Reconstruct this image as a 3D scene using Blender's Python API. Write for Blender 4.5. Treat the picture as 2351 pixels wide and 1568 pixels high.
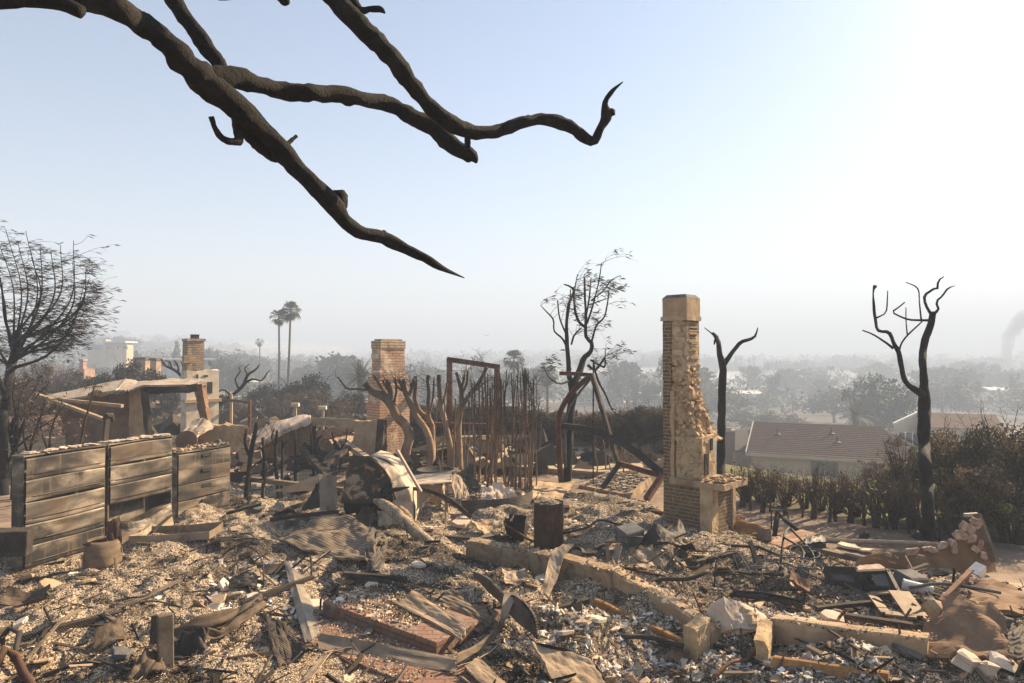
import bpy, math, random
import numpy as np
from mathutils import Vector, Matrix
for _o in list(bpy.data.objects): bpy.data.objects.remove(_o)
SC = bpy.context.scene
COL = SC.collection
random.seed(11)
RS = np.random.RandomState(7)
# ------------------------------------------------------------------ camera
FPX = 1567.0                       # focal length in units of the 2351 px wide picture (24 mm lens)
PITCH = math.atan(31.0 / FPX)
CAM = np.array([0.0, 0.0, 3.1])
FW = np.array([0, math.cos(PITCH), math.sin(PITCH)])
UP = np.array([0, -math.sin(PITCH), math.cos(PITCH)])
cd = bpy.data.cameras.new('camera'); cam = bpy.data.objects.new('camera', cd); COL.objects.link(cam)
cd.sensor_width = 36.0; cd.lens = 36.0 * FPX / 2351.0
cd.clip_start = 0.1; cd.clip_end = 30000
cam.location = CAM; cam.rotation_euler = (math.pi / 2 + PITCH, 0, 0)
SC.camera = cam
# ------------------------------------------------------------------ sky, sun, exposure
SUN_AZ, SUN_EL = math.radians(54), math.radians(31)
w = bpy.data.worlds.new('World'); SC.world = w; w.use_nodes = True
nt = w.node_tree; nt.nodes.clear()
sky = nt.nodes.new('ShaderNodeTexSky'); sky.sky_type = 'NISHITA'; sky.sun_disc = False
sky.sun_elevation = SUN_EL; sky.sun_rotation = SUN_AZ
sky.air_density = 0.95; sky.dust_density = 0.7; sky.ozone_density = 1.2; sky.altitude = 100
bg = nt.nodes.new('ShaderNodeBackground'); bg.inputs[1].default_value = 0.05
wo = nt.nodes.new('ShaderNodeOutputWorld')
nt.links.new(sky.outputs[0], bg.inputs[0]); nt.links.new(bg.outputs[0], wo.inputs[0])
ld = bpy.data.lights.new('sun', 'SUN'); ld.energy = 5.0; ld.angle = math.radians(0.6); ld.color = (1.0, 0.77, 0.50)
sun = bpy.data.objects.new('sun', ld); COL.objects.link(sun)
SUNV = Vector((math.sin(SUN_AZ) * math.cos(SUN_EL), math.cos(SUN_AZ) * math.cos(SUN_EL), math.sin(SUN_EL)))
sun.rotation_euler = SUNV.to_track_quat('Z', 'Y').to_euler(); sun.location = (30, 20, 40)
SC.view_settings.view_transform = 'Standard'; SC.view_settings.look = 'None'
SC.view_settings.exposure = 1.93; SC.view_settings.gamma = 1.0
SC.cycles.max_bounces = 5; SC.cycles.diffuse_bounces = 3; SC.cycles.volume_bounces = 1
SC.cycles.transparent_max_bounces = 6; SC.cycles.use_denoising = True
SC.cycles.caustics_reflective = False; SC.cycles.caustics_refractive = False
SC.cycles.sample_clamp_indirect = 6.0

# ------------------------------------------------------------------ pixels of the photograph -> places in the world
def W(u, v, d):
    return CAM + d * (FW + np.array([1.0, 0, 0]) * ((u - 1175.5) / FPX) + UP * ((784.0 - v) / FPX))
def sstep(a, b, x):
    t = np.clip((np.asarray(x, float) - a) / (b - a), 0, 1); return t * t * (3 - 2 * t)
def _h(ix, iy, iz, seed):
    n = (ix * 374761393 + iy * 668265263 + iz * 2147483647 + seed * 1274126177) & 0xffffffff
    n = ((n ^ (n >> 13)) * 1274126177) & 0xffffffff
    n = ((n ^ (n >> 16)) * 2246822519) & 0xffffffff
    return ((n ^ (n >> 15)) & 0xffff) / 65535.0
def vnoise(x, y, z=0.0, seed=0):
    x, y, z = np.broadcast_arrays(np.asarray(x, float), np.asarray(y, float), np.asarray(z, float))
    ix, iy, iz = (np.floor(a).astype(np.int64) for a in (x, y, z))
    fx, fy, fz = x - ix, y - iy, z - iz
    fx, fy, fz = (f * f * (3 - 2 * f) for f in (fx, fy, fz))
    r = 0
    for dz, wz in ((0, 1 - fz), (1, fz)):
        for dy, wy in ((0, 1 - fy), (1, fy)):
            for dx, wx in ((0, 1 - fx), (1, fx)):
                r = r + wx * wy * wz * _h(ix + dx, iy + dy, iz + dz, seed)
    return r * 2 - 1
def fbm(x, y, z=0.0, oct=4, seed=0, gain=0.5):
    r = 0; a = 1.0; f = 1.0
    for i in range(oct):
        r = r + a * vnoise(np.asarray(x) * f, np.asarray(y) * f, np.asarray(z) * f, seed + i); a *= gain; f *= 2.03
    return r
_py = [-50, 26, 40, 60, 100, 200, 300, 450, 600, 800, 1200, 4000]
_pz = [0, 0, -1.0, -3.2, -6.2, -8.8, -8.6, -5.8, -2.6, -.6, .6, 1]
def hedge_s(x, y): return (x - 4.8) * 0.766 + (y - 13.9) * 0.643
def rubble_mask(x, y):
    m = (1 - sstep(17.0, 20.0, y)) * (1 - sstep(-2.4, -1.2, hedge_s(x, y) + 0.25 * np.asarray(x) * 0))
    return m * sstep(-9.5, -7.0, x)
def H(x, y, fine=True):
    x = np.asarray(x, float); y = np.asarray(y, float)
    yy = np.maximum(y, 1.0); q = x / yy
    z = np.interp(y, _py, _pz)
    z = z + sstep(-0.26, -0.62, q) * np.interp(y, [30, 60, 170, 600, 2000, 3500], [0, 3.0, 9, 20, 60, 70]) * (0.85 + 0.3 * vnoise(q * 9, y / 400, 0, 5))
    z = z + sstep(0.2, 0.34, q) * np.interp(y, [300, 500, 700, 1100], [0, -1.5, -3.0, -3.0])
    z = z - 4.2 * sstep(-0.3, 32, hedge_s(x, y)) * sstep(0.2, 0.31, q) * np.interp(y, [60, 250], [1, .3])
    far = sstep(30, 200, y)
    z = z + far * 0.9 * fbm(x / 60, y / 60, 0, 3, 9)
    m = rubble_mask(x, y)
    for (cx, cy, r) in FLAT: m = m * (1 - .9 * np.exp(-(((x - cx) ** 2 + (y - cy) ** 2) / (r * r)) ** 2))
    b = 0.20 * fbm(x / 1.7, y / 1.7, 0, 2, 21) + 0.085 * fbm(x / 0.55, y / 0.55, 0, 2, 33)
    z = z + m * (b + 0.03) + (1 - far) * (1 - m) * 0.05 * fbm(x / 1.5, y / 1.5, 0, 2, 40)
    for (cx, cy, r, h) in MOUNDS:
        z = z + h * np.exp(-(((x - cx) ** 2 + (y - cy) ** 2) / (r * r)))
    if fine:
        z = z + m * (0.035 * fbm(x / 0.16, y / 0.16, 0, 3, 51, .6))
    return z
def burn(x, y):
    x = np.asarray(x, float); y = np.asarray(y, float); a = x * .8 - y * .6; b = x * .6 + y * .8
    return (1 - .4 * sstep(.2, 2.2, x)) * np.clip(sstep(-.06, .52, fbm(a / 1.9, b / .75, 0, 4, 133, .6)) + .8 * sstep(.45, .9, fbm(x / .45, y / .4, 0, 3, 140)), 0, 1)
FLAT = []; MOUNDS = []; HAZE = .0031
def G(u, v, z=0.0):
    k = FW + np.array([1.0, 0, 0]) * ((u - 1175.5) / FPX) + UP * ((784.0 - v) / FPX)
    return CAM + k * ((z - CAM[2]) / k[2])
def GH(u, v, lift=0.0):
    z = 0.0
    for _ in range(6):
        p = G(u, v, z); z = 0.5 * z + 0.5 * float(H(p[0], p[1]))
    p = G(u, v, z); return np.array([p[0], p[1], float(H(p[0], p[1])) + lift])
def E(u, v, vg, ug=None, off=0.0):
    g = GH(u if ug is None else ug, vg); return W(u, v, float((g - CAM) @ FW) + off)
def TB(*q, off=0.02): return [E(a, b, d, c, off) for a, b, c, d in q], [GH(c, d, .075) for a, b, c, d in q]
def GD(u, v): return G(u, v, 0.0)[1]
for (_u, _v, _r, _hh) in ((960, 1296, 1.0, .20), (1020, 1345, .8, .2), (120, 1440, .8, .14), (1480, 1290, 1.6, .18), (1900, 1395, 1.2, .12), (2230, 1470, 1.0, .22), (1330, 1200, 1.5, .1), (480, 1330, 1.3, .12)):
    _p = G(_u, _v); MOUNDS.append((_p[0], _p[1], _r, _hh))

FLAT.append((*G(890, 1490)[:2], 1.15)); FLAT.append((*G(960, 1540)[:2], 1.0))
# ------------------------------------------------------------------ mesh collecting
class MB:
    def __init__(s): s.V = []; s.F = []; s.n = 0; s.C = []
    def add(s, V, F, col=None):
        V = np.asarray(V, float).reshape(-1, 3)
        for f in F: s.F.append(tuple(int(i) + s.n for i in f))
        s.V.append(V); s.n += len(V)
        s.C.append(np.tile(np.array(col if col is not None else (1, 1, 1), float), (len(V), 1)))
        return s
    def box(s, c, size, R=None, taper=1.0):
        hx, hy, hz = [a / 2 for a in size]
        V = np.array([(x * hx * (taper if z > 0 else 1), y * hy * (taper if z > 0 else 1), z * hz) for z in (-1, 1) for y in (-1, 1) for x in (-1, 1)])
        if R is not None: V = V @ np.asarray(R).T
        return s.add(V + np.asarray(c), [(0, 2, 3, 1), (4, 5, 7, 6), (0, 1, 5, 4), (2, 6, 7, 3), (0, 4, 6, 2), (1, 3, 7, 5)])
    def bar(s, a, b, wd, ht=None, upv=(0, 0, 1)):
        a = np.asarray(a, float); b = np.asarray(b, float); t = b - a; L = np.linalg.norm(t); t = t / L
        x = np.cross(t, upv); nx = np.linalg.norm(x)
        x = np.array([1.0, 0, 0]) if nx < 1e-3 else x / nx
        z = np.cross(x, t); R = np.stack([x, t, z], 1)
        return s.box((a + b) / 2, (wd, L, ht or wd), R)
    def tube(s, pts, rad, n=8, jit=0.0, seed=0, caps=True, tip=False):
        P = np.asarray(pts, float); k = len(P); rad = np.broadcast_to(np.asarray(rad, float), (k,))
        T = np.gradient(P, axis=0); T /= (np.linalg.norm(T, axis=1)[:, None] + 1e-9)
        a = np.array([0, 0, 1.0]) if abs(T[0][2]) < .9 else np.array([1.0, 0, 0])
        X = np.cross(T[0], a); X /= np.linalg.norm(X); rings = []
        an = np.arange(n) / n * 2 * np.pi
        for i in range(k):
            X = X - T[i] * X.dot(T[i]); X /= (np.linalg.norm(X) + 1e-9); Y = np.cross(T[i], X)
            r = rad[i] * np.ones(n)
            if jit: r = r * (1 + jit * vnoise(np.cos(an) * 1.3 + seed * 7.1, np.sin(an) * 1.3 + i * .55, i * .37, seed))
            rings.append(P[i] + np.outer(r * np.cos(an), X) + np.outer(r * np.sin(an), Y))
        V = np.concatenate(rings); F = []
        for i in range(k - 1):
            for j in range(n):
                j2 = (j + 1) % n; F.append((i * n + j, i * n + j2, (i + 1) * n + j2, (i + 1) * n + j))
        if caps: F.append(tuple(range(n - 1, -1, -1))); F.append(tuple((k - 1) * n + j for j in range(n)))
        return s.add(V, F)
    def grid(s, Pt, thick=0.0, nrm=None):
        """Pt: (ny,nx,3) grid; with a thickness it becomes a closed plate."""
        ny, nx, _ = Pt.shape; F = []
        def q(i, j, o=0): return o + i * nx + j
        du = np.gradient(Pt, axis=1); dv = np.gradient(Pt, axis=0); N = np.cross(du, dv); N /= (np.linalg.norm(N, axis=2)[..., None] + 1e-9)
        if thick:
            V = np.concatenate([(Pt + N * thick / 2).reshape(-1, 3), (Pt - N * thick / 2).reshape(-1, 3)]); o = ny * nx
            for i in range(ny - 1):
                for j in range(nx - 1):
                    F.append((q(i, j), q(i, j + 1), q(i + 1, j + 1), q(i + 1, j)))
                    F.append((q(i, j, o), q(i + 1, j, o), q(i + 1, j + 1, o), q(i, j + 1, o)))
            for j in range(nx - 1):
                F.append((q(0, j), q(0, j, o), q(0, j + 1, o), q(0, j + 1))); F.append((q(ny - 1, j), q(ny - 1, j + 1), q(ny - 1, j + 1, o), q(ny - 1, j, o)))
            for i in range(ny - 1):
                F.append((q(i, 0), q(i + 1, 0), q(i + 1, 0, o), q(i, 0, o))); F.append((q(i, nx - 1), q(i, nx - 1, o), q(i + 1, nx - 1, o), q(i + 1, nx - 1)))
            return s.add(V, F)
        for i in range(ny - 1):
            for j in range(nx - 1): F.append((q(i, j), q(i, j + 1), q(i + 1, j + 1), q(i + 1, j)))
        return s.add(Pt.reshape(-1, 3), F)
    def panel(s, c00, c10, c11, c01, nx=14, ny=14, amp=0.02, thick=0.008, seed=0, rag=0.02, fr=3.0, curl=0.0, curlv=0.0):
        a, b, c, d = (np.asarray(p, float) for p in (c00, c10, c11, c01))
        U, Vv = np.meshgrid(np.linspace(0, 1, nx), np.linspace(0, 1, ny))
        e = rag
        U2 = U + e * (fbm(Vv * 7, U * 2, seed, 3, seed) * (np.abs(U - .5) * 2) ** 4); V2 = Vv + e * (fbm(U * 7, Vv * 2, seed + 9, 3, seed + 5) * (np.abs(Vv - .5) * 2) ** 4)
        P = ((1 - U2) * (1 - V2))[..., None] * a + (U2 * (1 - V2))[..., None] * b + (U2 * V2)[..., None] * c + ((1 - U2) * V2)[..., None] * d
        N = np.cross(b - a, d - a); N /= np.linalg.norm(N)
        hgt = amp * fbm(U * fr, Vv * fr, seed * 1.7, 3, seed) + curl * (2 * U - 1) ** 2 + curlv * (2 * Vv - 1) ** 2
        return s.grid(P + hgt[..., None] * N, thick)
    def ribbon(s, A, B, n=24, m=4, amp=0.0, thick=0.004, seed=0, smooth=True, wav=0.0):
        A = resample(np.asarray(A, float), n, smooth); B = resample(np.asarray(B, float), n, smooth)
        t = np.linspace(0, 1, m)[:, None, None]
        P = A[None] * (1 - t) + B[None] * t
        if amp:
            N = np.cross(B[n // 2] - A[n // 2], A[-1] - A[0]); N /= (np.linalg.norm(N) + 1e-9)
            nn = fbm(np.linspace(0, 5, n)[None], np.linspace(0, 1.5, m)[:, None], seed, 3, seed); P = P + amp * nn[..., None] * N
        if wav:
            D = (B - A) / (np.linalg.norm(B - A, axis=1)[:, None] + 1e-9)
            P[-1] += D * (wav * fbm(np.linspace(0, 9, n), 0 * np.arange(n), seed, 3, seed))[:, None]
        return s.grid(P, thick)
    def poly(s, pts, thick, rag=0.0, sub=1, seed=0, nrm=None):
        P = np.asarray(pts, float)
        if nrm is None:
            c0 = P.mean(0); nn = np.zeros(3)
            for i in range(len(P)): nn += np.cross(P[i] - c0, P[(i + 1) % len(P)] - c0)
            nrm = nn / np.linalg.norm(nn)
        if sub > 1:
            Q = []
            for i in range(len(P)):
                for k in range(sub): Q.append(P[i] + (P[(i + 1) % len(P)] - P[i]) * k / sub)
            Q = np.array(Q)
            if rag: Q = Q + rag * np.stack([vnoise(Q[:, 0] * 9 + k * 31, Q[:, 1] * 9, Q[:, 2] * 9 + k, seed) for k in range(3)], 1)
            P = Q
        n = len(P); V = np.concatenate([P + nrm * thick / 2, P - nrm * thick / 2])
        F = [tuple(range(n)), tuple(range(2 * n - 1, n - 1, -1))] + [(i, n + i, n + (i + 1) % n, (i + 1) % n) for i in range(n)]
        return s.add(V, F)
    def rock(s, c, size, seed=0, R=None, n=7, rough=.28):
        V = []; F = []; rows = 6
        for i in range(rows + 1):
            th = math.pi * i / rows
            for j in range(n):
                a = 2 * math.pi * j / n; V.append((math.sin(th) * math.cos(a), math.sin(th) * math.sin(a), math.cos(th)))
        V = np.array(V); q = 1 + rough * fbm(V[:, 0] * 1.4 + seed * 3.3, V[:, 1] * 1.4, V[:, 2] * 1.4 + seed, 3, seed)
        V = np.sign(V) * np.abs(V) ** .75 * q[:, None] * (np.asarray(size) / 2)
        if R is not None: V = V @ np.asarray(R).T
        for i in range(rows):
            for j in range(n): F.append((i * n + j, (i + 1) * n + j, (i + 1) * n + (j + 1) % n, i * n + (j + 1) % n))
        return s.add(V + np.asarray(c), F)
    def lathe(s, c, prof, n=24, jit=0.0, seed=0, R=None):
        V = []; F = []; k = len(prof)
        for i, (r, z) in enumerate(prof):
            for j in range(n):
                a = 2 * math.pi * j / n; rr = r * (1 + jit * float(vnoise(math.cos(a) * 1.5, math.sin(a) * 1.5 + i * .3, z * 2, seed)))
                V.append((rr * math.cos(a), rr * math.sin(a), z))
        for i in range(k - 1):
            for j in range(n): F.append((i * n + j, i * n + (j + 1) % n, (i + 1) * n + (j + 1) % n, (i + 1) * n + j))
        V = np.array(V)
        if R is not None: V = V @ np.asarray(R).T
        return s.add(V + np.asarray(c), F)
    def build(s, name, mat, parent=None, smooth=False, uv=False, bevel=0.0, origin=None, col=False):
        V = np.concatenate(s.V) if s.V else np.zeros((0, 3))
        me = bpy.data.meshes.new(name)
        if parent is not None: o0 = np.array(parent['_o'])
        elif origin is not None: o0 = np.asarray(origin, float)
        else: o0 = np.array([V[:, 0].mean(), V[:, 1].mean(), V[:, 2].min()])
        lens = np.array([len(f) for f in s.F], np.int32); idx = np.concatenate([np.array(f, np.int32) for f in s.F])
        fill_mesh(me, V - o0, idx, lens)
        if col:
            at = me.attributes.new('Col', 'FLOAT_COLOR', 'POINT'); C = np.concatenate(s.C); at.data.foreach_set('color', np.concatenate([C, np.ones((len(C), 1))], 1).astype(np.float32).ravel())
        if smooth: me.polygons.foreach_set('use_smooth', np.ones(len(lens), bool))
        if uv: box_uv(me, V)
        me.materials.append(MT[mat] if isinstance(mat, str) else mat)
        ob = bpy.data.objects.new(name, me); COL.objects.link(ob)
        if parent is not None: ob.parent = parent
        else: ob.location = o0
        ob['_o'] = [float(a) for a in o0]
        if bevel:
            b = ob.modifiers.new('bevel', 'BEVEL'); b.width = bevel; b.segments = 1; b.limit_method = 'ANGLE'
        return ob
def fill_mesh(me, V, idx, lens):
    me.vertices.add(len(V)); me.vertices.foreach_set('co', np.ascontiguousarray(V, np.float32).ravel())
    me.loops.add(len(idx)); me.loops.foreach_set('vertex_index', np.asarray(idx, np.int32))
    me.polygons.add(len(lens)); me.polygons.foreach_set('loop_start', (np.cumsum(lens) - lens).astype(np.int32)); me.polygons.foreach_set('loop_total', np.asarray(lens, np.int32))
    me.update(calc_edges=True); me.validate(); me.polygons.foreach_set('use_smooth', np.zeros(len(me.polygons), bool))
def box_uv(me, V):
    uvl = me.uv_layers.new(name='UVMap'); out = np.zeros(len(me.loops) * 2, np.float32)
    for p in me.polygons:
        n = p.normal
        for li in p.loop_indices:
            co = V[me.loops[li].vertex_index]
            if abs(n.z) > .75: a, b = co[0], co[1]
            else:
                L = math.hypot(n.x, n.y); a = (-n.y * co[0] + n.x * co[1]) / L; b = co[2]
            out[li * 2] = a; out[li * 2 + 1] = b
    uvl.data.foreach_set('uv', out)
def resample(P, n, smooth=True):
    P = np.asarray(P, float)
    if len(P) < 2: return np.repeat(P, n, 0)
    d = np.concatenate([[0], np.cumsum(np.linalg.norm(np.diff(P[:, :3], axis=0), axis=1))])
    t = np.linspace(0, d[-1], n)
    if smooth and len(P) > 2:
        m = np.gradient(P, d + np.arange(len(d)) * 1e-9, axis=0); i = np.clip(np.searchsorted(d, t, 'right') - 1, 0, len(P) - 2)
        h = (d[i + 1] - d[i])[:, None] + 1e-9; x = ((t - d[i])[:, None]) / h
        return (2 * x**3 - 3 * x**2 + 1) * P[i] + (x**3 - 2 * x**2 + x) * h * m[i] + (-2 * x**3 + 3 * x**2) * P[i + 1] + (x**3 - x**2) * h * m[i + 1]
    return np.stack([np.interp(t, d, P[:, k]) for k in range(P.shape[1])], 1)
def rot(rx=0, ry=0, rz=0):
    return np.array(Matrix.Rotation(rz, 3, 'Z') @ Matrix.Rotation(ry, 3, 'Y') @ Matrix.Rotation(rx, 3, 'X'))
def tag(o, label=None, cat=None, group=None, kind=None):
    if label: o['label'] = label
    if cat: o['category'] = cat
    if group: o['group'] = group
    if kind: o['kind'] = kind
    return o
def thing(name, label, cat, loc=(0, 0, 0), group=None):
    o = bpy.data.objects.new(name, None); COL.objects.link(o); o.location = [float(a) for a in loc]; o.empty_display_size = .2
    o['_o'] = [float(a) for a in loc]
    return tag(o, label, cat, group)
def copy_tree(root, loc, rz=0.0, sc=(1, 1, 1), label=None, group=None):
    def cp(o, par):
        c = o.copy(); COL.objects.link(c)
        if par is not None: c.parent = par
        for ch in [x for x in o.children]: cp(ch, c)
        return c
    r = cp(root, None); r.location = [float(a) for a in loc]; r.rotation_euler = (0, 0, rz); r.scale = sc
    if label: r['label'] = label
    if group: r['group'] = group
    return r
# ------------------------------------------------------------------ procedural materials
MT = {}
class NB:
    def __init__(s, name):
        s.m = bpy.data.materials.new(name); s.m.use_nodes = True; s.t = s.m.node_tree; s.t.nodes.clear()
        s.out = s.n('OutputMaterial'); s.bs = s.n('BsdfPrincipled'); s.l(s.bs.outputs[0], s.out.inputs[0])
    def n(s, k, **kw):
        a = s.t.nodes.new('ShaderNode' + k)
        for q, v in kw.items(): setattr(a, q, v)
        return a
    def l(s, a, b): s.t.links.new(a, b)
    def coord(s, kind='Object', scale=(1, 1, 1), rnd=True):
        tc = s.n('TexCoord'); o = tc.outputs[kind]
        if rnd and kind == 'Object':
            oi = s.n('ObjectInfo'); mul = s.n('Math', operation='MULTIPLY'); mul.inputs[1].default_value = 37.0; s.l(oi.outputs['Random'], mul.inputs[0])
            ad = s.n('VectorMath', operation='ADD'); s.l(o, ad.inputs[0]); s.l(mul.outputs[0], ad.inputs[1]); o = ad.outputs[0]
        mp = s.n('Mapping'); mp.inputs['Scale'].default_value = scale; s.l(o, mp.inputs[0]); return mp.outputs[0]
    def noise(s, vec, scale, detail=6, rough=.6, dist=0.0):
        a = s.n('TexNoise'); a.inputs['Scale'].default_value = scale; a.inputs['Detail'].default_value = detail; a.inputs['Roughness'].default_value = rough; a.inputs['Distortion'].default_value = dist
        s.l(vec, a.inputs['Vector']); return a.outputs['Fac']
    def ramp(s, fac, cols, interp='LINEAR'):
        r = s.n('ValToRGB'); r.color_ramp.interpolation = interp; e = r.color_ramp.elements
        while len(e) > 1: e.remove(e[0])
        e[0].position = cols[0][0]; e[0].color = (*cols[0][1], 1)
        for p, c in cols[1:]: q = e.new(p); q.color = (*c, 1)
        s.l(fac, r.inputs[0]); return r.outputs[0]
    def mix(s, fac, a, b, mode='MIX'):
        m = s.n('Mix', data_type='RGBA', blend_type=mode)
        if isinstance(fac, (int, float)): m.inputs[0].default_value = fac
        else: s.l(fac, m.inputs[0])
        for k, x in ((6, a), (7, b)):
            if isinstance(x, tuple): m.inputs[k].default_value = (*x, 1)
            else: s.l(x, m.inputs[k])
        return m.outputs[2]
    def mask(s, fac, lo, hi):
        r = s.n('MapRange'); r.inputs[1].default_value = lo; r.inputs[2].default_value = hi; s.l(fac, r.inputs[0]); return r.outputs[0]
    def math(s, op, a, b):
        m = s.n('Math', operation=op)
        for k, x in ((0, a), (1, b)):
            if isinstance(x, (int, float)): m.inputs[k].default_value = x
            else: s.l(x, m.inputs[k])
        return m.outputs[0]
    def bump(s, h, strength=.5, dist=.02, prev=None):
        b = s.n('Bump'); b.inputs['Strength'].default_value = strength; b.inputs['Distance'].default_value = dist; s.l(h, b.inputs['Height'])
        if prev is not None: s.l(prev, b.inputs['Normal'])
        return b.outputs[0]
    def done(s, name, col, rough=.9, nrm=None, metal=0.0, spec=.3, transl=None):
        b = s.bs
        if isinstance(col, tuple): b.inputs['Base Color'].default_value = (*col, 1)
        else: s.l(col, b.inputs['Base Color'])
        if isinstance(rough, (int, float)): b.inputs['Roughness'].default_value = rough
        else: s.l(rough, b.inputs['Roughness'])
        b.inputs['Metallic'].default_value = metal; b.inputs['Specular IOR Level'].default_value = spec
        if nrm is not None: s.l(nrm, b.inputs['Normal'])
        if transl:
            tr = s.n('BsdfTranslucent'); s.l(col, tr.inputs[0]) if not isinstance(col, tuple) else None
            mx = s.n('MixShader'); mx.inputs[0].default_value = transl; s.l(b.outputs[0], mx.inputs[1]); s.l(tr.outputs[0], mx.inputs[2]); s.l(mx.outputs[0], s.out.inputs[0])
        MT[name] = s.m; return s.m
def noisy(name, cols, scale=4, rough=.9, bump=.4, bs=30, metal=0, stretch=(1, 1, 1), detail=7, dist=.3, bd=.01, spec=.25, speck=None, interp='LINEAR'):
    b = NB(name); v = b.coord(scale=stretch); f = b.noise(v, scale, detail, .62, dist); c = b.ramp(f, cols, interp)
    f2 = b.noise(v, bs, 5, .65)
    if speck: c = b.mix(b.mask(f2, speck[0], speck[0] + .06), c, speck[1])
    c = b.mix(.35, c, b.ramp(f2, [(.25, (.35, .35, .35)), (.7, (1, 1, 1))]), 'MULTIPLY')
    return b.done(name, c, rough, b.bump(f2, bump, bd), metal, spec)
def striped(name, cols, sscale, axis, dark, scale=3, bump=.7, bd=.02, rough=.9, dist=1.0, lo=.0, hi=.35):
    """wood grain / ribbed boards: noise colour darkened along real grooves"""
    b = NB(name); v = b.coord(); f = b.noise(v, scale, 6, .6, .4); c = b.ramp(f, cols)
    wv = b.n('TexWave', wave_type='BANDS', bands_direction=axis); wv.inputs['Scale'].default_value = sscale; wv.inputs['Distortion'].default_value = dist; wv.inputs['Detail'].default_value = 3; wv.inputs['Detail Scale'].default_value = 1.5
    b.l(v, wv.inputs['Vector']); g = wv.outputs['Fac']
    c = b.mix(b.mask(g, hi, lo), c, dark)
    f2 = b.noise(v, 45, 4, .6); c = b.mix(.3, c, b.ramp(f2, [(.3, (.3, .3, .3)), (.7, (1, 1, 1))]), 'MULTIPLY')
    return b.done(name, c, rough, b.bump(f2, .3, .006, b.bump(g, bump, bd)))
def bricks(name, c1, c2, mortar, plaster, pm=(.55, .6), pscale=1.6, soot=(.02, .018, .015), sm=(.62, .75), rowh=.067, bw=.2, off=0.0):
    b = NB(name); uv = b.n('TexCoord').outputs['UV']; v = b.coord()
    nz = b.noise(v, 6, 4, .6); 
    dm = b.n('VectorMath', operation='SCALE'); dm.inputs['Scale'].default_value = .012; cn = b.n('TexNoise'); cn.inputs['Scale'].default_value = 9; b.l(v, cn.inputs['Vector']); b.l(cn.outputs['Color'], dm.inputs[0])
    ad = b.n('VectorMath', operation='ADD'); b.l(uv, ad.inputs[0]); b.l(dm.outputs[0], ad.inputs[1])
    br = b.n('TexBrick'); br.inputs['Scale'].default_value = 1.0; br.inputs['Brick Width'].default_value = bw; br.inputs['Row Height'].default_value = rowh
    br.inputs['Mortar Size'].default_value = rowh * .115; br.inputs['Mortar Smooth'].default_value = .25; br.inputs['Bias'].default_value = -.1
    br.inputs['Color1'].default_value = (*c1, 1); br.inputs['Color2'].default_value = (*c2, 1); br.inputs['Mortar'].default_value = (*mortar, 1)
    b.l(ad.outputs[0], br.inputs['Vector'])
    f2 = b.noise(v, 38, 6, .7); c = b.mix(.5, br.outputs['Color'], b.ramp(f2, [(.25, (.3, .28, .26)), (.7, (1, 1, 1))]), 'MULTIPLY')
    big = b.noise(v, pscale, 7, .68, .6); pmk = b.mask(big, *pm); 
    pc = b.ramp(b.noise(v, 5, 6, .6), [(.3, tuple(a * .62 for a in plaster)), (.65, plaster)])
    c = b.mix(pmk, c, pc)
    so = b.mask(b.noise(v, 2.3, 6, .65, .5), *sm); c = b.mix(b.math('MULTIPLY', so, .75), c, soot)
    hgt = b.math('ADD', b.math('MULTIPLY', b.math('SUBTRACT', 1.0, br.outputs['Fac']), b.math('SUBTRACT', 1.0, pmk)), b.math('MULTIPLY', pmk, 1.35))
    return b.done(name, c, .92, b.bump(f2, .45, .008, b.bump(hgt, .9, .012)))
def attr(name, rough=.95, transl=None, bs=40, bump=.3, spec=.2):
    b = NB(name); a = b.n('Attribute', attribute_name='Col'); v = b.coord(rnd=False); f2 = b.noise(v, bs, 4, .6)
    c = b.mix(.4, a.outputs['Color'], b.ramp(f2, [(.3, (.7, .7, .7)), (.6, (1, 1, 1))]), 'MULTIPLY')
    return b.done(name, c, rough, b.bump(f2, bump, .004) if bump else None, 0, spec, transl)

noisy('charred_bark', [(.3, (.006, .005, .0045)), (.55, (.016, .0135, .0115)), (.75, (.036, .029, .023))], 5, .85, .9, 26, stretch=(1, 1, .25), bd=.02)
noisy('limb_bark', [(.3, (.006, .005, .004)), (.5, (.013, .010, .008)), (.68, (.028, .022, .016)), (.8, (.06, .047, .034))], 7, .9, 1.0, 55, bd=.02, dist=1.2, stretch=(1, 1, 1))
def two_tone(name, lowc, highc, z0, z1):
    b = NB(name); tc = b.n('TexCoord'); sp = b.n('SeparateXYZ'); b.l(tc.outputs['Object'], sp.inputs[0]); v = b.coord(scale=(1, 1, .3))
    f = b.noise(v, 7, 6, .6, .5); zz = b.math('ADD', sp.outputs[2], b.math('MULTIPLY', b.math('SUBTRACT', f, .5), 1.6))
    lc = b.ramp(f, [(.3, tuple(a * .5 for a in lowc)), (.65, lowc)]); hc = b.ramp(f, [(.3, tuple(a * .4 for a in highc)), (.7, highc)])
    c = b.mix(b.mask(zz, z0, z1), lc, hc); f2 = b.noise(v, 40, 5, .65)
    return b.done(name, c, .88, b.bump(f2, .7, .015))
two_tone('scorched_trunk', (.34, .22, .13), (.05, .036, .026), 1.3, 2.4)
two_tone('scorched_pole', (.25, .155, .09), (.06, .042, .03), 1.0, 2.4)
two_tone('scorched_hedge', (.075, .052, .038), (.15, .10, .066), .3, 1.0)
noisy('dead_twig', [(.3, (.03, .02, .014)), (.7, (.085, .055, .035))], 6, .9, .2)
noisy('palm_trunk', [(.3, (.05, .042, .034)), (.7, (.13, .105, .08))], 4, .95, .8, 20, stretch=(1, 1, 3))
attr('leaf', .7, .25, bump=0)
attr('debris', .95, None, 60, .4)
attr('stone', .9, None, 18, .6)
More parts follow.
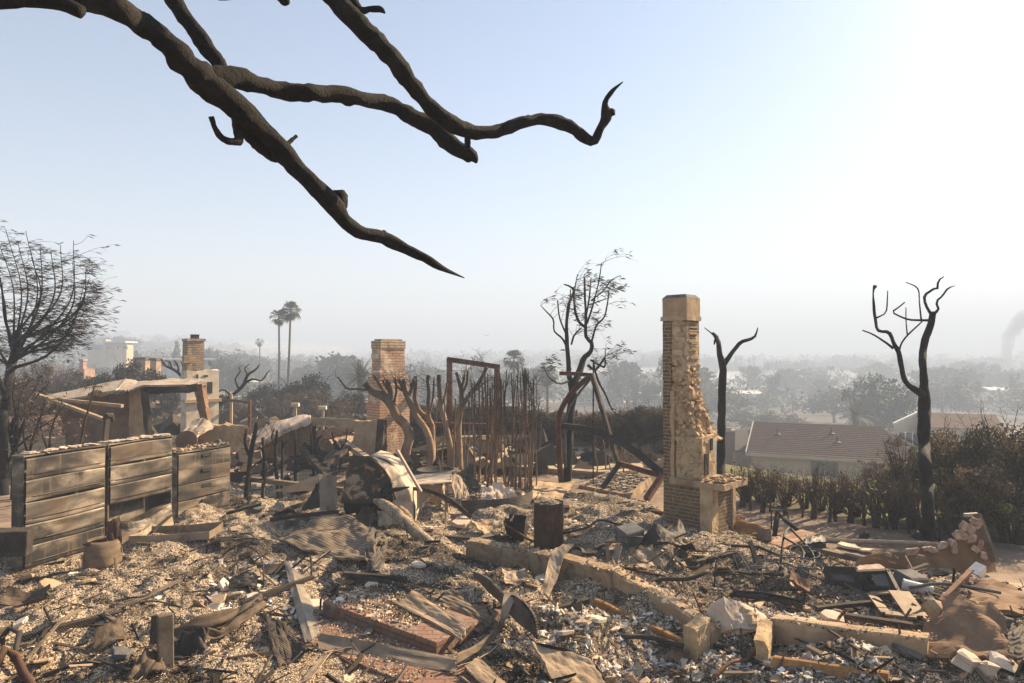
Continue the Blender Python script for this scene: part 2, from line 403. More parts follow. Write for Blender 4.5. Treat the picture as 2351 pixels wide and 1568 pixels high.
bricks('brick_tan', (.20, .13, .072), (.11, .074, .044), (.50, .36, .21), (.60, .45, .28), (.44, .49), 1.3, rowh=.062, sm=(.60, .78))
bricks('brick_pier', (.20, .13, .07), (.10, .068, .042), (.42, .29, .165), (.5, .36, .21), (.66, .72), 1.5, rowh=.062)
bricks('brick_orange', (.66, .42, .27), (.56, .35, .22), (.24, .155, .105), (.68, .53, .37), (.56, .64), .9, rowh=.075, sm=(.66, .8))
bricks('brick_cream', (.62, .46, .30), (.55, .41, .27), (.16, .10, .065), (.50, .36, .23), (.66, .74), 1.2, rowh=.075, sm=(.66, .8))
bricks('brick_red', (.27, .10, .055), (.20, .075, .045), (.15, .10, .07), (.3, .2, .14), (.8, .9), rowh=.08)
bricks('brick_paver', (.30, .16, .105), (.25, .13, .085), (.17, .12, .09), (.36, .28, .2), (.50, .68), 3.0, rowh=.105, bw=.21, sm=(.62, .8))
bricks('brick_white', (.45, .33, .22), (.34, .24, .15), (.22, .15, .10), (.5, .38, .27), (.5, .62), 1.2, rowh=.08, sm=(.58, .72))
noisy('stucco_tan', [(.3, (.32, .21, .125)), (.55, (.47, .33, .2)), (.75, (.54, .39, .25))], 3, .95, .5, 55, speck=(.66, (.09, .06, .04)))
noisy('stucco_rough', [(.28, (.22, .14, .08)), (.5, (.52, .37, .21)), (.7, (.6, .45, .28))], 4, .95, 1.0, 22, bd=.04, speck=(.68, (.05, .035, .025)))
noisy('masonry_core', [(.3, (.20, .10, .06)), (.46, (.50, .33, .18)), (.6, (.62, .46, .29)), (.75, (.40, .2, .11))], 6, .95, 1.0, 16, bd=.05, speck=(.64, (.06, .04, .025)))
noisy('stucco_pink', [(.3, (.33, .20, .14)), (.6, (.48, .31, .22)), (.8, (.30, .19, .13))], 2.5, .95, .4, 50)
noisy('stucco_white', [(.3, (.42, .32, .22)), (.5, (.70, .58, .44)), (.75, (.76, .64, .5))], 3, .95, .5, 45, speck=(.68, (.12, .08, .05)))
noisy('stucco_brown', [(.3, (.12, .07, .042)), (.55, (.22, .135, .08)), (.75, (.30, .19, .115))], 2.5, .95, .4, 45, speck=(.7, (.04, .028, .02)))
noisy('plaster_pale', [(.3, (.45, .34, .25)), (.55, (.60, .47, .36)), (.75, (.66, .54, .43))], 3, .95, .35, 60, speck=(.72, (.2, .14, .1)))
noisy('concrete', [(.3, (.22, .15, .09)), (.55, (.40, .28, .17)), (.75, (.48, .35, .22))], 3.5, .95, .7, 40, speck=(.66, (.10, .07, .045)))
noisy('planter_face', [(.28, (.10, .068, .042)), (.45, (.30, .2, .115)), (.6, (.42, .29, .17)), (.75, (.34, .24, .15))], 5, .95, .9, 30, speck=(.63, (.08, .056, .038)), bd=.03, dist=.8)
noisy('ochre_face', [(.3, (.20, .10, .035)), (.55, (.38, .20, .075)), (.75, (.46, .28, .13))], 3.5, .95, .6, 40, speck=(.68, (.08, .05, .03)))
noisy('rust_steel', [(.3, (.06, .028, .018)), (.5, (.15, .062, .034)), (.65, (.24, .10, .05)), (.8, (.10, .06, .045))], 4, .8, .5, 50, metal=.15)
noisy('dark_steel', [(.3, (.022, .020, .018)), (.6, (.055, .045, .038)), (.8, (.10, .07, .05))], 4, .7, .5, 50, metal=.2)
noisy('rust_panel', [(.25, (.02, .015, .012)), (.42, (.035, .045, .04)), (.5, (.11, .048, .026)), (.58, (.36, .27, .18)), (.68, (.24, .09, .035)), (.8, (.03, .02, .016))], 3.2, .85, .5, 40, metal=.1, dist=1.0)
noisy('hood_metal', [(.25, (.14, .09, .055)), (.42, (.48, .38, .27)), (.7, (.60, .49, .36)), (.85, (.38, .27, .17))], 2.0, .75, .3, 40, metal=.1, dist=.6)
noisy('sheet_metal', [(.25, (.09, .065, .048)), (.45, (.26, .195, .135)), (.7, (.38, .295, .205))], 2.6, .7, .3, 55, metal=.25, speck=(.72, (.06, .04, .03)), dist=.8)
noisy('galvanised', [(.25, (.10, .085, .07)), (.45, (.24, .2, .155)), (.6, (.34, .28, .21)), (.75, (.22, .155, .1))], 3.0, .5, .25, 60, metal=.4, dist=.8, speck=(.72, (.08, .06, .045)))
noisy('black_plastic', [(.3, (.012, .011, .01)), (.7, (.045, .038, .03))], 5, .6, .3, 40)
noisy('burnt_cloth', [(.3, (.05, .035, .025)), (.6, (.13, .095, .066)), (.8, (.2, .15, .105))], 4, .95, .5, 50)
noisy('cinder', [(.3, (.06, .06, .062)), (.6, (.15, .145, .14)), (.8, (.2, .19, .18))], 5, .9, .5, 60)
noisy('plywood', [(.3, (.13, .07, .032)), (.55, (.21, .115, .052)), (.8, (.27, .16, .08))], 2.5, .85, .25, 60, stretch=(1, 1, .3))
noisy('drum_rust', [(.25, (.02, .014, .011)), (.5, (.07, .038, .024)), (.65, (.14, .062, .03)), (.82, (.3, .22, .15))], 5, .75, .3, 60, metal=.2, stretch=(1, 1, .35), dist=.7)
noisy('pipe_pale', [(.3, (.33, .25, .18)), (.7, (.52, .41, .3))], 5, .7, .3)
noisy('plank_paint', [(.3, (.25, .13, .07)), (.5, (.36, .2, .115)), (.62, (.5, .38, .28))], 9, .9, .4, 50, stretch=(.4, 1, 1))
noisy('stone_veneer', [(.3, (.20, .12, .08)), (.5, (.34, .235, .17)), (.68, (.52, .43, .38))], 14, .9, .4, 40, interp='LINEAR')
noisy('roof_dark', [(.3, (.04, .035, .033)), (.7, (.075, .066, .06))], 3, .95, .5, 20)
noisy('far_wall', [(.3, (.54, .41, .26)), (.7, (.64, .49, .31))], 1.5, .9, .2, 10)
noisy('white_paint', [(.3, (.6, .57, .52)), (.7, (.72, .69, .63))], 1.5, .8, .2, 10)
noisy('ruin_pale', [(.3, (.3, .24, .19)), (.7, (.55, .48, .42))], .4, .95, .2, 6)
noisy('glass_dark', [(.3, (.03, .035, .04)), (.7, (.06, .065, .07))], 2, .15, .0, 6, spec=.5)
noisy('aircraft_grey', [(.3, (.10, .10, .11)), (.7, (.16, .16, .17))], 1, .6, 0, 4)
noisy('soil', [(.3, (.13, .09, .062)), (.5, (.22, .16, .115)), (.7, (.32, .245, .18))], 1.4, .97, .6, 22, speck=(.66, (.045, .033, .025)), bd=.02)
noisy('burnt_soil', [(.3, (.03, .024, .02)), (.48, (.075, .055, .042)), (.6, (.16, .115, .08)), (.72, (.3, .23, .165))], .9, .97, .7, 14, bd=.04, dist=.8, detail=9)
noisy('lawn', [(.3, (.05, .042, .018)), (.5, (.085, .075, .025)), (.6, (.16, .14, .03)), (.75, (.09, .065, .035))], 1.2, .95, .7, 30, bd=.03)
noisy('valley', [(.3, (.03, .034, .024)), (.52, (.07, .062, .046)), (.6, (.13, .11, .085)), (.66, (.42, .37, .31)), (.72, (.09, .075, .055))], .05, .97, .3, 1.2, detail=9)
noisy('deck', [(.3, (.32, .24, .155)), (.7, (.46, .36, .24))], 2, .9, .3, 30)
noisy('water', [(.3, (.012, .016, .018)), (.7, (.03, .036, .038))], 2, .08, .15, 6, spec=.5)
noisy('pot', [(.3, (.10, .068, .043)), (.6, (.21, .15, .098)), (.8, (.32, .235, .16))], 4, .9, .4, 40, stretch=(1, 1, 3))
noisy('ash_top', [(.3, (.05, .042, .035)), (.45, (.25, .2, .15)), (.6, (.5, .42, .33)), (.75, (.62, .54, .45))], 14, .97, 1.0, 50, bd=.03)
striped('shake_mat', [(.3, (.09, .066, .043)), (.52, (.20, .15, .098)), (.75, (.34, .265, .18))], 8, 'DIAGONAL', (.07, .05, .035), 4, .4, .006, dist=1.0, hi=.12)
striped('ribbed_dark', [(.3, (.06, .047, .036)), (.6, (.13, .105, .08)), (.8, (.19, .155, .12))], 12, 'Z', (.03, .024, .019), 3, .6, .01, dist=.8, hi=.25)
striped('wood_pale', [(.3, (.26, .18, .11)), (.55, (.44, .32, .205)), (.75, (.54, .42, .29))], 26, 'DIAGONAL', (.16, .11, .07), 3, .25, .003, dist=3, hi=.2)
striped('wood_grey', [(.3, (.09, .065, .046)), (.55, (.2, .15, .105)), (.75, (.3, .23, .165))], 26, 'Z', (.06, .045, .032), 3, .2, .003, dist=3, hi=.25)
striped('wood_charred', [(.3, (.02, .016, .013)), (.55, (.07, .052, .038)), (.75, (.19, .14, .095))], 18, 'DIAGONAL', (.012, .010, .008), 3, .5, .006, dist=3, hi=.35)
striped('fascia', [(.3, (.2, .145, .1)), (.5, (.46, .37, .275)), (.75, (.58, .49, .39))], 5, 'X', (.12, .085, .06), 3.5, .4, .008, dist=2.5, hi=.2)
def _cracked():
    b = NB('cracked_log'); v = b.coord(scale=(1, 1, 1)); vo = b.n('TexVoronoi', feature='DISTANCE_TO_EDGE'); vo.inputs['Scale'].default_value = 11; b.l(v, vo.inputs['Vector'])
    f = b.noise(v, 6, 6, .6); c = b.ramp(f, [(.3, (.2, .14, .085)), (.6, (.38, .29, .19)), (.8, (.46, .36, .25))])
    c = b.mix(b.mask(vo.outputs['Distance'], .035, .0), c, (.03, .022, .016)); b.done('cracked_log', c, .92, b.bump(b.noise(v, 30, 5), .3, .01, b.bump(b.mask(vo.outputs['Distance'], 0, .06), .8, .02)))
_cracked()
def _cabinet():
    b = NB('cabinet_steel'); v = b.coord(scale=(.55, .55, 2.1)); f = b.noise(v, 1.9, 4, .5, .5); g = b.noise(b.coord(scale=(.8, .8, 1.2)), 1.4, 5, .6, .4)
    c = b.ramp(f, [(.27, (.018, .016, .015)), (.40, (.05, .042, .035)), (.49, (.12, .097, .073)), (.56, (.20, .165, .128)), (.64, (.36, .30, .225)), (.75, (.17, .125, .085))])
    c = b.mix(b.mask(g, .47, .60), c, (.032, .028, .025)); c = b.mix(b.math('MULTIPLY', b.mask(g, .46, .36), .55), c, (.13, .085, .05))
    st = b.noise(b.coord(scale=(16, 16, .7)), 1.0, 4, .5); c = b.mix(b.math('MULTIPLY', b.mask(st, .58, .72), .4), c, (.26, .18, .1))
    f2 = b.noise(v, 60, 4, .6); b.done('cabinet_steel', b.mix(.3, c, b.ramp(f2, [(.3, (.5, .5, .5)), (.7, (1, 1, 1))]), 'MULTIPLY'), .55, b.bump(f, .12, .02), .3, .4)
_cabinet()
def _ash():
    b = NB('ash_ground'); tc = b.n('TexCoord'); v = tc.outputs['Object']; bu = b.n('Attribute', attribute_name='burn').outputs['Fac']
    mid = b.noise(v, 3.2, 7, .68, .4); fine = b.noise(v, 55, 5, .75)
    vo = b.n('TexVoronoi'); vo.inputs['Scale'].default_value = 75; b.l(v, vo.inputs['Vector']); gr = b.n('SeparateColor'); b.l(vo.outputs['Color'], gr.inputs[0])
    c = b.ramp(mid, [(.30, (.13, .09, .058)), (.43, (.30, .215, .14)), (.57, (.54, .43, .305)), (.70, (.30, .21, .135))])
    c = b.mix(b.mask(gr.outputs[0], .62, .70), c, (.70, .59, .45)); c = b.mix(b.mask(gr.outputs[1], .66, .72), c, (.06, .045, .032))
    c = b.mix(b.math('MULTIPLY', bu, .93), c, b.ramp(gr.outputs[2], [(.55, (.022, .018, .015)), (.8, (.07, .052, .038)), (.92, (.3, .24, .17))]))
    c = b.mix(.7, c, b.ramp(fine, [(.3, (.3, .28, .26)), (.52, (1, 1, 1))]), 'MULTIPLY')
    b.done('ash_ground', c, .97, b.bump(fine, .9, .03, b.bump(vo.outputs['Distance'], .8, .015)), 0, .15)
_ash()
def _shingle():
    b = NB('roof_shingle'); uv = b.n('TexCoord').outputs['UV']; v = b.coord()
    br = b.n('TexBrick'); br.inputs['Scale'].default_value = 1; br.inputs['Brick Width'].default_value = .32; br.inputs['Row Height'].default_value = .17; br.inputs['Mortar Size'].default_value = .018; br.inputs['Mortar Smooth'].default_value = .5
    br.inputs['Color1'].default_value = (.155, .085, .056, 1); br.inputs['Color2'].default_value = (.125, .07, .046, 1); br.inputs['Mortar'].default_value = (.07, .045, .035, 1); b.l(uv, br.inputs['Vector'])
    c = b.mix(.35, br.outputs['Color'], b.ramp(b.noise(v, .8, 6, .6), [(.3, (.55, .55, .55)), (.7, (1, 1, 1))]), 'MULTIPLY')
    b.done('roof_shingle', c, .95, b.bump(br.outputs['Fac'], -.7, .03))
_shingle()
# ------------------------------------------------------------------ ground, valley
def build_ground():
    ys = [-40, -20, -8, -2, 1.5, 3.2]; y = 4.4
    while y < 24: ys.append(y); y += max(.022, y * y / 3300)
    while y < 4000: ys.append(y); y *= 1.022 if y < 60 else 1.045
    ys.append(4200); ys = np.array(ys)
    t = np.concatenate([[-1.35, -1.2, -1.1, -1.02], np.linspace(-.95, .95, 760), [1.02, 1.1, 1.2, 1.35]])
    wy = np.maximum(ys, 4.4); wy = np.where(ys < 4.4, 4.4 + (4.4 - ys) * 1.6, wy)
    X = wy[:, None] * t[None]; Y = np.repeat(ys[:, None], len(t), 1); Z = H(X, Y)
    V = np.stack([X, Y, Z], 2).reshape(-1, 3); ny, nx = X.shape
    i = np.arange(ny - 1)[:, None] * nx + np.arange(nx - 1)[None]; Q = np.stack([i, i + 1, i + 1 + nx, i + nx], 2).reshape(-1, 4)
    me = bpy.data.meshes.new('ground'); fill_mesh(me, V, Q.ravel(), np.full(len(Q), 4))
    for m in ('ash_ground', 'soil', 'valley', 'lawn', 'burnt_soil'): me.materials.append(MT[m])
    cx = V[Q].mean(1); n = fbm(cx[:, 0] / .7, cx[:, 1] / .7, 0, 3, 77) * .5; s = hedge_s(cx[:, 0], cx[:, 1]); q = cx[:, 0] / np.maximum(cx[:, 1], 1)
    mi = np.zeros(len(Q), np.int32); mi[(rubble_mask(cx[:, 0], cx[:, 1]) + n * .35) < .5] = 1
    mi[(cx[:, 1] + n * 3 > 17.5) & (q < .3)] = 4
    mi[(s + n > .55) & (s < 60) & (q > .2)] = 3; mi[(cx[:, 1] + n * 12) > 52] = 2
    bn = burn(V[:, 0], V[:, 1]); at = me.attributes.new('burn', 'FLOAT', 'POINT'); at.data.foreach_set('value', bn.astype(np.float32)); me.polygons.foreach_set('material_index', mi); me.polygons.foreach_set('use_smooth', np.ones(len(Q), bool))
    o = bpy.data.objects.new('ground', me); COL.objects.link(o); o['kind'] = 'structure'
build_ground()

# ------------------------------------------------------------------ loose stuff nobody could count
PAL_ASH = ([(.66, .54, .40), (.54, .42, .29), (.40, .29, .185), (.24, .17, .11), (.07, .052, .038), (.70, .62, .52)], [.22, .22, .22, .17, .13, .04])
PAL_CHIP = ([(.64, .50, .36), (.54, .40, .27), (.42, .29, .18), (.27, .175, .105), (.10, .07, .048), (.70, .62, .52)], [.20, .26, .24, .16, .09, .05])
PAL_CHAR = ([(.03, .024, .019), (.065, .048, .034), (.13, .092, .06), (.22, .16, .1)], [.3, .3, .25, .15])
PAL_WHITE = ([(.72, .66, .58), (.62, .55, .46), (.5, .42, .33), (.3, .24, .18)], [.45, .3, .15, .1])
def GV(u, v):
    k = FW[None] + np.array([1.0, 0, 0])[None] * ((u - 1175.5) / FPX)[:, None] + UP[None] * ((784.0 - v) / FPX)[:, None]
    return CAM + k * ((0 - CAM[2]) / k[:, 2])[:, None]
def pick(pal, n): return np.array(pal[0])[RS.choice(len(pal[0]), n, p=np.array(pal[1]) / sum(pal[1]))] * RS.uniform(.75, 1.15, (n, 1))
def euler(n, tilt):
    a = RS.uniform(0, 2 * np.pi, n); b = RS.normal(0, tilt, n); c = RS.normal(0, tilt, n); ca, sa, cb, sb, cc, s_ = np.cos(a), np.sin(a), np.cos(b), np.sin(b), np.cos(c), np.sin(c)
    Rz = np.zeros((n, 3, 3)); Rz[:, 0, 0] = ca; Rz[:, 0, 1] = -sa; Rz[:, 1, 0] = sa; Rz[:, 1, 1] = ca; Rz[:, 2, 2] = 1
    Rx = np.zeros((n, 3, 3)); Rx[:, 0, 0] = 1; Rx[:, 1, 1] = cb; Rx[:, 1, 2] = -sb; Rx[:, 2, 1] = sb; Rx[:, 2, 2] = cb
    Ry = np.zeros((n, 3, 3)); Ry[:, 1, 1] = 1; Ry[:, 0, 0] = cc; Ry[:, 0, 2] = s_; Ry[:, 2, 0] = -s_; Ry[:, 2, 2] = cc
    return Rz @ Rx @ Ry
_a = np.arange(5) / 5 * 2 * np.pi
T_CHIP = (np.concatenate([np.stack([np.cos(_a), np.sin(_a), 0 * _a + .5], 1), np.stack([np.cos(_a), np.sin(_a), 0 * _a - .5], 1)]), [(0, 1, 2, 3, 4)] + [(i, 5 + i, 5 + (i + 1) % 5, (i + 1) % 5) for i in range(5)])
T_GRAIN = (np.array([(1, 0, 0), (-1, 0, 0), (0, 1, 0), (0, -1, 0), (0, 0, 1), (0, 0, -1)], float), [(0, 2, 4), (2, 1, 4), (1, 3, 4), (3, 0, 4), (0, 5, 2), (1, 2, 5), (3, 1, 5), (0, 3, 5)])
T_STICK = (np.array([(x, y, z) for z in (-1, 1) for y in (-1, 1) for x in (-1, 1)], float), [(4, 5, 7, 6), (0, 1, 5, 4), (2, 6, 7, 3), (0, 4, 6, 2), (1, 3, 7, 5)])
def pieces(parts):
    """parts: list of (template, P, S(n,3), tilt, palette, jitter) -> one mesh's arrays"""
    Vs, Is, Ls, Cs, base = [], [], [], [], 0
    for T, P, S, tilt, pal, jit in parts:
        n = len(P); tv, tf = T; V = tv[None] * (1 + jit * RS.uniform(-1, 1, (n, len(tv), 1))) * S[:, None]
        V = np.einsum('nij,nkj->nki', euler(n, tilt), V) + P[:, None]; c = pick(pal, n) * (1.12 - .85 * burn(P[:, 0], P[:, 1]) * (RS.uniform(0, 1, n) < .85))[:, None]
        fi = np.concatenate([np.array(f) for f in tf]); fl = np.array([len(f) for f in tf])
        Is.append((base + np.arange(n)[:, None] * len(tv) + fi[None]).ravel()); Ls.append(np.tile(fl, n)); Vs.append(V.reshape(-1, 3)); Cs.append(np.repeat(c, len(tv), 0)); base += n * len(tv)
    return np.concatenate(Vs), np.concatenate(Is), np.concatenate(Ls), np.concatenate(Cs)
def stuff(name, label, parts, mat='debris'):
    V, I, L, C = pieces(parts); me = bpy.data.meshes.new(name); o0 = np.array([V[:, 0].mean(), V[:, 1].mean(), 0]); fill_mesh(me, V - o0, I, L)
    at = me.attributes.new('Col', 'FLOAT_COLOR', 'POINT'); at.data.foreach_set('color', np.concatenate([C, np.ones((len(C), 1))], 1).astype(np.float32).ravel())
    me.materials.append(MT[mat]); o = bpy.data.objects.new(name, me); COL.objects.link(o); o.location = o0; return tag(o, label, 'debris', kind='stuff')
def spots(n, box=None, mode='screen', keep=.35, clump=None, sunk=0.0):
    u0, u1, v0, v1 = box or (-220, 2580, 1095, 1760)
    u = RS.uniform(u0, u1, n * 3); v = RS.uniform(v0, v1, n * 3); P = GV(u, v)
    if clump is not None:
        f = fbm(P[:, 0] / clump[0], P[:, 1] / clump[0], 0, 3, clump[1]); k = f > RS.uniform(-.6, .7, len(f)); P = P[k]
    m = rubble_mask(P[:, 0], P[:, 1]) > keep; P = P[m][:n]; P[:, 2] = H(P[:, 0], P[:, 1]) - sunk; return P
def sizes(n, lo, hi, ratio, pw=2.2, stick=False):
    s = lo + (hi - lo) * RS.uniform(0, 1, n) ** pw
    r = RS.uniform(*ratio, n)
    return np.stack([s * RS.uniform(.7, 1.2, n), s * (r * RS.uniform(1, 2.2, n) if stick else RS.uniform(.5, 1, n)), s * r], 1) / 2
def mk(T, n, lo, hi, ratio, tilt, pal, jit=.35, pw=2.2, **kw):
    P = spots(n, **kw); return (T, P, sizes(len(P), lo, hi, ratio, pw, T is T_STICK), tilt, pal, jit)
stuff('ash_grit', 'pale and black grit of burnt ash covering the ruin floor', [
    mk(T_GRAIN, 190000, .009, .025, (.5, 1.0), 1.0, PAL_ASH), mk(T_GRAIN, 120000, .009, .026, (.5, 1), 1, PAL_ASH, box=(-100, 2450, 1230, 1640), clump=(.8, 3))])
stuff('plaster_rubble', 'broken plaster and tile chips strewn over the ash', [
    mk(T_CHIP, 2000, .02, .06, (.12, .4), .4, PAL_CHIP, clump=(1.0, 8)), mk(T_CHIP, 6000, .018, .08, (.12, .4), .45, PAL_CHIP, box=(1080, 2400, 1110, 1640), clump=(.9, 18)), mk(T_CHIP, 800, .06, .22, (.08, .2), .35, PAL_CHIP, box=(950, 2500, 1100, 1640), clump=(1.4, 15), pw=3), mk(T_CHIP, 90, .06, .2, (.06, .15), .25, PAL_CHIP, box=(-100, 950, 1150, 1640), pw=3),
    mk(T_CHIP, 4200, .02, .10, (.2, .6), .6, PAL_WHITE, box=(1240, 2020, 1425, 1640), pw=2.2), mk(T_CHIP, 1300, .03, .14, (.15, .4), .5, PAL_CHIP, box=(1880, 2351, 1330, 1560)),
    mk(T_CHIP, 260, .04, .18, (.1, .3), .5, PAL_WHITE, box=(480, 700, 1290, 1440)), mk(T_CHIP, 900, .05, .22, (.1, .3), .5, PAL_CHIP, box=(1080, 1300, 1090, 1180))])
stuff('charred_splinters', 'charred wood splinters and bits scattered in the ash', [
    mk(T_STICK, 2400, .04, .16, (.06, .12), .3, PAL_CHAR, .15, clump=(1.1, 30)), mk(T_CHIP, 2500, .02, .08, (.2, .6), .6, PAL_CHAR, clump=(.9, 44)),
    mk(T_STICK, 420, .12, .6, (.03, .07), .25, PAL_CHAR, .1), mk(T_STICK, 110, .1, .5, (.04, .07), .2, PAL_CHIP, .1)])
stuff('wire_tangle_bits', 'short bent wires lying all over the ash', [mk(T_STICK, 1600, .2, .7, (.015, .03), .5, ([(.09, .065, .045), (.2, .15, .11), (.04, .03, .025)], [.4, .3, .3]), .1)])

def litter(n, lo, hi, pal, T=T_CHIP, tilt=.4):
    y = RS.uniform(17.5, 48, n * 2); x = y * RS.uniform(-.8, .24, n * 2); k = fbm(x / 3, y / 3, 0, 3, 71) > RS.uniform(-.6, .5, n * 2); x, y = x[k][:n], y[k][:n]; P = np.stack([x, y, H(x, y)], 1); return (T, P, sizes(len(P), lo, hi, (.15, .4), 2, T is T_STICK) * (.6 + y / 40)[:, None], tilt, pal, .3)
stuff('burnt_lot_litter', 'burnt rubble littering the lots behind the ruin', [litter(9000, .05, .2, PAL_CHIP), litter(9000, .05, .2, PAL_CHAR), litter(2500, .3, 1.2, PAL_CHAR, T_STICK, .5), litter(400, .2, .45, PAL_CHIP, T_CHIP, .25)])
# ------------------------------------------------------------------ plants
def leaves(mb, P, size, C, asp=.5, droop=0.0, dirv=None, spread=1.0):
    n = len(P); D = RS.normal(0, 1, (n, 3))
    if dirv is not None: D = np.asarray(dirv)[None] + D * spread
    D /= np.linalg.norm(D, axis=1)[:, None]; S = np.cross(D, RS.normal(0, 1, (n, 3))); S /= np.linalg.norm(S, axis=1)[:, None]
    L = size * RS.uniform(.6, 1.4, (n, 1)); a = P; b = P + D * L * .5 + S * L * asp * .5; c = P + D * L + np.array([0, 0, -droop]) * L; d = P + D * L * .5 - S * L * asp * .5
    V = np.stack([a, b, c, d], 1).reshape(-1, 3); base = mb.n
    mb.V.append(V); mb.C.append(np.repeat(C, 4, 0)); mb.n += len(V); i = base + np.arange(n)[:, None] * 4 + np.arange(4)[None]
    mb.F.extend(map(tuple, i.tolist())); return mb
def crown(mb, c, r, n, size, pal, k=14, tight=.33, asp=.55, low=-.5):
    c = np.asarray(c, float); r = np.asarray(r, float)
    D = RS.normal(0, 1, (k, 3)); D /= np.linalg.norm(D, axis=1)[:, None]; D[:, 2] = np.maximum(D[:, 2], low); cc = D * RS.uniform(.35, .95, (k, 1))
    w = RS.choice(k, n); off = RS.normal(0, 1, (n, 3)); off /= np.linalg.norm(off, axis=1)[:, None]; off *= tight * RS.uniform(.1, 1, (n, 1)) ** .5 * RS.uniform(.6, 1.4, k)[w][:, None]
    Q = (cc[w] + off); ck = pick(pal, k); C = ck[w] * RS.uniform(.6, 1.35, (n, 1))
    return leaves(mb, c + Q * r, size, C, asp)
def twig(mb, p, d, L, r, lev, n=3, bend=.35, wind=(0, 0, 0), seglen=5):
    P = [np.asarray(p, float)]; d = np.asarray(d, float); w_ = np.asarray(wind)
    for i in range(seglen): d = d + RS.normal(0, bend / 2, 3) + w_ * (.5 / seglen); d = d / np.linalg.norm(d); P.append(P[-1] + d * L / seglen)
    mb.tube(P, np.linspace(r, r * .35, len(P)), n, caps=False)
    tips = [(P[-1], d)]
    if lev > 0:
        for k in range(RS.randint(2, 5)):
            i = RS.randint(1, len(P)); dd = d + RS.normal(0, .75, 3) + w_; tips += twig(mb, P[i], dd / np.linalg.norm(dd), L * RS.uniform(.35, .65), r * .55, lev - 1, n, bend, wind, seglen)
    return tips
def pixchain(pts, dfun, k=None):
    """pts (u, v, width) in picture units -> world polyline and radii"""
    A = np.array([p[:3] for p in pts], float); k = k or max(6, int(np.sum(np.hypot(*np.diff(A[:, :2], axis=0).T)) / 9))
    B = resample(A, k); P = np.array([W(u, v, dfun(u, v)) for u, v, _ in B]); R = np.array([max(w, .8) / 2 * dfun(u, v) / FPX for u, v, w in B]); return P, R
def depthf(d0, amp, vb, ub=0, seed=1):
    def f(u, v): return d0 + amp * float(fbm(u / 70.0, v / 90.0, 0, 2, seed)) * min(1.0, max(0.0, (vb - v) / 120.0))
    return f
def pixtree(name, label, cat, d0, chains, mat='charred_bark', amp=1.0, seed=1, sides=8, jit=.16, group=None, ntrunk=1, partname='branch', base=None):
    vb = chains[0][0][1]; f = depthf(d0, amp, vb, seed=seed); p0 = W(chains[0][0][0], vb, d0); p0[2] = float(H(p0[0], p0[1])) if base is None else base
    t = thing(name, label, cat, p0, group); out = []
    for i, ch in enumerate(chains):
        P, R = pixchain(ch, f)
        if i == 0: P[0, 2] = min(P[0, 2], p0[2] - .15)
        mb = MB().tube(P, R, sides if i < ntrunk else max(5, sides - 2), jit, seed + i); mb.build('trunk' if i < ntrunk else partname, mat, t, smooth=True); out.append((P, R))
    return t, out, f
def knots(t, ch, n, mat, seed=3):
    pass

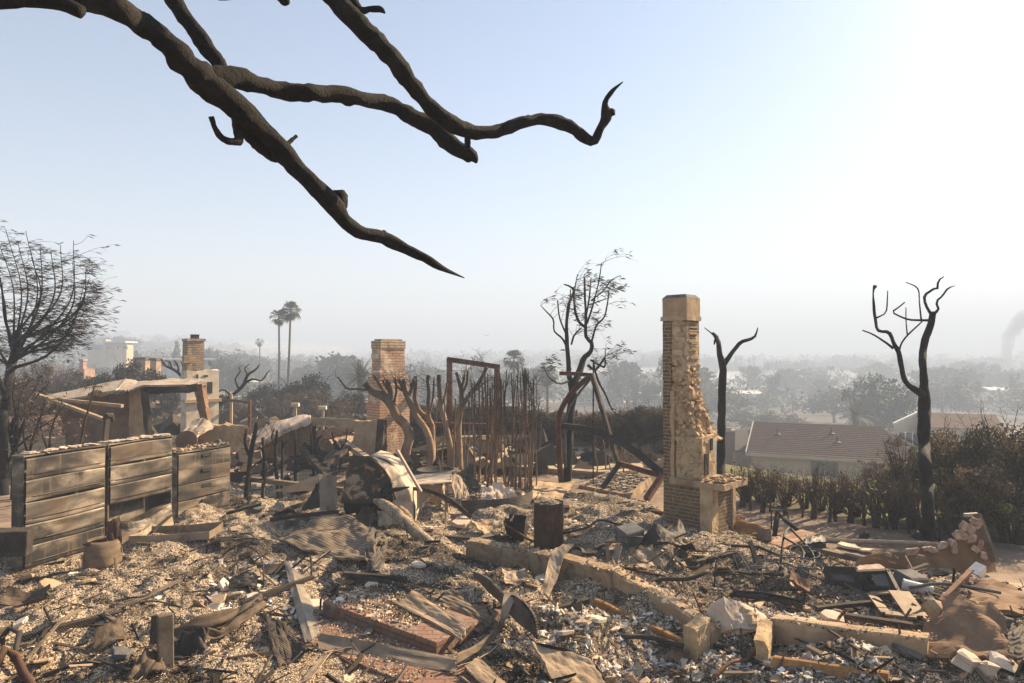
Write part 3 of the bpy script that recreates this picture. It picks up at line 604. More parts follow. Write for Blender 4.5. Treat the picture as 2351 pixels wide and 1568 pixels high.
# overhanging limbs of the burnt tree the photographer stands under (its trunk is left of the frame)
def overhang():
    t = thing('overhanging_tree', 'burnt bare tree reaching thick dark limbs across the sky from upper left', 'tree', (-4.9, 2.6, 0))
    MB().tube([(-4.9, 2.6, -.2), (-4.85, 2.6, 1.5), (-4.7, 2.65, 3.2), (-4.45, 2.75, 4.6), (-4.3, 2.9, 6.2), (-4.0, 3.1, 7.6)], [.42, .34, .31, .28, .22, .18], 14, .12, 2).build('trunk', 'limb_bark', t, smooth=True)
    def d(u, v): return 3.2 + 1.6 * float(sstep(100, 1100, u)) + .12 * float(vnoise(u / 90, v / 90, 0, 4))
    def d2(u, v): return 3.9 + 1.0 * float(sstep(700, 1450, u))
    def d4(u, v): return d(u, v) + .12
    L = [([(-330, -60, 86), (-150, -62, 80), (60, -38, 72), (180, -8, 66), (250, 12, 62), (320, 50, 60), (390, 106, 66), (440, 160, 76), (492, 205, 84), (540, 240, 66), (590, 287, 56), (640, 338, 54), (690, 396, 50), (732, 440, 48), (766, 470, 54), (790, 506, 40), (830, 535, 36), (880, 546, 35), (930, 571, 31), (980, 595, 25), (1020, 618, 15), (1066, 638, 3)], d, 14),
         ([(478, 180, 62), (540, 178, 58), (600, 197, 48), (660, 209, 46), (740, 214, 46), (830, 226, 44), (900, 242, 42), (950, 270, 44), (1000, 297, 46), (1030, 326, 44), (1060, 348, 40), (1085, 360, 36), (1094, 374, 6)], d, 12),
         ([(330, -110, 46), (390, -10, 44), (440, 60, 43), (470, 103, 43), (506, 152, 42), (520, 200, 30)], lambda u, v: 3.78 + .05 * (v / 100), 10),
         ([(-420, -20, 60), (-200, -8, 56), (0, 2, 46), (70, -2, 42), (130, 5, 40), (168, 18, 38), (187, 26, 34)], lambda u, v: 2.95, 12),
         ([(700, -70, 58), (762, -8, 56), (830, 62, 52), (890, 122, 50), (940, 186, 46), (990, 247, 44), (1040, 286, 44), (1100, 304, 38), (1150, 299, 36), (1200, 281, 34), (1250, 274, 32), (1300, 286, 38), (1337, 311, 30), (1362, 324, 26), (1380, 292, 22), (1393, 262, 30), (1388, 240, 17), (1405, 210, 11), (1430, 188, 3)], d2, 12),
         ([(798, -20, 26), (815, 8, 24), (828, 24, 20), (850, 21, 16), (874, 22, 17), (884, 30, 5)], lambda u, v: 4.05, 8),
         ([(542, 262, 26), (545, 300, 28), (548, 322, 24), (520, 323, 19), (498, 302, 17), (490, 285, 13), (485, 267, 15)], d4, 8),
         ([(545, 290, 30), (575, 312, 38), (605, 340, 36), (628, 360, 28), (650, 366, 16)], d4, 9),
         ([(648, 340, 14), (662, 328, 12), (681, 312, 9)], d, 7), ([(1074, 340, 18), (1073, 322, 17), (1074, 300, 20)], d2, 8),
         ([(630, -30, 26), (642, -6, 20), (655, 4, 22), (662, -4, 12)], lambda u, v: 4.0, 7), ([(470, -20, 14), (500, -3, 8), (540, -4, 6)], lambda u, v: 4.0, 6)]
    for i, (pts, df, n) in enumerate(L):
        P, R = pixchain(pts, df, max(8, int(len(pts) * 5))); R = R * .84
        if i == 0: P = np.concatenate([[(-4.62, 2.7, 3.9)], P]); R = np.concatenate([[.2], R])
        if i == 3: P = np.concatenate([[(-4.7, 2.65, 3.5)], P]); R = np.concatenate([[.16], R])
        if i == 4: P = np.concatenate([[(-4.1, 3.05, 7.2), (-3.2, 3.5, 6.6)], P]); R = np.concatenate([[.18, .16], R])
        R = R * (1 + .07 * fbm(np.arange(len(P)) * .45, i * 3.3, 0, 3, i)); mb = MB().tube(P, R, n + 4, .2, i + 3)
        if i in (0, 1, 4):                       # knots and torn stubs on the limb
            for q in range(5):
                k = RS.randint(len(P) // 4, len(P) - 6); o = RS.normal(0, 1, 3); o /= np.linalg.norm(o); mb.rock(P[k] + o * R[k] * .75, np.array((1, 1, 1)) * R[k] * RS.uniform(.5, .9), q + i * 9)
            if i == 0: 
                k = int(np.argmin(np.abs(P[:, 0] - W(775, 465, 4.5)[0]))); mb.rock(W(780, 462, d(780, 462)), (.11, .1, .13), 5); mb.rock(W(786, 450, d(780, 462)), (.05, .05, .07), 8)
            if i == 4: mb.rock(W(1400, 258, d2(1400, 258)), (.075, .06, .05), 4)
        mb.build('limb', 'limb_bark', t, smooth=True)
overhang()

# tall burnt trees whose shapes stand against the sky
t, _, _ = pixtree('burnt_tree', 'tall charred tree with two forked stems, standing at the right', 'tree', 11.4, [
    [(2133, 1250, 27), (2128, 1130, 26), (2121, 1000, 25), (2122, 918, 24), (2121, 897, 20), (2121, 859, 16), (2118, 821, 16), (2125, 777, 16), (2137, 747, 15), (2142, 720, 14)],
    [(2122, 908, 18), (2103, 896, 15), (2081, 879, 12), (2068, 834, 11), (2063, 808, 11), (2053, 790, 9), (2040, 763, 8), (2017, 759, 7), (2010, 734, 7), (2006, 700, 6), (2007, 661, 6), (2009, 657, 9)],
    [(2133, 735, 7), (2110, 735, 5), (2084, 733, 5), (2066, 726, 4), (2050, 716, 4), (2064, 705, 3), (2077, 694, 3)],
    [(2139, 722, 8), (2128, 705, 6), (2124, 677, 6), (2135, 669, 5), (2142, 663, 5), (2150, 664, 5), (2155, 644, 4), (2167, 635, 2)],
    [(2141, 722, 9), (2148, 717, 7), (2154, 713, 6), (2150, 693, 5), (2163, 680, 4), (2178, 661, 4), (2192, 656, 2)],
    [(2115, 735, 4), (2111, 698, 3), (2106, 661, 3), (2080, 648, 2)], [(2010, 731, 4), (2033, 718, 3), (2037, 690, 3), (2038, 668, 2)],
    [(2051, 800, 6), (2030, 784, 4.5), (2007, 769, 4), (1980, 758, 3)], [(2064, 806, 5), (2068, 792, 4), (2084, 769, 4), (2100, 754, 3.5), (2117, 738, 3)], [(2083, 768, 3), (2080, 735, 2.5), (2080, 706, 2)]], amp=.5, seed=4, sides=10)
pixtree('burnt_tree', 'black forked trunk right behind the tan chimney', 'tree', 14.0, [
    [(1655, 1170, 22), (1655, 1064, 20), (1657, 964, 18), (1658, 888, 17.5), (1659, 836, 17), (1652, 811, 12), (1649, 785, 11), (1642, 771, 9), (1636, 764, 5)],
    [(1660, 840, 14), (1669, 826, 12), (1690, 798, 9), (1702, 785, 8), (1718, 780, 7), (1732, 774, 6), (1740, 752, 2)], [(1644, 775, 5), (1632, 764, 3), (1617, 752, 1.8)], [(1640, 790, 4), (1642, 780, 5), (1648, 772, 5)]], amp=.4, seed=9, sides=10)
t, bc, _ = pixtree('burnt_tree', 'big charred tree with windswept burnt leaves behind the curved steel beams', 'tree', 16.2, [
    [(1301, 1118, 21), (1306, 1027, 20), (1311, 938, 19), (1315, 907, 19), (1310, 878, 14), (1306, 856, 12), (1305, 830, 11), (1302, 792, 10), (1301, 733, 7), (1306, 697, 6), (1316, 664, 5), (1306, 656, 4), (1296, 653, 3)],
    [(1314, 890, 17), (1334, 845, 15), (1342, 820, 14), (1355, 809, 11), (1358, 787, 10), (1347, 776, 8), (1345, 751, 8), (1345, 717, 6), (1343, 680, 5), (1342, 638, 5)],
    [(1345, 752, 7), (1330, 740, 6), (1322, 722, 6), (1318, 690, 5), (1316, 660, 4)], [(1345, 728, 5), (1352, 690, 4), (1357, 640, 3.5)], [(1348, 742, 5), (1360, 705, 4), (1368, 676, 3.5), (1376, 640, 3), (1381, 604, 2)],
    [(1357, 788, 6), (1362, 770, 5), (1370, 746, 5), (1386, 730, 4), (1394, 700, 3.5), (1398, 669, 3)], [(1303, 800, 6), (1290, 776, 5), (1273, 761, 4), (1270, 733, 4), (1254, 715, 3), (1242, 702, 1.5)],
    [(1350, 838, 7), (1365, 850, 6), (1381, 832, 5), (1388, 822, 4)], [(1356, 826, 5), (1372, 836, 5), (1388, 843, 5), (1389, 820, 2.5), (1391, 800, 1.5)], [(1310, 873, 6), (1286, 881, 4), (1258, 863, 3), (1250, 845, 2)],
    [(1318, 690, 4), (1320, 660, 3), (1326, 630, 2)], [(1312, 790, 5), (1318, 770, 4), (1335, 752, 3)], [(1301, 770, 5), (1285, 730, 4), (1280, 690, 3)], [(1302, 740, 4), (1308, 700, 3), (1310, 665, 2.5)],
    [(1357, 690, 3), (1385, 668, 3), (1408, 640, 2), (1425, 632, 1.5)], [(1352, 700, 3), (1380, 690, 2.5), (1405, 682, 1.5)]], amp=.9, seed=12, sides=9, jit=.2)
def wind_tufts(t, chains, n, wind, lo, hi, L, leafn, size, start=2, name='foliage'):
    mt = MB(); ml = MB()
    for _ in range(n):
        P, R = chains[RS.randint(start, len(chains))]; k = RS.randint(len(P) // 3, len(P)); d = np.array([RS.normal(.3, .5), RS.normal(0, .5), RS.uniform(lo, hi)])
        tips = twig(mt, P[k], d / np.linalg.norm(d), L * RS.uniform(.5, 1.3), .007, 1, 3, .3, wind)
        for p, dd in tips:
            m = RS.poisson(leafn)
            if m: leaves(ml, p + RS.normal(0, .025, (m, 3)), size, pick(([(.035, .03, .022), (.06, .05, .035), (.02, .018, .015)], [.5, .3, .2]), m), .16, .1, wind, .35)
    a = mt.build('twig', 'dead_twig', t); a['kind'] = 'stuff'
    if ml.n: b = ml.build(name, 'leaf', t, col=True); b['kind'] = 'stuff'
wind_tufts(t, bc, 60, (1.0, .1, -.02), -.1, .9, .5, 3.2, .13, 2)

# the windblown fine-branched tree at the left edge
def windy_tree():
    d0 = 15.0; base = [(8, 1135, 24), (6, 1000, 21), (16, 900, 19), (26, 840, 18)]
    ch = [base + [(38, 800, 18), (42, 760, 14)]]
    tips = [(51, 526), (97, 530), (30, 545), (130, 560), (177, 562), (155, 575), (207, 552), (205, 600), (243, 640), (236, 612), (230, 655), (225, 690), (214, 726), (190, 750), (-20, 560), (-40, 620), (5, 530), (80, 560), (-60, 700), (110, 590)]
    for i, (u, v) in enumerate(tips):
        s = (26 + RS.uniform(-4, 6), 850 - RS.uniform(0, 70)); k = (u - s[0]); w_ = RS.uniform(6, 9)
        m1 = (s[0] + k * .38 + RS.normal(0, 4), s[1] - (s[1] - v) * RS.uniform(.16, .24)); m2 = (s[0] + k * .72 + RS.normal(0, 5), s[1] - (s[1] - v) * RS.uniform(.5, .58))
        ch.append([(s[0], s[1], w_), (*m1, w_ * .7), (*m2, w_ * .42), (u - 38, v, 1.2)])
    ch.append([(22, 1000, 12), (35, 960, 9), (62, 925, 7), (82, 890, 4), (95, 862, 2)]); ch.append([(18, 940, 12), (6, 890, 10), (-15, 850, 8)]); ch.append([(20, 1060, 8), (45, 1000, 6), (60, 960, 4), (75, 930, 2)])
    t, cs, f = pixtree('windblown_tree', 'bare fine-branched burnt tree swept rightwards by wind at left edge', 'tree', d0, ch, 'charred_bark', 1.3, 31, 7, .15)
    mt = MB(); ml = MB()
    for P, R in cs[1:21]:
        for _ in range(34):
            k = int(len(P) * RS.uniform(.2, 1)) - 1; d = np.array([RS.uniform(.6, 1.1), RS.normal(0, .6), RS.normal(.06, .2)]); d /= np.linalg.norm(d); L = RS.uniform(.2, .62)
            tp = twig(mt, P[k], d, L * RS.choice([.5, 1, 1.25]), .0062, 1 if RS.rand() < .6 else 0, 3, .34, (.7, 0, -.1), 6)
            for p, dd in tp:
                m = RS.poisson(2.6)
                if m: leaves(ml, p - dd * RS.uniform(0, .12, (m, 1)), .14, pick(([(.04, .04, .025), (.06, .052, .033), (.02, .018, .015)], [.5, .3, .2]), m), .1, .05, (1, 0, -.05), .25)
    for P, R in cs[21:]:
        for _ in range(14):
            k = RS.randint(1, len(P)); d = RS.normal(0, 1, 3); d[2] = abs(d[2]) * .6; twig(mt, P[k], d / np.linalg.norm(d), RS.uniform(.3, .8), .007, 1)
    mt.build('twig', 'dead_twig', t)['kind'] = 'stuff'; ml.build('foliage', 'leaf', t, col=True)['kind'] = 'stuff'
windy_tree()

# pollarded trunks in the middle
def pollard(label, ch, seed, sprouts=10, d0=18.0):
    t, cs, f = pixtree('pollarded_tree', label, 'tree', d0, ch, 'scorched_trunk', .35, seed, 10, .12, 'pollarded trees in front of the brick chimney'); mt = MB()
    for P, R in cs:
        for _ in range(sprouts // 2):
            k = RS.randint(len(P) // 3, len(P)); d = np.array([RS.normal(0, .7), RS.normal(0, .7), RS.uniform(.1, 1)]); twig(mt, P[k], d / np.linalg.norm(d), RS.uniform(.25, .8), .008, 1)
    mt.build('twig', 'dead_twig', t)['kind'] = 'stuff'; return t
pollard('thick pollarded trunk leaning left across the brick chimney', [[(938, 1092, 25), (932, 1035, 23), (940, 1003, 22), (932, 978, 22), (911, 956, 21), (896, 925, 20), (880, 910, 20), (861, 901, 19), (848, 890, 16), (838, 879, 15)],
    [(896, 915, 14), (896, 895, 13), (891, 879, 13), (892, 875, 16)], [(845, 895, 6), (830, 894, 6), (815, 893, 5), (798, 893, 5), (786, 880, 4), (776, 866, 3)], [(886, 905, 7), (872, 884, 7), (864, 870, 6), (858, 862, 5)], [(894, 900, 6), (884, 886, 5), (878, 872, 5)], [(905, 925, 6), (910, 890, 5), (907, 868, 4)]], 3)
pollard('pollarded trunk with many short cut prongs, second from the brick chimney', [[(982, 1090, 18), (990, 1044, 17), (979, 990, 16), (957, 956, 15), (941, 924, 14), (932, 904, 12), (924, 888, 9), (916, 871, 9)], [(934, 908, 9), (930, 890, 8), (926, 870, 8)], [(936, 910, 9), (946, 890, 8), (951, 871, 9)], [(930, 900, 6), (914, 890, 5), (905, 875, 4)], [(938, 915, 6), (944, 900, 5), (943, 880, 5)]], 5)
pollard('slim curved pollarded trunk crossing behind the pronged one', [[(993, 1085, 12), (994, 1025, 12), (985, 962, 11), (963, 943, 10), (953, 918, 10), (954, 885, 9), (954, 864, 9)], [(988, 975, 9), (983, 935, 8), (984, 900, 8), (983, 866, 9), (985, 862, 11)], [(985, 950, 6), (993, 920, 5), (996, 885, 5), (996, 870, 4)]], 7, 8, 18.4)
pollard('pollarded trunk with a single blunt top before the left portal post', [[(1031, 1084, 15), (1034, 1039, 14), (1023, 976, 13), (1012, 924, 12), (1009, 890, 11), (1008, 861, 12)], [(1014, 930, 6), (1022, 905, 5), (1026, 880, 4)], [(1020, 960, 5), (1008, 940, 4), (1003, 920, 3)]], 8)
pollard('forked pollarded trunk standing under the rusty portal beam', [[(1057, 1084, 15), (1055, 1030, 14), (1053, 976, 14), (1060, 924, 13), (1058, 888, 10), (1052, 870, 8), (1048, 855, 7)], [(1062, 930, 12), (1084, 898, 10), (1104, 872, 9), (1113, 852, 8), (1117, 843, 10)], [(1058, 893, 6), (1064, 876, 6), (1066, 862, 5)], [(1060, 905, 6), (1070, 885, 6), (1074, 852, 5)], [(1070, 918, 5), (1100, 890, 4), (1120, 872, 3)]], 10)

# thin scorched poles in front of the portal frame and burnt saplings left of the wreck
def pole(name, label, pts, d0, seed, group, tw=3, mat='scorched_pole', L=.5):
    t, cs, f = pixtree(name, label, 'sapling', d0, pts, mat, .2, seed, 6, .18, group); mt = MB()
    for P, R in cs:
        for _ in range(tw):
            k = int(len(P) * RS.uniform(.4, 1)) - 1; d = np.array([RS.normal(0, .5), RS.normal(0, .5), RS.uniform(.3, 1)]); twig(mt, P[k], d / np.linalg.norm(d), L * RS.uniform(.4, 1.2), .006, 1)
    if tw: mt.build('twig', 'dead_twig', t)['kind'] = 'stuff'
    return t
us = [1074, 1090, 1100, 1113, 1126, 1136, 1142, 1148, 1156, 1163, 1174, 1184, 1190, 1194, 1199, 1203, 1207, 1213, 1219, 1226, 1238, 1002, 1020, 1046, 1063, 1081, 1106, 1120, 1131, 1151, 1187, 1205, 1211, 1224, 1372, 1384, 1400, 1416, 1430, 1446]
vt = [905, 876, 868, 854, 890, 866, 848, 856, 880, 850, 856, 872, 846, 866, 843, 858, 846, 851, 880, 862, 925, 930, 905, 915, 880, 862, 872, 858, 880, 870, 862, 850, 868, 872, 985, 1010, 1000, 1022, 1015, 1030]
KIND = ['slim', 'crooked', 'straight', 'thin', 'leaning', 'knotty']
for i, (u, v) in enumerate(zip(us, vt)):
    r = RS.uniform(-13, 13); vb = 1128 + RS.uniform(-14, 16) - (30 if u > 1300 else 0); w_ = RS.uniform(2.8, 5.8) * (.8 if u > 1300 else 1); d0 = 4858 / (vb - 815.0)
    ch = [[(u + r, vb, w_ * 1.15), (u + r * .5 + RS.normal(0, 3.5), vb - (vb - v) * .3, w_), (u + RS.normal(0, 3.5), vb - (vb - v) * .62, w_ * .85), (u, v, w_ * .6)]]
    if RS.rand() < .6: q = RS.uniform(.5, .75); ch.append([(u + RS.normal(0, .5), vb - (vb - v) * q, w_ * .6), (u + RS.choice([-1, 1]) * RS.uniform(3, 6), vb - (vb - v) * (q + .13), w_ * .55), (u + RS.choice([-1, 1]) * RS.uniform(4, 7), v + RS.uniform(0, 15), w_ * .4)])
    lab = ('%s scorched pole %s' % (KIND[i % 6], 'among the pollarded trunks' if u < 1070 else 'left of the dense pole thicket by the forked pollard' if u < 1120 else 'against the right portal post' if u < 1160 else 'just right of the right portal post' if u < 1186 else 'inside the densest pole thicket' if u < 1229 else 'at the right edge of the pole thicket' if u < 1300 else 'beneath the long curved steel beam'))
    pole('scorched_pole', lab, ch, d0, 40 + i, 'thin scorched poles before the portal frame', 5, L=.45)
S = [('thick charred sapling with knobbly forks right of the filing cabinets', [[(566, 1142, 14), (572, 1080, 13), (580, 1020, 11), (590, 970, 8)], [(574, 1050, 8), (562, 1015, 7), (566, 985, 5)], [(578, 1030, 6), (588, 1000, 5)]]),
     ('straight charred sapling stump beside the bent metal rack', [[(603, 1140, 8), (606, 1060, 7), (603, 1004, 6)]]),
     ('charred sapling with antler-like tip, left one of a close pair', [[(640, 1138, 9), (633, 1060, 8), (636, 988, 6)], [(634, 1030, 5), (624, 1002, 4), (630, 985, 3)]]),
     ('thinner charred sapling, right one of a close pair', [[(646, 1136, 7), (648, 1060, 6), (650, 1008, 5)], [(649, 1030, 4), (660, 1008, 3)]]),
     ('young burnt conifer with whorls of bare twigs before the slumped wall', [[(678, 1112, 7), (678, 1050, 6), (678, 992, 4)]]),
     ('crooked charred sapling left of the tan panel', [[(722, 1107, 8), (717, 1060, 7), (715, 1010, 6), (713, 982, 4)]]),
     ('short charred sapling with blunt top left of the tan panel', [[(727, 1107, 8), (731, 1060, 7), (733, 1004, 6), (738, 1000, 5)]]),
     ('burnt sapling with a wide two-armed fork in front of the tan panel', [[(780, 1098, 7), (781, 1050, 6), (779, 1030, 6), (766, 1012, 4), (762, 990, 3)], [(780, 1034, 5), (792, 1018, 4), (797, 985, 2)]]),
     ('spindly burnt conifer left of the brick chimney', [[(834, 1062, 6), (834, 1020, 5), (833, 965, 3)]]), ('twiggy dead sapling against the brick chimney', [[(882, 1082, 5), (881, 1030, 4), (880, 975, 3)]])]
for i, (lab, ch) in enumerate(S): pole('burnt_sapling', lab, ch, 4858 / (ch[0][0][1] - 815.0), 80 + i, 'burnt saplings between cabinets and wreck', 16 if 'conifer' in lab or 'twiggy' in lab else 5, 'charred_bark', .5)

# burnt hedge stumps along the right boundary
HU = [1700, 1728, 1752, 1775, 1800, 1840, 1861, 1900, 1925, 1958, 1985, 2010, 2035, 2062, 2085, 2106, 2160, 2185]
HN = ['bushy', 'thin', 'broad', 'slim', 'bushy', 'thin', 'broad', 'slim', 'bushy', 'broad', 'thin', 'bushy', 'slim', 'broad', 'thin', 'bushy', 'thin', 'bushy']
HP = ['nearest the tan chimney', 'second from the tan chimney', 'third from the tan chimney', 'left of the house gable end', 'below the house gable end', 'left of the house window', 'left of the house window', 'below the house window', 'right of the house window', 'below the middle of the roof eave', 'below the right half of the eave', 'midway from house window to tall black tree', 'below the right end of the eave', 'left of the tall black tree', 'just left of the tall black tree', 'touching the tall black tree', 'right of the tall black tree', 'by the leaning stone-clad panel']
for i, u in enumerate(HU):
    u = u + RS.uniform(-9, 9)
    vb = 1160 + (u - 1690) * .17 + RS.uniform(-4, 4); p = G(u, vb); big = HN[i] in ('broad', 'bushy'); x, y = p[0], p[1]; z0 = float(H(x, y))
    t = thing('hedge_stump', '%s charred hedge stump %s' % (HN[i], HP[i]), 'shrub', (x, y, z0), 'charred hedge stumps along the right boundary'); m = MB(); h = RS.uniform(.6, .92); r0 = (.05 if big else .028) * RS.uniform(.7, 1.25)
    m.tube([(x, y, z0 - .1), (x + RS.normal(0, .03), y, z0 + h * .3), (x + RS.normal(0, .06), y, z0 + h * .62)], [r0 * 1.15, r0, r0 * .75], 9, .25, i); m.build('trunk', 'scorched_hedge', t, smooth=True)
    mt = MB()
    for k in range(34 if big else 9):
        a = RS.uniform(0, 6.28); rr = r0 * .7; hh = RS.uniform(.18, .62) * h; out = RS.uniform(.3, 1.0) * (1.0 if big else .5); p0 = np.array((x + rr * math.cos(a), y + rr * math.sin(a), z0 + hh)); e = (h * RS.uniform(.75, 1.12) - hh)
        q = np.array((math.cos(a), math.sin(a), 0)) * out * .33; P = [p0, p0 + q * .7 + (0, 0, e * .3), p0 + q * 1.0 + (0, 0, e * .7), p0 + q * .9 + (0, 0, e)]
        mt.tube(P, [.011, .008, .006, .003], 4, caps=False)
        if RS.rand() < .5: twig(mt, P[2], q + (RS.normal(0, .3), RS.normal(0, .3), .6), .3, .005, 1)
    mt.build('twig', 'scorched_hedge', t)['kind'] = 'stuff'
    ml = MB(); n = 60 if i in (2, 4, 5, 11, 13) else 24; Q = np.array((x + .2, y + .2, z0 + h * .72)) + RS.normal(0, 1, (n, 3)) * (.3, .25, .16)
    leaves(ml, Q, .075, pick(([(.33, .25, .035), (.2, .19, .04), (.12, .075, .035), (.06, .045, .025)], [.3, .2, .3, .2] if n > 100 else [.08, .12, .4, .4]), n), .6); ml.build('foliage', 'leaf', t, col=True)['kind'] = 'stuff'

# prototype shrubs and trees, copied over the middle distance and the valley
BROWN = ([(.135, .092, .056), (.09, .064, .042), (.18, .13, .08), (.05, .04, .03)], [.35, .25, .2, .2])
DARK = ([(.028, .027, .017), (.045, .04, .024), (.07, .055, .03), (.018, .016, .012)], [.35, .3, .15, .2])
HAZY = ([(.085, .092, .058), (.065, .075, .048), (.11, .11, .07), (.09, .075, .055)], [.3, .3, .2, .2])
DRY = ([(.30, .235, .05), (.19, .16, .05), (.13, .09, .05), (.08, .06, .04)], [.2, .2, .35, .25])
MIXED = ([(.07, .05, .03), (.04, .032, .021), (.10, .07, .038), (.075, .07, .03), (.022, .019, .014)], [.3, .25, .15, .12, .18])
OLIVE = ([(.10, .10, .042), (.095, .082, .042), (.16, .145, .05), (.14, .10, .055), (.05, .046, .03)], [.3, .25, .12, .18, .15])
GREEN = ([(.05, .062, .03), (.035, .045, .022), (.075, .08, .035), (.06, .05, .03)], [.35, .3, .2, .15])
def proto_bush(name, pal, n, size, k, stems=16):
    t = thing(name, 'x', 'shrub', (0, 0, 0)); mb = MB(); crown(mb, (0, 0, .62), (.5, .5, .42), n, size, pal, k, .30, .5, -.85); mb.build('foliage', 'leaf', t, col=True)['kind'] = 'stuff'
    ms = MB()
    for i in range(stems):
        a = RS.uniform(0, 6.28); r = RS.uniform(.02, .12); tip = np.array((math.cos(a) * .42, math.sin(a) * .42, RS.uniform(.5, 1.02))); ms.tube([(r * math.cos(a), r * math.sin(a), -.05), tip * (.4, .4, .5), tip], [.016, .011, .004], 4, caps=False)
        for _ in range(3): twig(ms, tip * RS.uniform(.5, 1), np.array((math.cos(a), math.sin(a), 1.0)) + RS.normal(0, .5, 3), .25, .004, 1)
    ms.build('stem', 'dead_twig', t); return t
def proto_tree(name, pal, n, size, k, shape=(.5, .5, .36), cz=.64, tight=.3, low=-.5, trunk=.03):
    t = thing(name, 'x', 'tree', (0, 0, 0)); mb = MB(); crown(mb, (0, 0, cz), shape, n, size, pal, k, tight, .6, low); mb.build('crown', 'leaf', t, col=True)['kind'] = 'stuff'
    ms = MB().tube([(0, 0, -.08), (.01, 0, .3), (0, .01, cz)], [trunk, trunk * .8, trunk * .3], 6)
    for i in range(9):
        a = RS.uniform(0, 6.28); q = np.array((math.cos(a) * shape[0], math.sin(a) * shape[1], 0)) * .75; ms.tube([(0, 0, RS.uniform(.2, cz * .8)), q * .5 + (0, 0, cz * .85), q + (0, 0, cz + RS.uniform(-.1, .2))], [trunk * .45, trunk * .3, trunk * .1], 4, caps=False)
    ms.build('trunk', 'dead_twig', t); return t
def proto_bare(name, h=1.0):
    t = thing(name, 'x', 'tree', (0, 0, 0)); ms = MB(); ms.tube([(0, 0, -.05), (.01, .01, .25), (0, .02, .5)], [.035, .028, .02], 6)
    for i in range(11):
        a = RS.uniform(0, 6.28); d = np.array((math.cos(a) * .8, math.sin(a) * .8, RS.uniform(.5, 1.3))); twig(ms, (0, .01, RS.uniform(.25, .5)), d / np.linalg.norm(d), RS.uniform(.3, .5), .014, 2)
    ms.build('trunk', 'dead_twig', t); return t
def frond_fan(mb, o, a, el, L, pal, droop=.5):
    d = np.array((math.cos(a) * math.cos(el), math.sin(a) * math.cos(el), math.sin(el))); p1 = o + d * L * .55; mb.add(*[x for x in _ribb(o, p1, .02 * L)], col=pal[0])
    s = np.cross(d, (0, 0, 1)); s /= np.linalg.norm(s) + 1e-9
    for q in np.linspace(-1.15, 1.15, 9):
        dd = d * math.cos(q) + s * math.sin(q); tip = p1 + dd * L * .55 + np.array((0, 0, -droop * L * .28 * RS.uniform(.6, 1.3))); mid = p1 + dd * L * .3; x = np.cross(dd, d + (0, 0, 1)); x /= np.linalg.norm(x) + 1e-9
        c = np.array(pal[RS.randint(len(pal))]) * RS.uniform(.7, 1.3); mb.add([p1, mid + s * .045 * L, tip, mid - s * .045 * L], [(0, 1, 2, 3)], c)
def _ribb(a, b, w_):
    d = b - a; s = np.cross(d, (0, 0, 1)); s = s / (np.linalg.norm(s) + 1e-9) * w_ / 2; return [a - s, a + s, b + s, b - s], [(0, 1, 2, 3)]
GP = [(.075, .085, .03), (.05, .06, .025), (.11, .105, .04), (.04, .04, .02)]; BP = [(.09, .065, .035), (.06, .045, .025), (.12, .09, .05)]
def proto_palm(name, h, cr, tr, n=46, lean=0.0, skirt=16):
    t = thing(name, 'x', 'palm', (0, 0, 0)); k = np.linspace(0, 1, 12); P = np.stack([lean * k**1.5, 0.02 * h * np.sin(k * 3), k * h], 1); P[0, 2] = -.5
    MB().tube(P, tr * (1.25 - .45 * k), 8, .08, 3).build('trunk', 'palm_trunk', t, smooth=True); top = P[-1]; mb = MB()
    for i in range(n): el = RS.uniform(-.45, 1.25); frond_fan(mb, top, RS.uniform(0, 6.28), el, cr * RS.uniform(.85, 1.1), GP, 1.2 - el * .6)
    for i in range(skirt): frond_fan(mb, top - (0, 0, cr * .1), RS.uniform(0, 6.28), RS.uniform(-1.3, -.5), cr * RS.uniform(.6, .8), BP, 1)
    mb.build('crown', 'leaf', t, col=True); return t
def proto_date(name, h, cr, tr, n=60, pal=GP):
    t = thing(name, 'x', 'palm', (0, 0, 0)); MB().tube([(0, 0, -.5), (0.02, 0, h * .5), (0, 0, h)], [tr, tr * .9, tr], 9, .12, 5).build('trunk', 'palm_trunk', t, smooth=True); mb = MB()
    for i in range(n):
        a = RS.uniform(0, 6.28); el = RS.uniform(-.3, 1.45); L = cr * RS.uniform(.9, 1.2); P = [np.array((0, 0, h))]; d = np.array((math.cos(a) * math.cos(el), math.sin(a) * math.cos(el), math.sin(el)))
        for q in range(9): d = d + (0, 0, -.11); d /= np.linalg.norm(d); P.append(P[-1] + d * L / 9)
        P = np.array(P); s = np.cross(d, (0, 0, 1)); s /= np.linalg.norm(s)
        for q in range(1, 10):
            for sg in (-1, 1):
                for hlf in (0, .5):
                    o = P[q] - (P[q] - P[q - 1]) * hlf; T = P[q] - P[q - 1]; T /= np.linalg.norm(T); tip = o + (s * sg * .75 + T * .6 + np.array((0, 0, -.15))) * L * .2 * (1.15 - q / 10); c = np.array(pal[RS.randint(len(pal))]) * RS.uniform(.6, 1.3); mb.add([o, (o + tip) / 2 + T * .025 * L, tip, (o + tip) / 2 - T * .025 * L], [(0, 1, 2, 3)], c)
    mb.build('crown', 'leaf', t, col=True); return t
PROTO = {}
LM = [(-60, 'left edge'), (240, 'tan house'), (455, 'white chimney'), (655, 'tall palms'), (890, 'orange chimney'), (1087, 'portal frame'), (1320, 'charred tree'), (1560, 'tan chimney'), (1665, 'forked trunk'), (1890, 'house roof'), (2120, 'tall black tree'), (2400, 'right edge')]
FR = ['close to %s', 'a quarter from %s to %s', 'midway from %s to %s', 'three quarters from %s to %s']
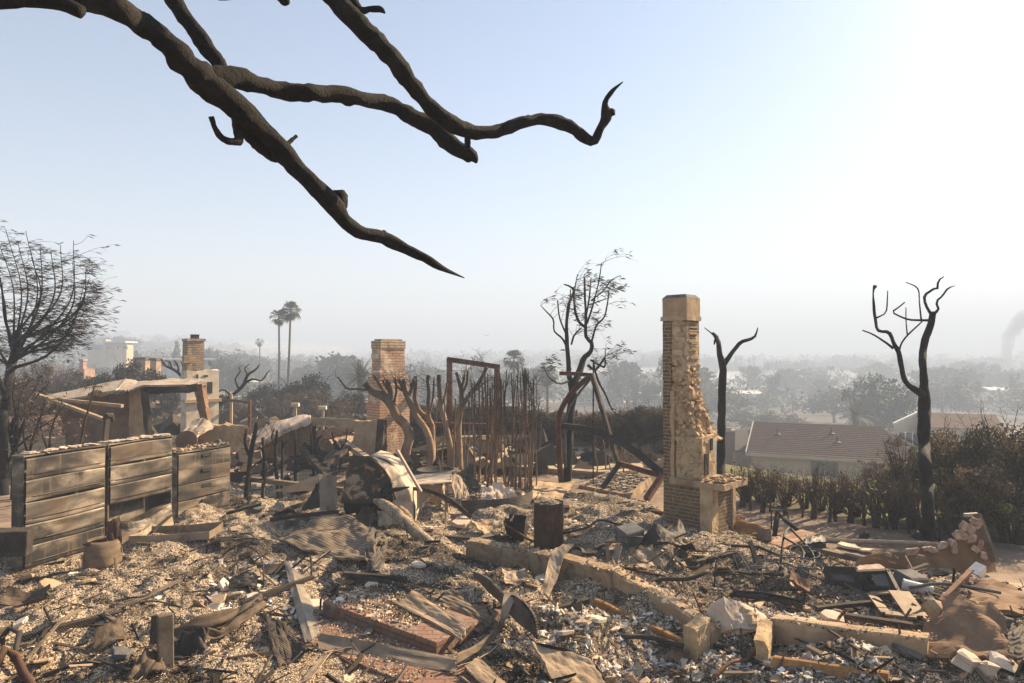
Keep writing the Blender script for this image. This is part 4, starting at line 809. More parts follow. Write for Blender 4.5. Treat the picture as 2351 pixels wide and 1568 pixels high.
def where(u):
    for (a, na), (b, nb) in zip(LM, LM[1:]):
        if a <= u <= b:
            k = (u - a) / (b - a); i = int(k * 4 + .5)
            if i == 0: return FR[0] % na
            if i == 4: return FR[0] % nb
            return FR[i] % (na, nb)
    return 'outside'
USED = {}
def put(key, u, v, d, hgt, wid=None, label='', group=None, rz=None, name=None, base=None):
    """stand a copy of a prototype so that its top is at picture height v; its foot goes to the ground"""
    p = W(u, v, d); z0 = float(H(p[0], p[1])) if base is None else base
    if hgt is None: hgt = max(.5, p[2] - z0)
    wid = wid or hgt; rz = RS.uniform(0, 6.28) if rz is None else rz
    r0 = PROTO[key]
    if not r0.get('_u'): r = r0; r['_u'] = 1; r.location = (p[0], p[1], p[2] - hgt); r.rotation_euler = (0, 0, rz); r.scale = (wid, wid, hgt); r['label'] = label
    else: r = copy_tree(r0, (p[0], p[1], p[2] - hgt), rz, (wid, wid, hgt), label)
    if group: r['group'] = group
    elif 'group' in r: del r['group']
    return r
PROTO['brown_a'] = proto_bush('burnt_bush', BROWN, 5600, .034, 30, 34); PROTO['brown_b'] = proto_bush('burnt_bush', BROWN, 4600, .036, 24, 34); PROTO['dark_a'] = proto_bush('dark_bush', DARK, 5200, .05, 24); PROTO['olive_a'] = proto_bush('olive_bush', OLIVE, 6200, .04, 28, 26)
MIDG = 'scorched hedge bushes across the middle distance'
MID = [('dark_a', 520, 905, 40, 60, 'dark burnt bush right of the white chimney'), ('brown_b', 560, 925, 36, 70, 'low brown burnt bush below the gnarled bare tree'), ('dark_a', 610, 882, 44, 80, 'dark burnt bush left of the tall palm trunks'), ('brown_a', 655, 905, 38, 90, 'brown burnt bush at the foot of the tall palms'),
       ('dark_a', 705, 862, 42, 105, 'large dark tree-like bush right of the tall palms'), ('brown_a', 745, 900, 34, 110, 'brown burnt bush with bare stems right of the tall palms'), ('dark_a', 800, 905, 36, 90, 'dark bush under the date palm'), ('brown_b', 770, 935, 30, 90, 'rusty brown bush left of the orange chimney'),
       ('brown_a', 960, 940, 34, 100, 'brown bush right of the orange chimney'), ('olive_a', 1010, 925, 36, 90, 'olive bush behind the pollarded trunks'), ('dark_a', 1055, 945, 30, 90, 'dark bush behind the portal frame left post'), ('olive_a', 1095, 940, 33, 90, 'olive bush inside the portal frame'), ('brown_a', 1140, 935, 31, 90, 'brown bush behind the portal frame right post'),
       ('dark_a', 1185, 950, 30, 90, 'dark bush behind the pole thicket'), ('brown_b', 1230, 945, 29, 90, 'brown bush right of the pole thicket'), ('dark_a', 1275, 962, 28, 90, 'dark bush left of the charred tree'), ('brown_a', 1340, 955, 28, 90, 'brown bush behind the charred tree'), ('brown_b', 1385, 965, 26, 90, 'brown bush behind the leaning steel post'),
       ('brown_a', 1420, 948, 26, 95, 'tall brown bush under the curved steel beam'), ('olive_a', 1462, 938, 26, 95, 'olive bush left of the tan chimney'), ('olive_a', 1505, 925, 26, 90, 'yellowish green bush touching the tan chimney'), ('brown_b', 1490, 990, 22, 80, 'low brown bush beside the tan chimney'), ('dark_a', 1330, 1000, 24, 80, 'low dark bush behind the spa ring'), ('dark_a', 1240, 1000, 25, 90, 'low dark bush behind the pool wall'), ('dark_a', 1430, 1010, 22, 80, 'low dark bush behind the bent steel legs'), ('dark_a', 1110, 990, 27, 100, 'low dark bush behind the lower portal beam'),
       ('brown_a', 60, 842, 36, 62, 'orange brown leafy tree at the left edge behind the windblown tree'), ('brown_b', 130, 838, 38, 72, 'orange brown leafy tree left of the far chimney stub'), ('dark_a', 185, 855, 40, 70, 'dark bush behind the far chimney stub'), ('dark_a', 255, 842, 36, 85, 'dark scorched conifer left of the ruined chimney pair'), ('dark_a', 325, 832, 37, 90, 'dark scorched conifer before the ruined chimney pair'), ('dark_a', 95, 878, 34, 120, 'dark clipped hedge section left of the collapsed wall'), ('dark_a', 190, 880, 33, 120, 'dark clipped hedge section behind the collapsed wall'), ('brown_b', 10, 872, 33, 100, 'brown hedge section at the left picture edge'), ('dark_a', 385, 870, 40, 70, 'dark bush left of the white chimney')]
PROTO['thick'] = proto_bush('scorched_hedge', MIXED, 9000, .036, 34, 30)
MID += [('thick', 925, 942, 27, 130, 'scorched hedge part between the orange chimney and the pollards'), ('thick', 985, 930, 26, 135, 'scorched hedge part behind the slim pollarded trunks'), ('thick', 1040, 934, 25.5, 130, 'scorched hedge part at the left portal post'), ('thick', 1095, 926, 25, 130, 'scorched hedge part inside the portal frame'), ('thick', 1150, 930, 24.5, 130, 'scorched hedge part at the right portal post'), ('thick', 1200, 936, 24.5, 130, 'scorched hedge part at the back of the pole thicket'), ('thick', 1250, 942, 24, 130, 'scorched hedge part right of the pole thicket'), ('thick', 1300, 950, 23.5, 130, 'scorched hedge part at the curved steel post'), ('thick', 1352, 948, 23, 130, 'scorched hedge part behind the spa ring'), ('thick', 1400, 945, 22.5, 130, 'scorched hedge part behind the leaning steel post'), ('thick', 1450, 938, 22, 130, 'scorched hedge part above the fallen arch beam'), ('thick', 1500, 930, 21.5, 120, 'scorched hedge part left of the tan chimney'), ('dark_a', 870, 960, 30, 110, 'dark bush behind the orange chimney')]
for key, u, v, d, wpx, lab in MID: put(key, u, v, d, None, wpx * d / FPX * 1.15, lab, MIDG)
RB = [('brown_a', 2075, 1010, 13.6, 95, 'twiggy brown bush left of the tall black tree'), ('olive_a', 2195, 972, 13.2, 170, 'big olive brown bush behind the tall black tree'), ('olive_a', 2290, 955, 13.4, 190, 'big olive brown bush between tall black tree and right edge'), ('brown_b', 2350, 985, 12.2, 190, 'brown bush cut by the right picture edge'), ('brown_b', 2235, 1060, 11.8, 150, 'lower brown bush above the stone-clad panel'), ('olive_a', 2320, 1110, 11.4, 160, 'olive lower bush right of the stone-clad panel'), ('brown_a', 2420, 1040, 12.5, 170, 'brown bush just outside the right edge'), ('dark_a', 2180, 1120, 12.2, 90, 'dark low bush right of the tall black tree foot'), ('brown_b', 2020, 1062, 17, 70, 'thin brown bush before the house eave')]
PROTO['twiggy'] = proto_bush('dry_shrub', DRY, 480, .05, 26, 46)
RB += [('twiggy', u, v + 14, d, w_ * .8, 'dry twiggy shrub with few leaves ' + l) for u, v, d, w_, l in ((1712, 1066, 14.4, 80, 'beside the tan chimney'), (1742, 1070, 14.5, 70, 'left of the house gable end'), (1770, 1058, 14.6, 80, 'below the house gable end'), (1806, 1072, 14.2, 75, 'below the left part of the eave'), (1846, 1082, 14.0, 75, 'left of the house window'), (1885, 1088, 13.8, 75, 'below the house window'), (1925, 1080, 13.7, 80, 'right of the house window'), (1965, 1068, 13.4, 85, 'below the middle of the eave'), (2010, 1062, 13.2, 85, 'below the right half of the eave'), (2050, 1072, 12.9, 85, 'below the right end of the eave'), (2092, 1080, 12.4, 80, 'left of the tall black tree foot'))]
for key, u, v, d, wpx, lab in RB: put(key, u, v, d, None, wpx * d / FPX * 1.1, lab, 'big scorched bushes along the right boundary')
# gnarled bare trees either side of the white chimney
pixtree('gnarled_tree', 'gnarled black bare tree right of the white chimney', 'tree', 26, [[(492, 950, 9), (500, 932, 9), (530, 910, 8), (560, 882, 8), (568, 862, 6), (590, 846, 4), (596, 836, 2)], [(560, 880, 7), (582, 870, 5), (601, 874, 4), (612, 858, 3), (620, 850, 2)], [(548, 892, 5), (540, 870, 4), (552, 850, 3), (548, 842, 2)], [(570, 862, 4), (562, 846, 3), (572, 836, 2)], [(530, 908, 5), (512, 895, 4), (500, 900, 3)]], amp=.8, seed=22)
pixtree('gnarled_tree', 'gnarled black bare branch tree left of the white chimney', 'tree', 30, [[(425, 935, 9), (428, 880, 8), (412, 858, 7), (394, 846, 6), (380, 840, 5), (370, 824, 3)], [(410, 857, 5), (408, 838, 4), (399, 826, 2)], [(395, 846, 4), (388, 830, 3), (380, 828, 2)], [(418, 862, 4), (420, 842, 3), (416, 830, 2)]], amp=.8, seed=23)

# palms
PROTO['fan'] = proto_palm('fan_palm', 1, .13, .016, 50); PROTO['fan']['_u'] = 0
def palm(u, v, d, cr, label, ratio=None, lean=0, name='fan_palm', n=46, group=None, trpx=6):
    p = W(u, v, d); z0 = float(H(p[0], p[1])); r = cr * d / FPX; h = p[2] - z0; t = proto_palm(name, h, r * .88, trpx * .38 * d / FPX, n, lean); t['label'] = label; t.location = (p[0] - lean, p[1], z0)
    if group: t['group'] = group
bpy.data.objects.remove(PROTO['fan'].children[0]); bpy.data.objects.remove(PROTO['fan'].children[0]); bpy.data.objects.remove(PROTO.pop('fan'))
palm(667, 714, 70, 29, 'taller of the two tall fan palms on the skyline', lean=.35, n=60, trpx=7); palm(640, 728, 72, 25, 'shorter of the two tall fan palms on the skyline', n=46, trpx=6.5)
palm(1180, 826, 80, 30, 'fan palm rising behind the pole thicket', n=56); palm(1257, 862, 75, 31, 'fan palm left of the charred tree', n=56, trpx=7); palm(1076, 872, 120, 20, 'small hazy fan palm inside the portal frame', n=34, trpx=4); palm(1068, 850, 150, 13, 'tiny hazy fan palm left inside the portal frame', n=24, trpx=3); palm(1118, 858, 130, 22, 'hazy fan palm behind the portal beam right end', n=30, trpx=4)
palm(596, 786, 150, 13, 'far hazy palm left of the two tall palms', n=22, trpx=4); palm(806, 850, 110, 26, 'yellow green palm behind the date palm', n=36, trpx=5)
for i, (u, v, d, c, l) in enumerate([(1689, 824, 380, 7, 'leftmost hazy palm of the row right of the forked trunk'), (1701, 822, 380, 7, 'second hazy palm of the row right of the forked trunk'), (1721, 826, 370, 7, 'third hazy palm of the row right of the forked trunk'), (1731, 822, 370, 8, 'rightmost hazy palm of the row right of the forked trunk'), (1837, 837, 330, 8, 'left palm of a hazy pair above the house roof'), (1848, 833, 330, 9, 'right palm of a hazy pair above the house roof'), (2199, 866, 170, 20, 'hazy drooping palm right of the tall black tree'), (2245, 888, 160, 17, 'hazy short palm near the right edge'), (1974, 868, 230, 15, 'hazy palm above the right part of the house roof')]): palm(u, v, d, c, l, n=20, trpx=2.5 if c < 10 else 4, group='hazy palms in the valley')
p = W(828, 868, 60); t = proto_date('date_palm', p[2] - float(H(p[0], p[1])), 48 * 60 / FPX, .32, 70, DARK[0] + GP); t['label'] = 'bushy date palm left of the orange brick chimney'; t.location = (p[0], p[1], float(H(p[0], p[1])))
p = W(1965, 955, 75); t = proto_date('date_palm', max(1.5, p[2] - float(H(p[0], p[1]))), 42 * 75 / FPX, .35, 40); t['label'] = 'low date palm before the big hazy tree above the house roof'; t.location = (p[0], p[1], float(H(p[0], p[1])))

# the hazy valley
PROTO['round'] = proto_tree('valley_tree', HAZY, 1700, .075, 24, (.5, .5, .46), .53, .3, -.9); PROTO['wide'] = proto_tree('valley_tree', HAZY, 1700, .075, 26, (.6, .6, .4), .58, .3, -.7); PROTO['tall'] = proto_tree('valley_tree', GREEN, 1300, .06, 20, (.27, .27, .46), .55, .32, -.9); PROTO['cone'] = proto_tree('valley_tree', DARK, 900, .06, 16, (.2, .2, .5), .5, .3, -.9); PROTO['bare'] = proto_bare('bare_tree'); PROTO['scrub'] = proto_tree('valley_tree', BROWN, 1300, .075, 22, (.55, .55, .4), .5, .3, -.8)
PROTO['leafy'] = proto_tree('leafy_tree', GREEN, 5200, .045, 40, (.5, .5, .46), .53, .26, -.9)
BIG = [('leafy', 2022, 850, 95, 165, 'big leafy hazy tree between the house roof and the tall black tree'), ('leafy', 1985, 905, 90, 60, 'narrow hazy tree left of the big leafy hazy tree'), ('wide', 1945, 812, 420, 90, 'wide umbrella tree on the skyline above the house roof'), ('leafy', 1826, 850, 240, 130, 'massive grey tree in the smoke above the roof left end'), ('round', 1760, 905, 170, 80, 'hazy round tree above the house gable'), ('wide', 1735, 938, 110, 110, 'flat dark tree just above the house gable'), ('wide', 1790, 944, 105, 110, 'flat dark tree just above the roof ridge left end'), ('scrub', 1745, 965, 80, 100, 'pale brown bush between tan chimney and house gable'),
       ('tall', 1420, 862, 150, 45, 'hazy tree right of the charred tree'), ('tall', 1455, 868, 140, 50, 'hazy tree midway between charred tree and tan chimney'), ('round', 1490, 875, 140, 55, 'hazy round tree left of the tan chimney'), ('bare', 1820, 900, 160, 60, 'hazy bare tree above the roof left end'), ('bare', 1775, 815, 300, 60, 'hazy bare tree on the skyline right of the palm row'), ('bare', 1745, 822, 310, 45, 'smaller hazy bare tree right of the palm row'),
       ('wide', 2205, 822, 430, 130, 'wide hazy tree on the skyline right of the tall black tree'), ('round', 2260, 818, 430, 90, 'hazy skyline tree at the foot of the smoke plume'), ('bare', 2140, 835, 400, 40, 'hazy bare skyline tree just right of the tall black tree'), ('tall', 2330, 855, 180, 60, 'dark hazy tree at the right picture edge'), ('scrub', 2225, 900, 150, 90, 'hazy scrub right of the tall black tree'),
       ('cone', 640, 800, 330, 22, 'hazy conifer behind the tall palms'), ('cone', 786, 830, 200, 12, 'thin dark cypress between the tall palms and date palm'), ('cone', 985, 812, 420, 26, 'dark conifer on the skyline right of the orange chimney'), ('cone', 318, 797, 160, 40, 'dark conifer right of the tan house'), ('wide', 200, 842, 130, 130, 'grey scrubby trees below the tan house'), ('scrub', 110, 824, 120, 120, 'grey scrub left of the tan house'), ('scrub', 290, 846, 110, 100, 'grey bush below the tan house right wing'), ('round', 520, 818, 120, 75, 'dark hazy round tree right of the white chimney'), ('round', 545, 830, 110, 60, 'grey green tree left of the tall palms'), ('bare', 505, 797, 140, 40, 'bare pale pollard tree right of the white chimney'), ('tall', 405, 780, 150, 40, 'hazy tree behind the left side of the white chimney'), ('round', 480, 795, 160, 45, 'hazy round tree behind the right side of the white chimney'), ('scrub', 760, 840, 130, 110, 'hazy brown scrub right of the tall palms'), ('round', 590, 815, 170, 60, 'hazy tree around the far palm'), ('round', 690, 838, 150, 80, 'hazy tree right behind the tall palm trunks')]
for key, u, v, d, wpx, lab in BIG: put(key, u, v, d, None, wpx * d / FPX, lab)
kinds = ['round', 'wide', 'tall', 'cone', 'scrub', 'bare']; KL = {'round': 'round', 'wide': 'spreading', 'tall': 'upright', 'cone': 'narrow pointed', 'scrub': 'scrubby', 'bare': 'bare'}
for i in range(270):
    u = RS.uniform(-60, 2420); d = float(np.exp(RS.uniform(math.log(125), math.log(850)))); k = kinds[RS.choice(6, p=[.3, .24, .16, .08, .14, .08])]
    if u < 330 and d < 260: continue
    p = W(u, 830, d); z0 = float(H(p[0], p[1])); h = RS.uniform(5, 11) * (1.15 if d > 600 else 1); r = PROTO[k]; top = z0 + h; vt_ = 815 - (top - 3.1) / d * FPX
    lab = '%s hazy %s tree %s' % (KL[k], 'valley' if vt_ > 845 else 'hillside' if vt_ > 826 else 'skyline', where(u))
    wd = {'wide': 1.5, 'tall': .8, 'cone': .7, 'bare': 1.0, 'round': 1.15, 'scrub': 1.4}[k] * h * RS.uniform(.8, 1.3)
    put(k, u, vt_, d, h + .4, wd, lab, 'hazy trees across the valley')

def woodland():
    mb = MB()
    for i in range(2300):
        u = RS.uniform(-100, 2450); d = float(np.exp(RS.uniform(math.log(140), math.log(1100)))); x = (u - 1175.5) / FPX * d
        if fbm(x / 90, d / 120, 0, 2, 13) < -.25 or (140 < u < 335 and d < 185): continue
        z0 = float(H(x, d)); r = RS.uniform(2.2, 5) * (1 + d / 2500); crown(mb, (x, d, z0 + r * .55), (r * 1.25, r * 1.25, r * .85), 24, .55 + d / 420, HAZY, 6, .4, .8, -.3)
    for i in range(1500):
        u = RS.uniform(-60, 2420); d = RS.uniform(430, 1000); x = (u - 1175.5) / FPX * d
        if fbm(x / 70, d / 60, 0, 2, 17) < -.2: continue
        z0 = float(H(x, d)); r = RS.uniform(3.5, 8.5); crown(mb, (x, d, z0 + r * .5), (r * 1.1, r * 1.1, r * .9), 22, .8 + d / 420, GREEN, 6, .4, .8, -.3)
    tag(mb.build('far_woodland', 'leaf', col=True), 'hazy mass of trees and scrub filling the far valley', 'woodland', kind='stuff')
woodland()

def left_shrub():
    t, cs, f = pixtree('burnt_shrub', 'bare multi-stemmed burnt shrub at the left edge behind the filing cabinets', 'shrub', 14.6, [[(30, 1140, 12), (34, 1050, 10), (40, 960, 8), (52, 900, 5), (70, 866, 2)], [(34, 1050, 8), (20, 980, 7), (8, 920, 5), (-4, 870, 3)], [(38, 1000, 7), (66, 950, 5), (88, 905, 4), (112, 880, 1.5)], [(36, 1030, 6), (70, 1000, 4), (110, 970, 3), (140, 950, 1.5)], [(40, 960, 5), (30, 910, 4), (34, 870, 2)], [(60, 1140, 8), (64, 1060, 7), (78, 1000, 6), (96, 950, 4), (104, 918, 2)], [(66, 1050, 5), (54, 1000, 4), (60, 950, 2)], [(100, 1130, 7), (112, 1050, 6), (118, 990, 5), (132, 950, 3), (150, 930, 1.5)], [(114, 1040, 5), (98, 1000, 4), (92, 970, 2)]], 'charred_bark', .8, 77, 7, .2); mt = MB(); ml = MB()
    for P, R in cs:
        for _ in range(16):
            k = RS.randint(2, len(P)); d = RS.normal(0, 1, 3); d[2] = abs(d[2]) * .5
            for p, dd in twig(mt, P[k], d / np.linalg.norm(d), RS.uniform(.25, .7), .006, 1):
                m = RS.poisson(1.6)
                if m: leaves(ml, p + RS.normal(0, .05, (m, 3)), .07, pick(BROWN, m), .5)
    mt.build('twig', 'dead_twig', t)['kind'] = 'stuff'; ml.build('foliage', 'leaf', t, col=True)['kind'] = 'stuff'
left_shrub()
# ------------------------------------------------------------------ chimneys
class Fr:
    """local frame on the ground: P(a,b,z) = O + a*A + b*B, z above the foot"""
    def __init__(s, o, A): s.o = np.asarray(o, float); A = np.array([A[0], A[1], 0.0]); s.A = A / np.linalg.norm(A); s.B = np.array([-s.A[1], s.A[0], 0.0])
    def P(s, a, b, z): return s.o + a * s.A + b * s.B + np.array([0, 0, z])
    def R(s): return np.stack([s.A, s.B, np.array([0, 0, 1.0])], 1)
    def box(s, mb, a0, a1, b0, b1, z0, z1): return mb.box(s.P((a0 + a1) / 2, (b0 + b1) / 2, (z0 + z1) / 2), (abs(a1 - a0), abs(b1 - b0), z1 - z0), s.R())
def wall_grid(mb, fr, a0, a1, b0, b1, z0, z1, step=.09, amp=.008, seed=0, topjag=0.0):
    """a box whose four sides are finely divided and a little uneven, as weathered masonry is"""
    per = [(a0, b0), (a1, b0), (a1, b1), (a0, b1)]; loop = []
    for (p, q) in zip(per, per[1:] + per[:1]):
        L = math.hypot(q[0] - p[0], q[1] - p[1]); n = max(1, int(L / step))
        for k in range(n): loop.append((p[0] + (q[0] - p[0]) * k / n, p[1] + (q[1] - p[1]) * k / n))
    nz = max(1, int((z1 - z0) / step)); loop = np.array(loop); c = np.array([(a0 + a1) / 2, (b0 + b1) / 2]); V = []
    for i in range(nz + 1):
        z = z0 + (z1 - z0) * i / nz; nn = fbm(loop[:, 0] * 6 + seed, loop[:, 1] * 6, z * 6, 3, seed); D = loop - c; D /= np.linalg.norm(D, axis=1)[:, None]; Q = loop + D * (nn * amp)[:, None]
        dz = (topjag * fbm(loop[:, 0] * 5, loop[:, 1] * 5, seed, 2, seed + 3) if i == nz else 0) + 0 * nn
        V.append(fr.o + Q[:, :1] * fr.A + Q[:, 1:2] * fr.B + np.stack([0 * dz, 0 * dz, z + dz], 1))
    n = len(loop); F = [(i * n + j, i * n + (j + 1) % n, (i + 1) * n + (j + 1) % n, (i + 1) * n + j) for i in range(nz) for j in range(n)]
    F.append(tuple(nz * n + j for j in range(n))); F.append(tuple(range(n - 1, -1, -1))); return mb.add(np.concatenate(V), F)
def flakes(mb, frP, n, a, b, z, lo=.03, hi=.12, seed=1):
    r = np.random.RandomState(seed)
    for i in range(n):
        s = r.uniform(lo, hi); mb.rock(frP(r.uniform(*a), r.uniform(*b), z + r.uniform(0, .03)), (s, s * r.uniform(.6, 1), s * r.uniform(.15, .4)), i, rot(r.normal(0, .4), r.normal(0, .4), r.uniform(0, 6)), 6)

def tan_chimney():
    o = G(1631, 1246); z0 = float(H(o[0], o[1], False)) - .05; o[2] = z0
    fr = Fr(o, (-.716, .698)); fr.B = np.array([.698, .716, 0])            # A = along the left face, B = along the right face
    t = thing('brick_chimney', 'tall tan burnt brick chimney with broken flue and stone fireplace, standing alone in rubble', 'chimney', o)
    hz = lambda v, d=11.5: 3.1 + (815 - v) / FPX * d - z0
    m = MB(); wall_grid(m, fr, .13, .86, .02, .66, -.2, .83, seed=1); m.build('hearth_base', 'brick_pier', t, uv=True)
    m = MB(); wall_grid(m, fr, -.06, .16, -.05, .17, -.2, .83, .06, .012, 2); m.build('corner_column', 'stucco_rough', t)
    m = MB(); wall_grid(m, fr, -.03, .14, .17, .69, -.2, .83, seed=3); m.build('side_pier', 'brick_pier', t, uv=True)
    m = MB(); wall_grid(m, fr, -.06, .05, .69, .78, -.2, .84, .06, .012, 12); m.build('edge_strip', 'stucco_tan', t)
    m = MB(); wall_grid(m, fr, -.28, .74, -.07, .80, .83, .93, .06, .014, 4); m.build('mantel_shelf', 'concrete', t)
    m = MB(); wall_grid(m, fr, .14, .63, .0, .42, .93, hz(1003), .07, .012, 5, .03); m.build('firebox', 'stucco_rough', t)
    m = MB(); wall_grid(m, fr, .125, .20, .07, .20, 1.02, 1.38, .06, .006, 6); fr.box(m, .12, .17, .27, .34, 1.42, 1.62); m.build('niche', 'black_plastic', t)
    m = MB()
    for i in range(46):                                                     # rounded stones under the lost plaster of the firebox
        a = .18 + RS.uniform(0, .42); z = .99 + RS.uniform(0, .68); m.rock(fr.P(a, -.012, z), (RS.uniform(.05, .12), .03, RS.uniform(.045, .08)), i, fr.R() @ rot(0, RS.normal(0, .2), 0), 7, .15)
    m.build('exposed_stones', 'stucco_rough', t, smooth=True)['kind'] = 'stuff'
    m = MB(); flakes(m, fr.P, 90, (-.25, .12), (-.03, .76), .935, .04, .13, 3); flakes(m, fr.P, 30, (.18, .6), (.03, .4), hz(1003) - .02, .03, .1, 5); m.build('rubble_topping', 'concrete', t)['kind'] = 'stuff'
    # left pilaster runs the full height, the flue behind it is torn open to the right
    zc, zt = hz(734), hz(680)
    m = MB(); wall_grid(m, fr, .74, .90, .02, .46, -.2, zc, seed=7); m.build('pilaster', 'brick_pier', t, uv=True)
    m = MB(); wall_grid(m, fr, .67, .735, -.005, .2, .93, hz(900), .05, .02, 8); m.build('plaster_strip', 'stucco_tan', t)
    m = MB(); wall_grid(m, fr, .44, .745, .05, .46, hz(840), zc, seed=9); m.build('upper_shaft', 'brick_tan', t, uv=True)
    # torn core: cross sections that shrink and swell with height
    zs = np.linspace(hz(1003) - .1, hz(835) + .03, 52); V = []; n = 56
    for i, z in enumerate(zs):
        k = i / (len(zs) - 1); bmax = float(np.interp(k, [0, .12, .35, .6, .8, 1], [.72, .66, .55, .45, .40, .37])); amin = float(np.interp(k, [0, .15, .5, 1], [.16, .30, .40, .46]))
        for j in range(n):
            an = 2 * math.pi * j / n; ca, sa = math.cos(an), math.sin(an); sq = max(abs(ca), abs(sa)); a = (amin + .75) / 2 + (.75 - amin) / 2 * ca / sq; b = (.06 + bmax) / 2 + (bmax - .06) / 2 * sa / sq
            w_ = .055 if (sa > .2 or ca < -.4) else .022; r = fbm(a * 9, b * 9, z * 9, 4, 61, .65) * w_ + .03 * vnoise(a * 3, b * 3, z * 14, 8)
            V.append(fr.P(a + r * ca / sq, b + r * sa / sq, z))
    F = [(i * n + j, i * n + (j + 1) % n, (i + 1) * n + (j + 1) % n, (i + 1) * n + j) for i in range(len(zs) - 1) for j in range(n)] + [tuple((len(zs) - 1) * n + j for j in range(n))]
    m = MB().add(V, F)
    r = np.random.RandomState(4)
    for i in range(110):
        k = r.uniform(0, .95); z = zs[0] + (zs[-1] - zs[0]) * k; bmax = float(np.interp(k, [0, .12, .35, .6, .8, 1], [.72, .66, .55, .45, .40, .37])); amin = float(np.interp(k, [0, .15, .5, 1], [.16, .30, .40, .46]))
        side = r.rand(); p = fr.P(amin + r.uniform(-.02, .03), r.uniform(.1, bmax), z) if side < .5 else fr.P(r.uniform(amin, .7), .055 + r.uniform(-.01, .02), z) if side < .8 else fr.P(r.uniform(amin, .7), bmax, z)
        m.box(p, (r.uniform(.04, .08), r.uniform(.06, .14), r.uniform(.035, .055)), fr.R() @ rot(r.normal(0, .12), r.normal(0, .12), r.normal(0, .15)))
    m.build('broken_flue', 'masonry_core', t)
    m = MB(); r = np.random.RandomState(8)
    for i in range(26):                                                     # brick courses sticking out below the cap
        z = hz(840) - .02 + i * .028; 
        if r.rand() < .7: fr.box(m, .435 - r.uniform(.0, .03), .50, .05 + r.uniform(0, .1), .3 + r.uniform(0, .17), z, z + .022)
    m.build('brick_course', 'stucco_tan', t)
    m = MB(); wall_grid(m, fr, .405, .925, .0, .49, zc, zc + .075, .05, .01, 10); m.build('cap_ledge', 'stucco_tan', t)
    m = MB(); wall_grid(m, fr, .425, .905, .02, .47, zc + .075, zt, .07, .006, 11); m.build('chimney_cap', 'stucco_tan', t)
    m = MB(); P = [fr.P(a, b, zt) for a, b in ((.425, .02), (.905, .02), (.905, .47), (.425, .47))]; Q = [fr.P(a, b, zt + .06) for a, b in ((.48, .07), (.85, .07), (.85, .42), (.48, .42))]
    m.add(P + Q, [(4, 5, 6, 7)] + [(i, (i + 1) % 4, 4 + (i + 1) % 4, 4 + i) for i in range(4)]); m.build('crown_slab', 'cinder', t)
    m = MB()
    for (a0, a1, z_, h_) in ((.5, .74, hz(800), .10), (.46, .62, hz(770), .06), (.6, .88, hz(822), .05), (.46, .7, hz(742) - .04, .035)): m.panel(fr.P(a1, .035, z_), fr.P(a0, .035, z_), fr.P(a0, .035, z_ + h_), fr.P(a1, .035, z_ + h_), 10, 8, .006, .02, int(z_ * 10), .12)
    m.build('plaster_patch', 'stucco_tan', t)
tan_chimney()

def brick_chimney(label, u0, u1, vfoot, d, parts, A, mats, cap=None, key='brick_chimney'):
    """parts: (u0, u1, vtop, vbot, depth, material, name) on the face towards the camera"""
    pass
def orange_chimney():
    d = 18.7; S = d / FPX; o = W(873, 1090, d); o[2] = float(H(o[0], o[1])) - .1
    t = thing('brick_chimney', 'burnt orange and cream brick chimney with stepped shoulders behind pollarded trees', 'chimney', o); zz = lambda v: 3.1 + (815 - v) * S - o[2]
    fr = Fr(o, (.7, .714)); L = 55 * S / .81                                  # A along the wide lit face to the right, B back along the narrow left face
    for (a0, a1, b1, z0, z1, mat, nm) in ((-.02, 1.0, .66, -.2, zz(925), 'brick_orange', 'lower_shaft'), (0, .96, .6, zz(925), zz(866), 'brick_orange', 'shoulder'), (0, L, .42, zz(866), zz(800), 'brick_orange', 'upper_shaft')):
        m = MB(); wall_grid(m, fr, a0, a1, 0, b1, z0, z1, .12, .012, int(z1 * 7)); m.build(nm, mat, t, uv=True)
    m = MB(); wall_grid(m, fr, -.015, L + .015, -.015, .435, zz(800), zz(782), .1, .008, 3); m.build('corbelled_top', 'brick_cream', t, uv=True)
    m = MB(); wall_grid(m, fr, .05, L - .05, .05, .37, zz(782), zz(778), .1, .01, 5); m.build('crown_slab', 'concrete', t)
    m = MB(); m.lathe(fr.P(L * .5, -.02, zz(793)), [(.0, -.03), (.07, -.028), (.11, -.01), (.11, .0)], 14, .1, 3, fr.R() @ rot(math.pi / 2, 0, 0)); m.build('flue_hole', 'concrete', t)
    m = MB(); r = np.random.RandomState(3)
    for (v, h, b0, b1) in ((812, 12, .05, .38), (850, 6, -.02, .36), (990, 8, .1, .7)): fr.box(m, -.06, .02, b0, b1, zz(v + h), zz(v))
    m.build('ledge', 'stucco_white', t)
    m = MB(); fr.box(m, -.35, -.025, .1, .6, -.1, zz(1020)); fr.box(m, -.5, -.025, .05, .66, zz(1020), zz(1014)); m.build('hearth_remnant', 'brick_cream', t, uv=True)
    m = MB(); r = np.random.RandomState(5)
    for i in range(40): m.rock(fr.P(r.uniform(-.7, .1), r.uniform(-.2, .8), r.uniform(0, .3)), (.2, .11, .09), i, rot(0, 0, r.uniform(0, 6)), 6)
    m.build('fallen_brick', 'stucco_tan', t)
orange_chimney()
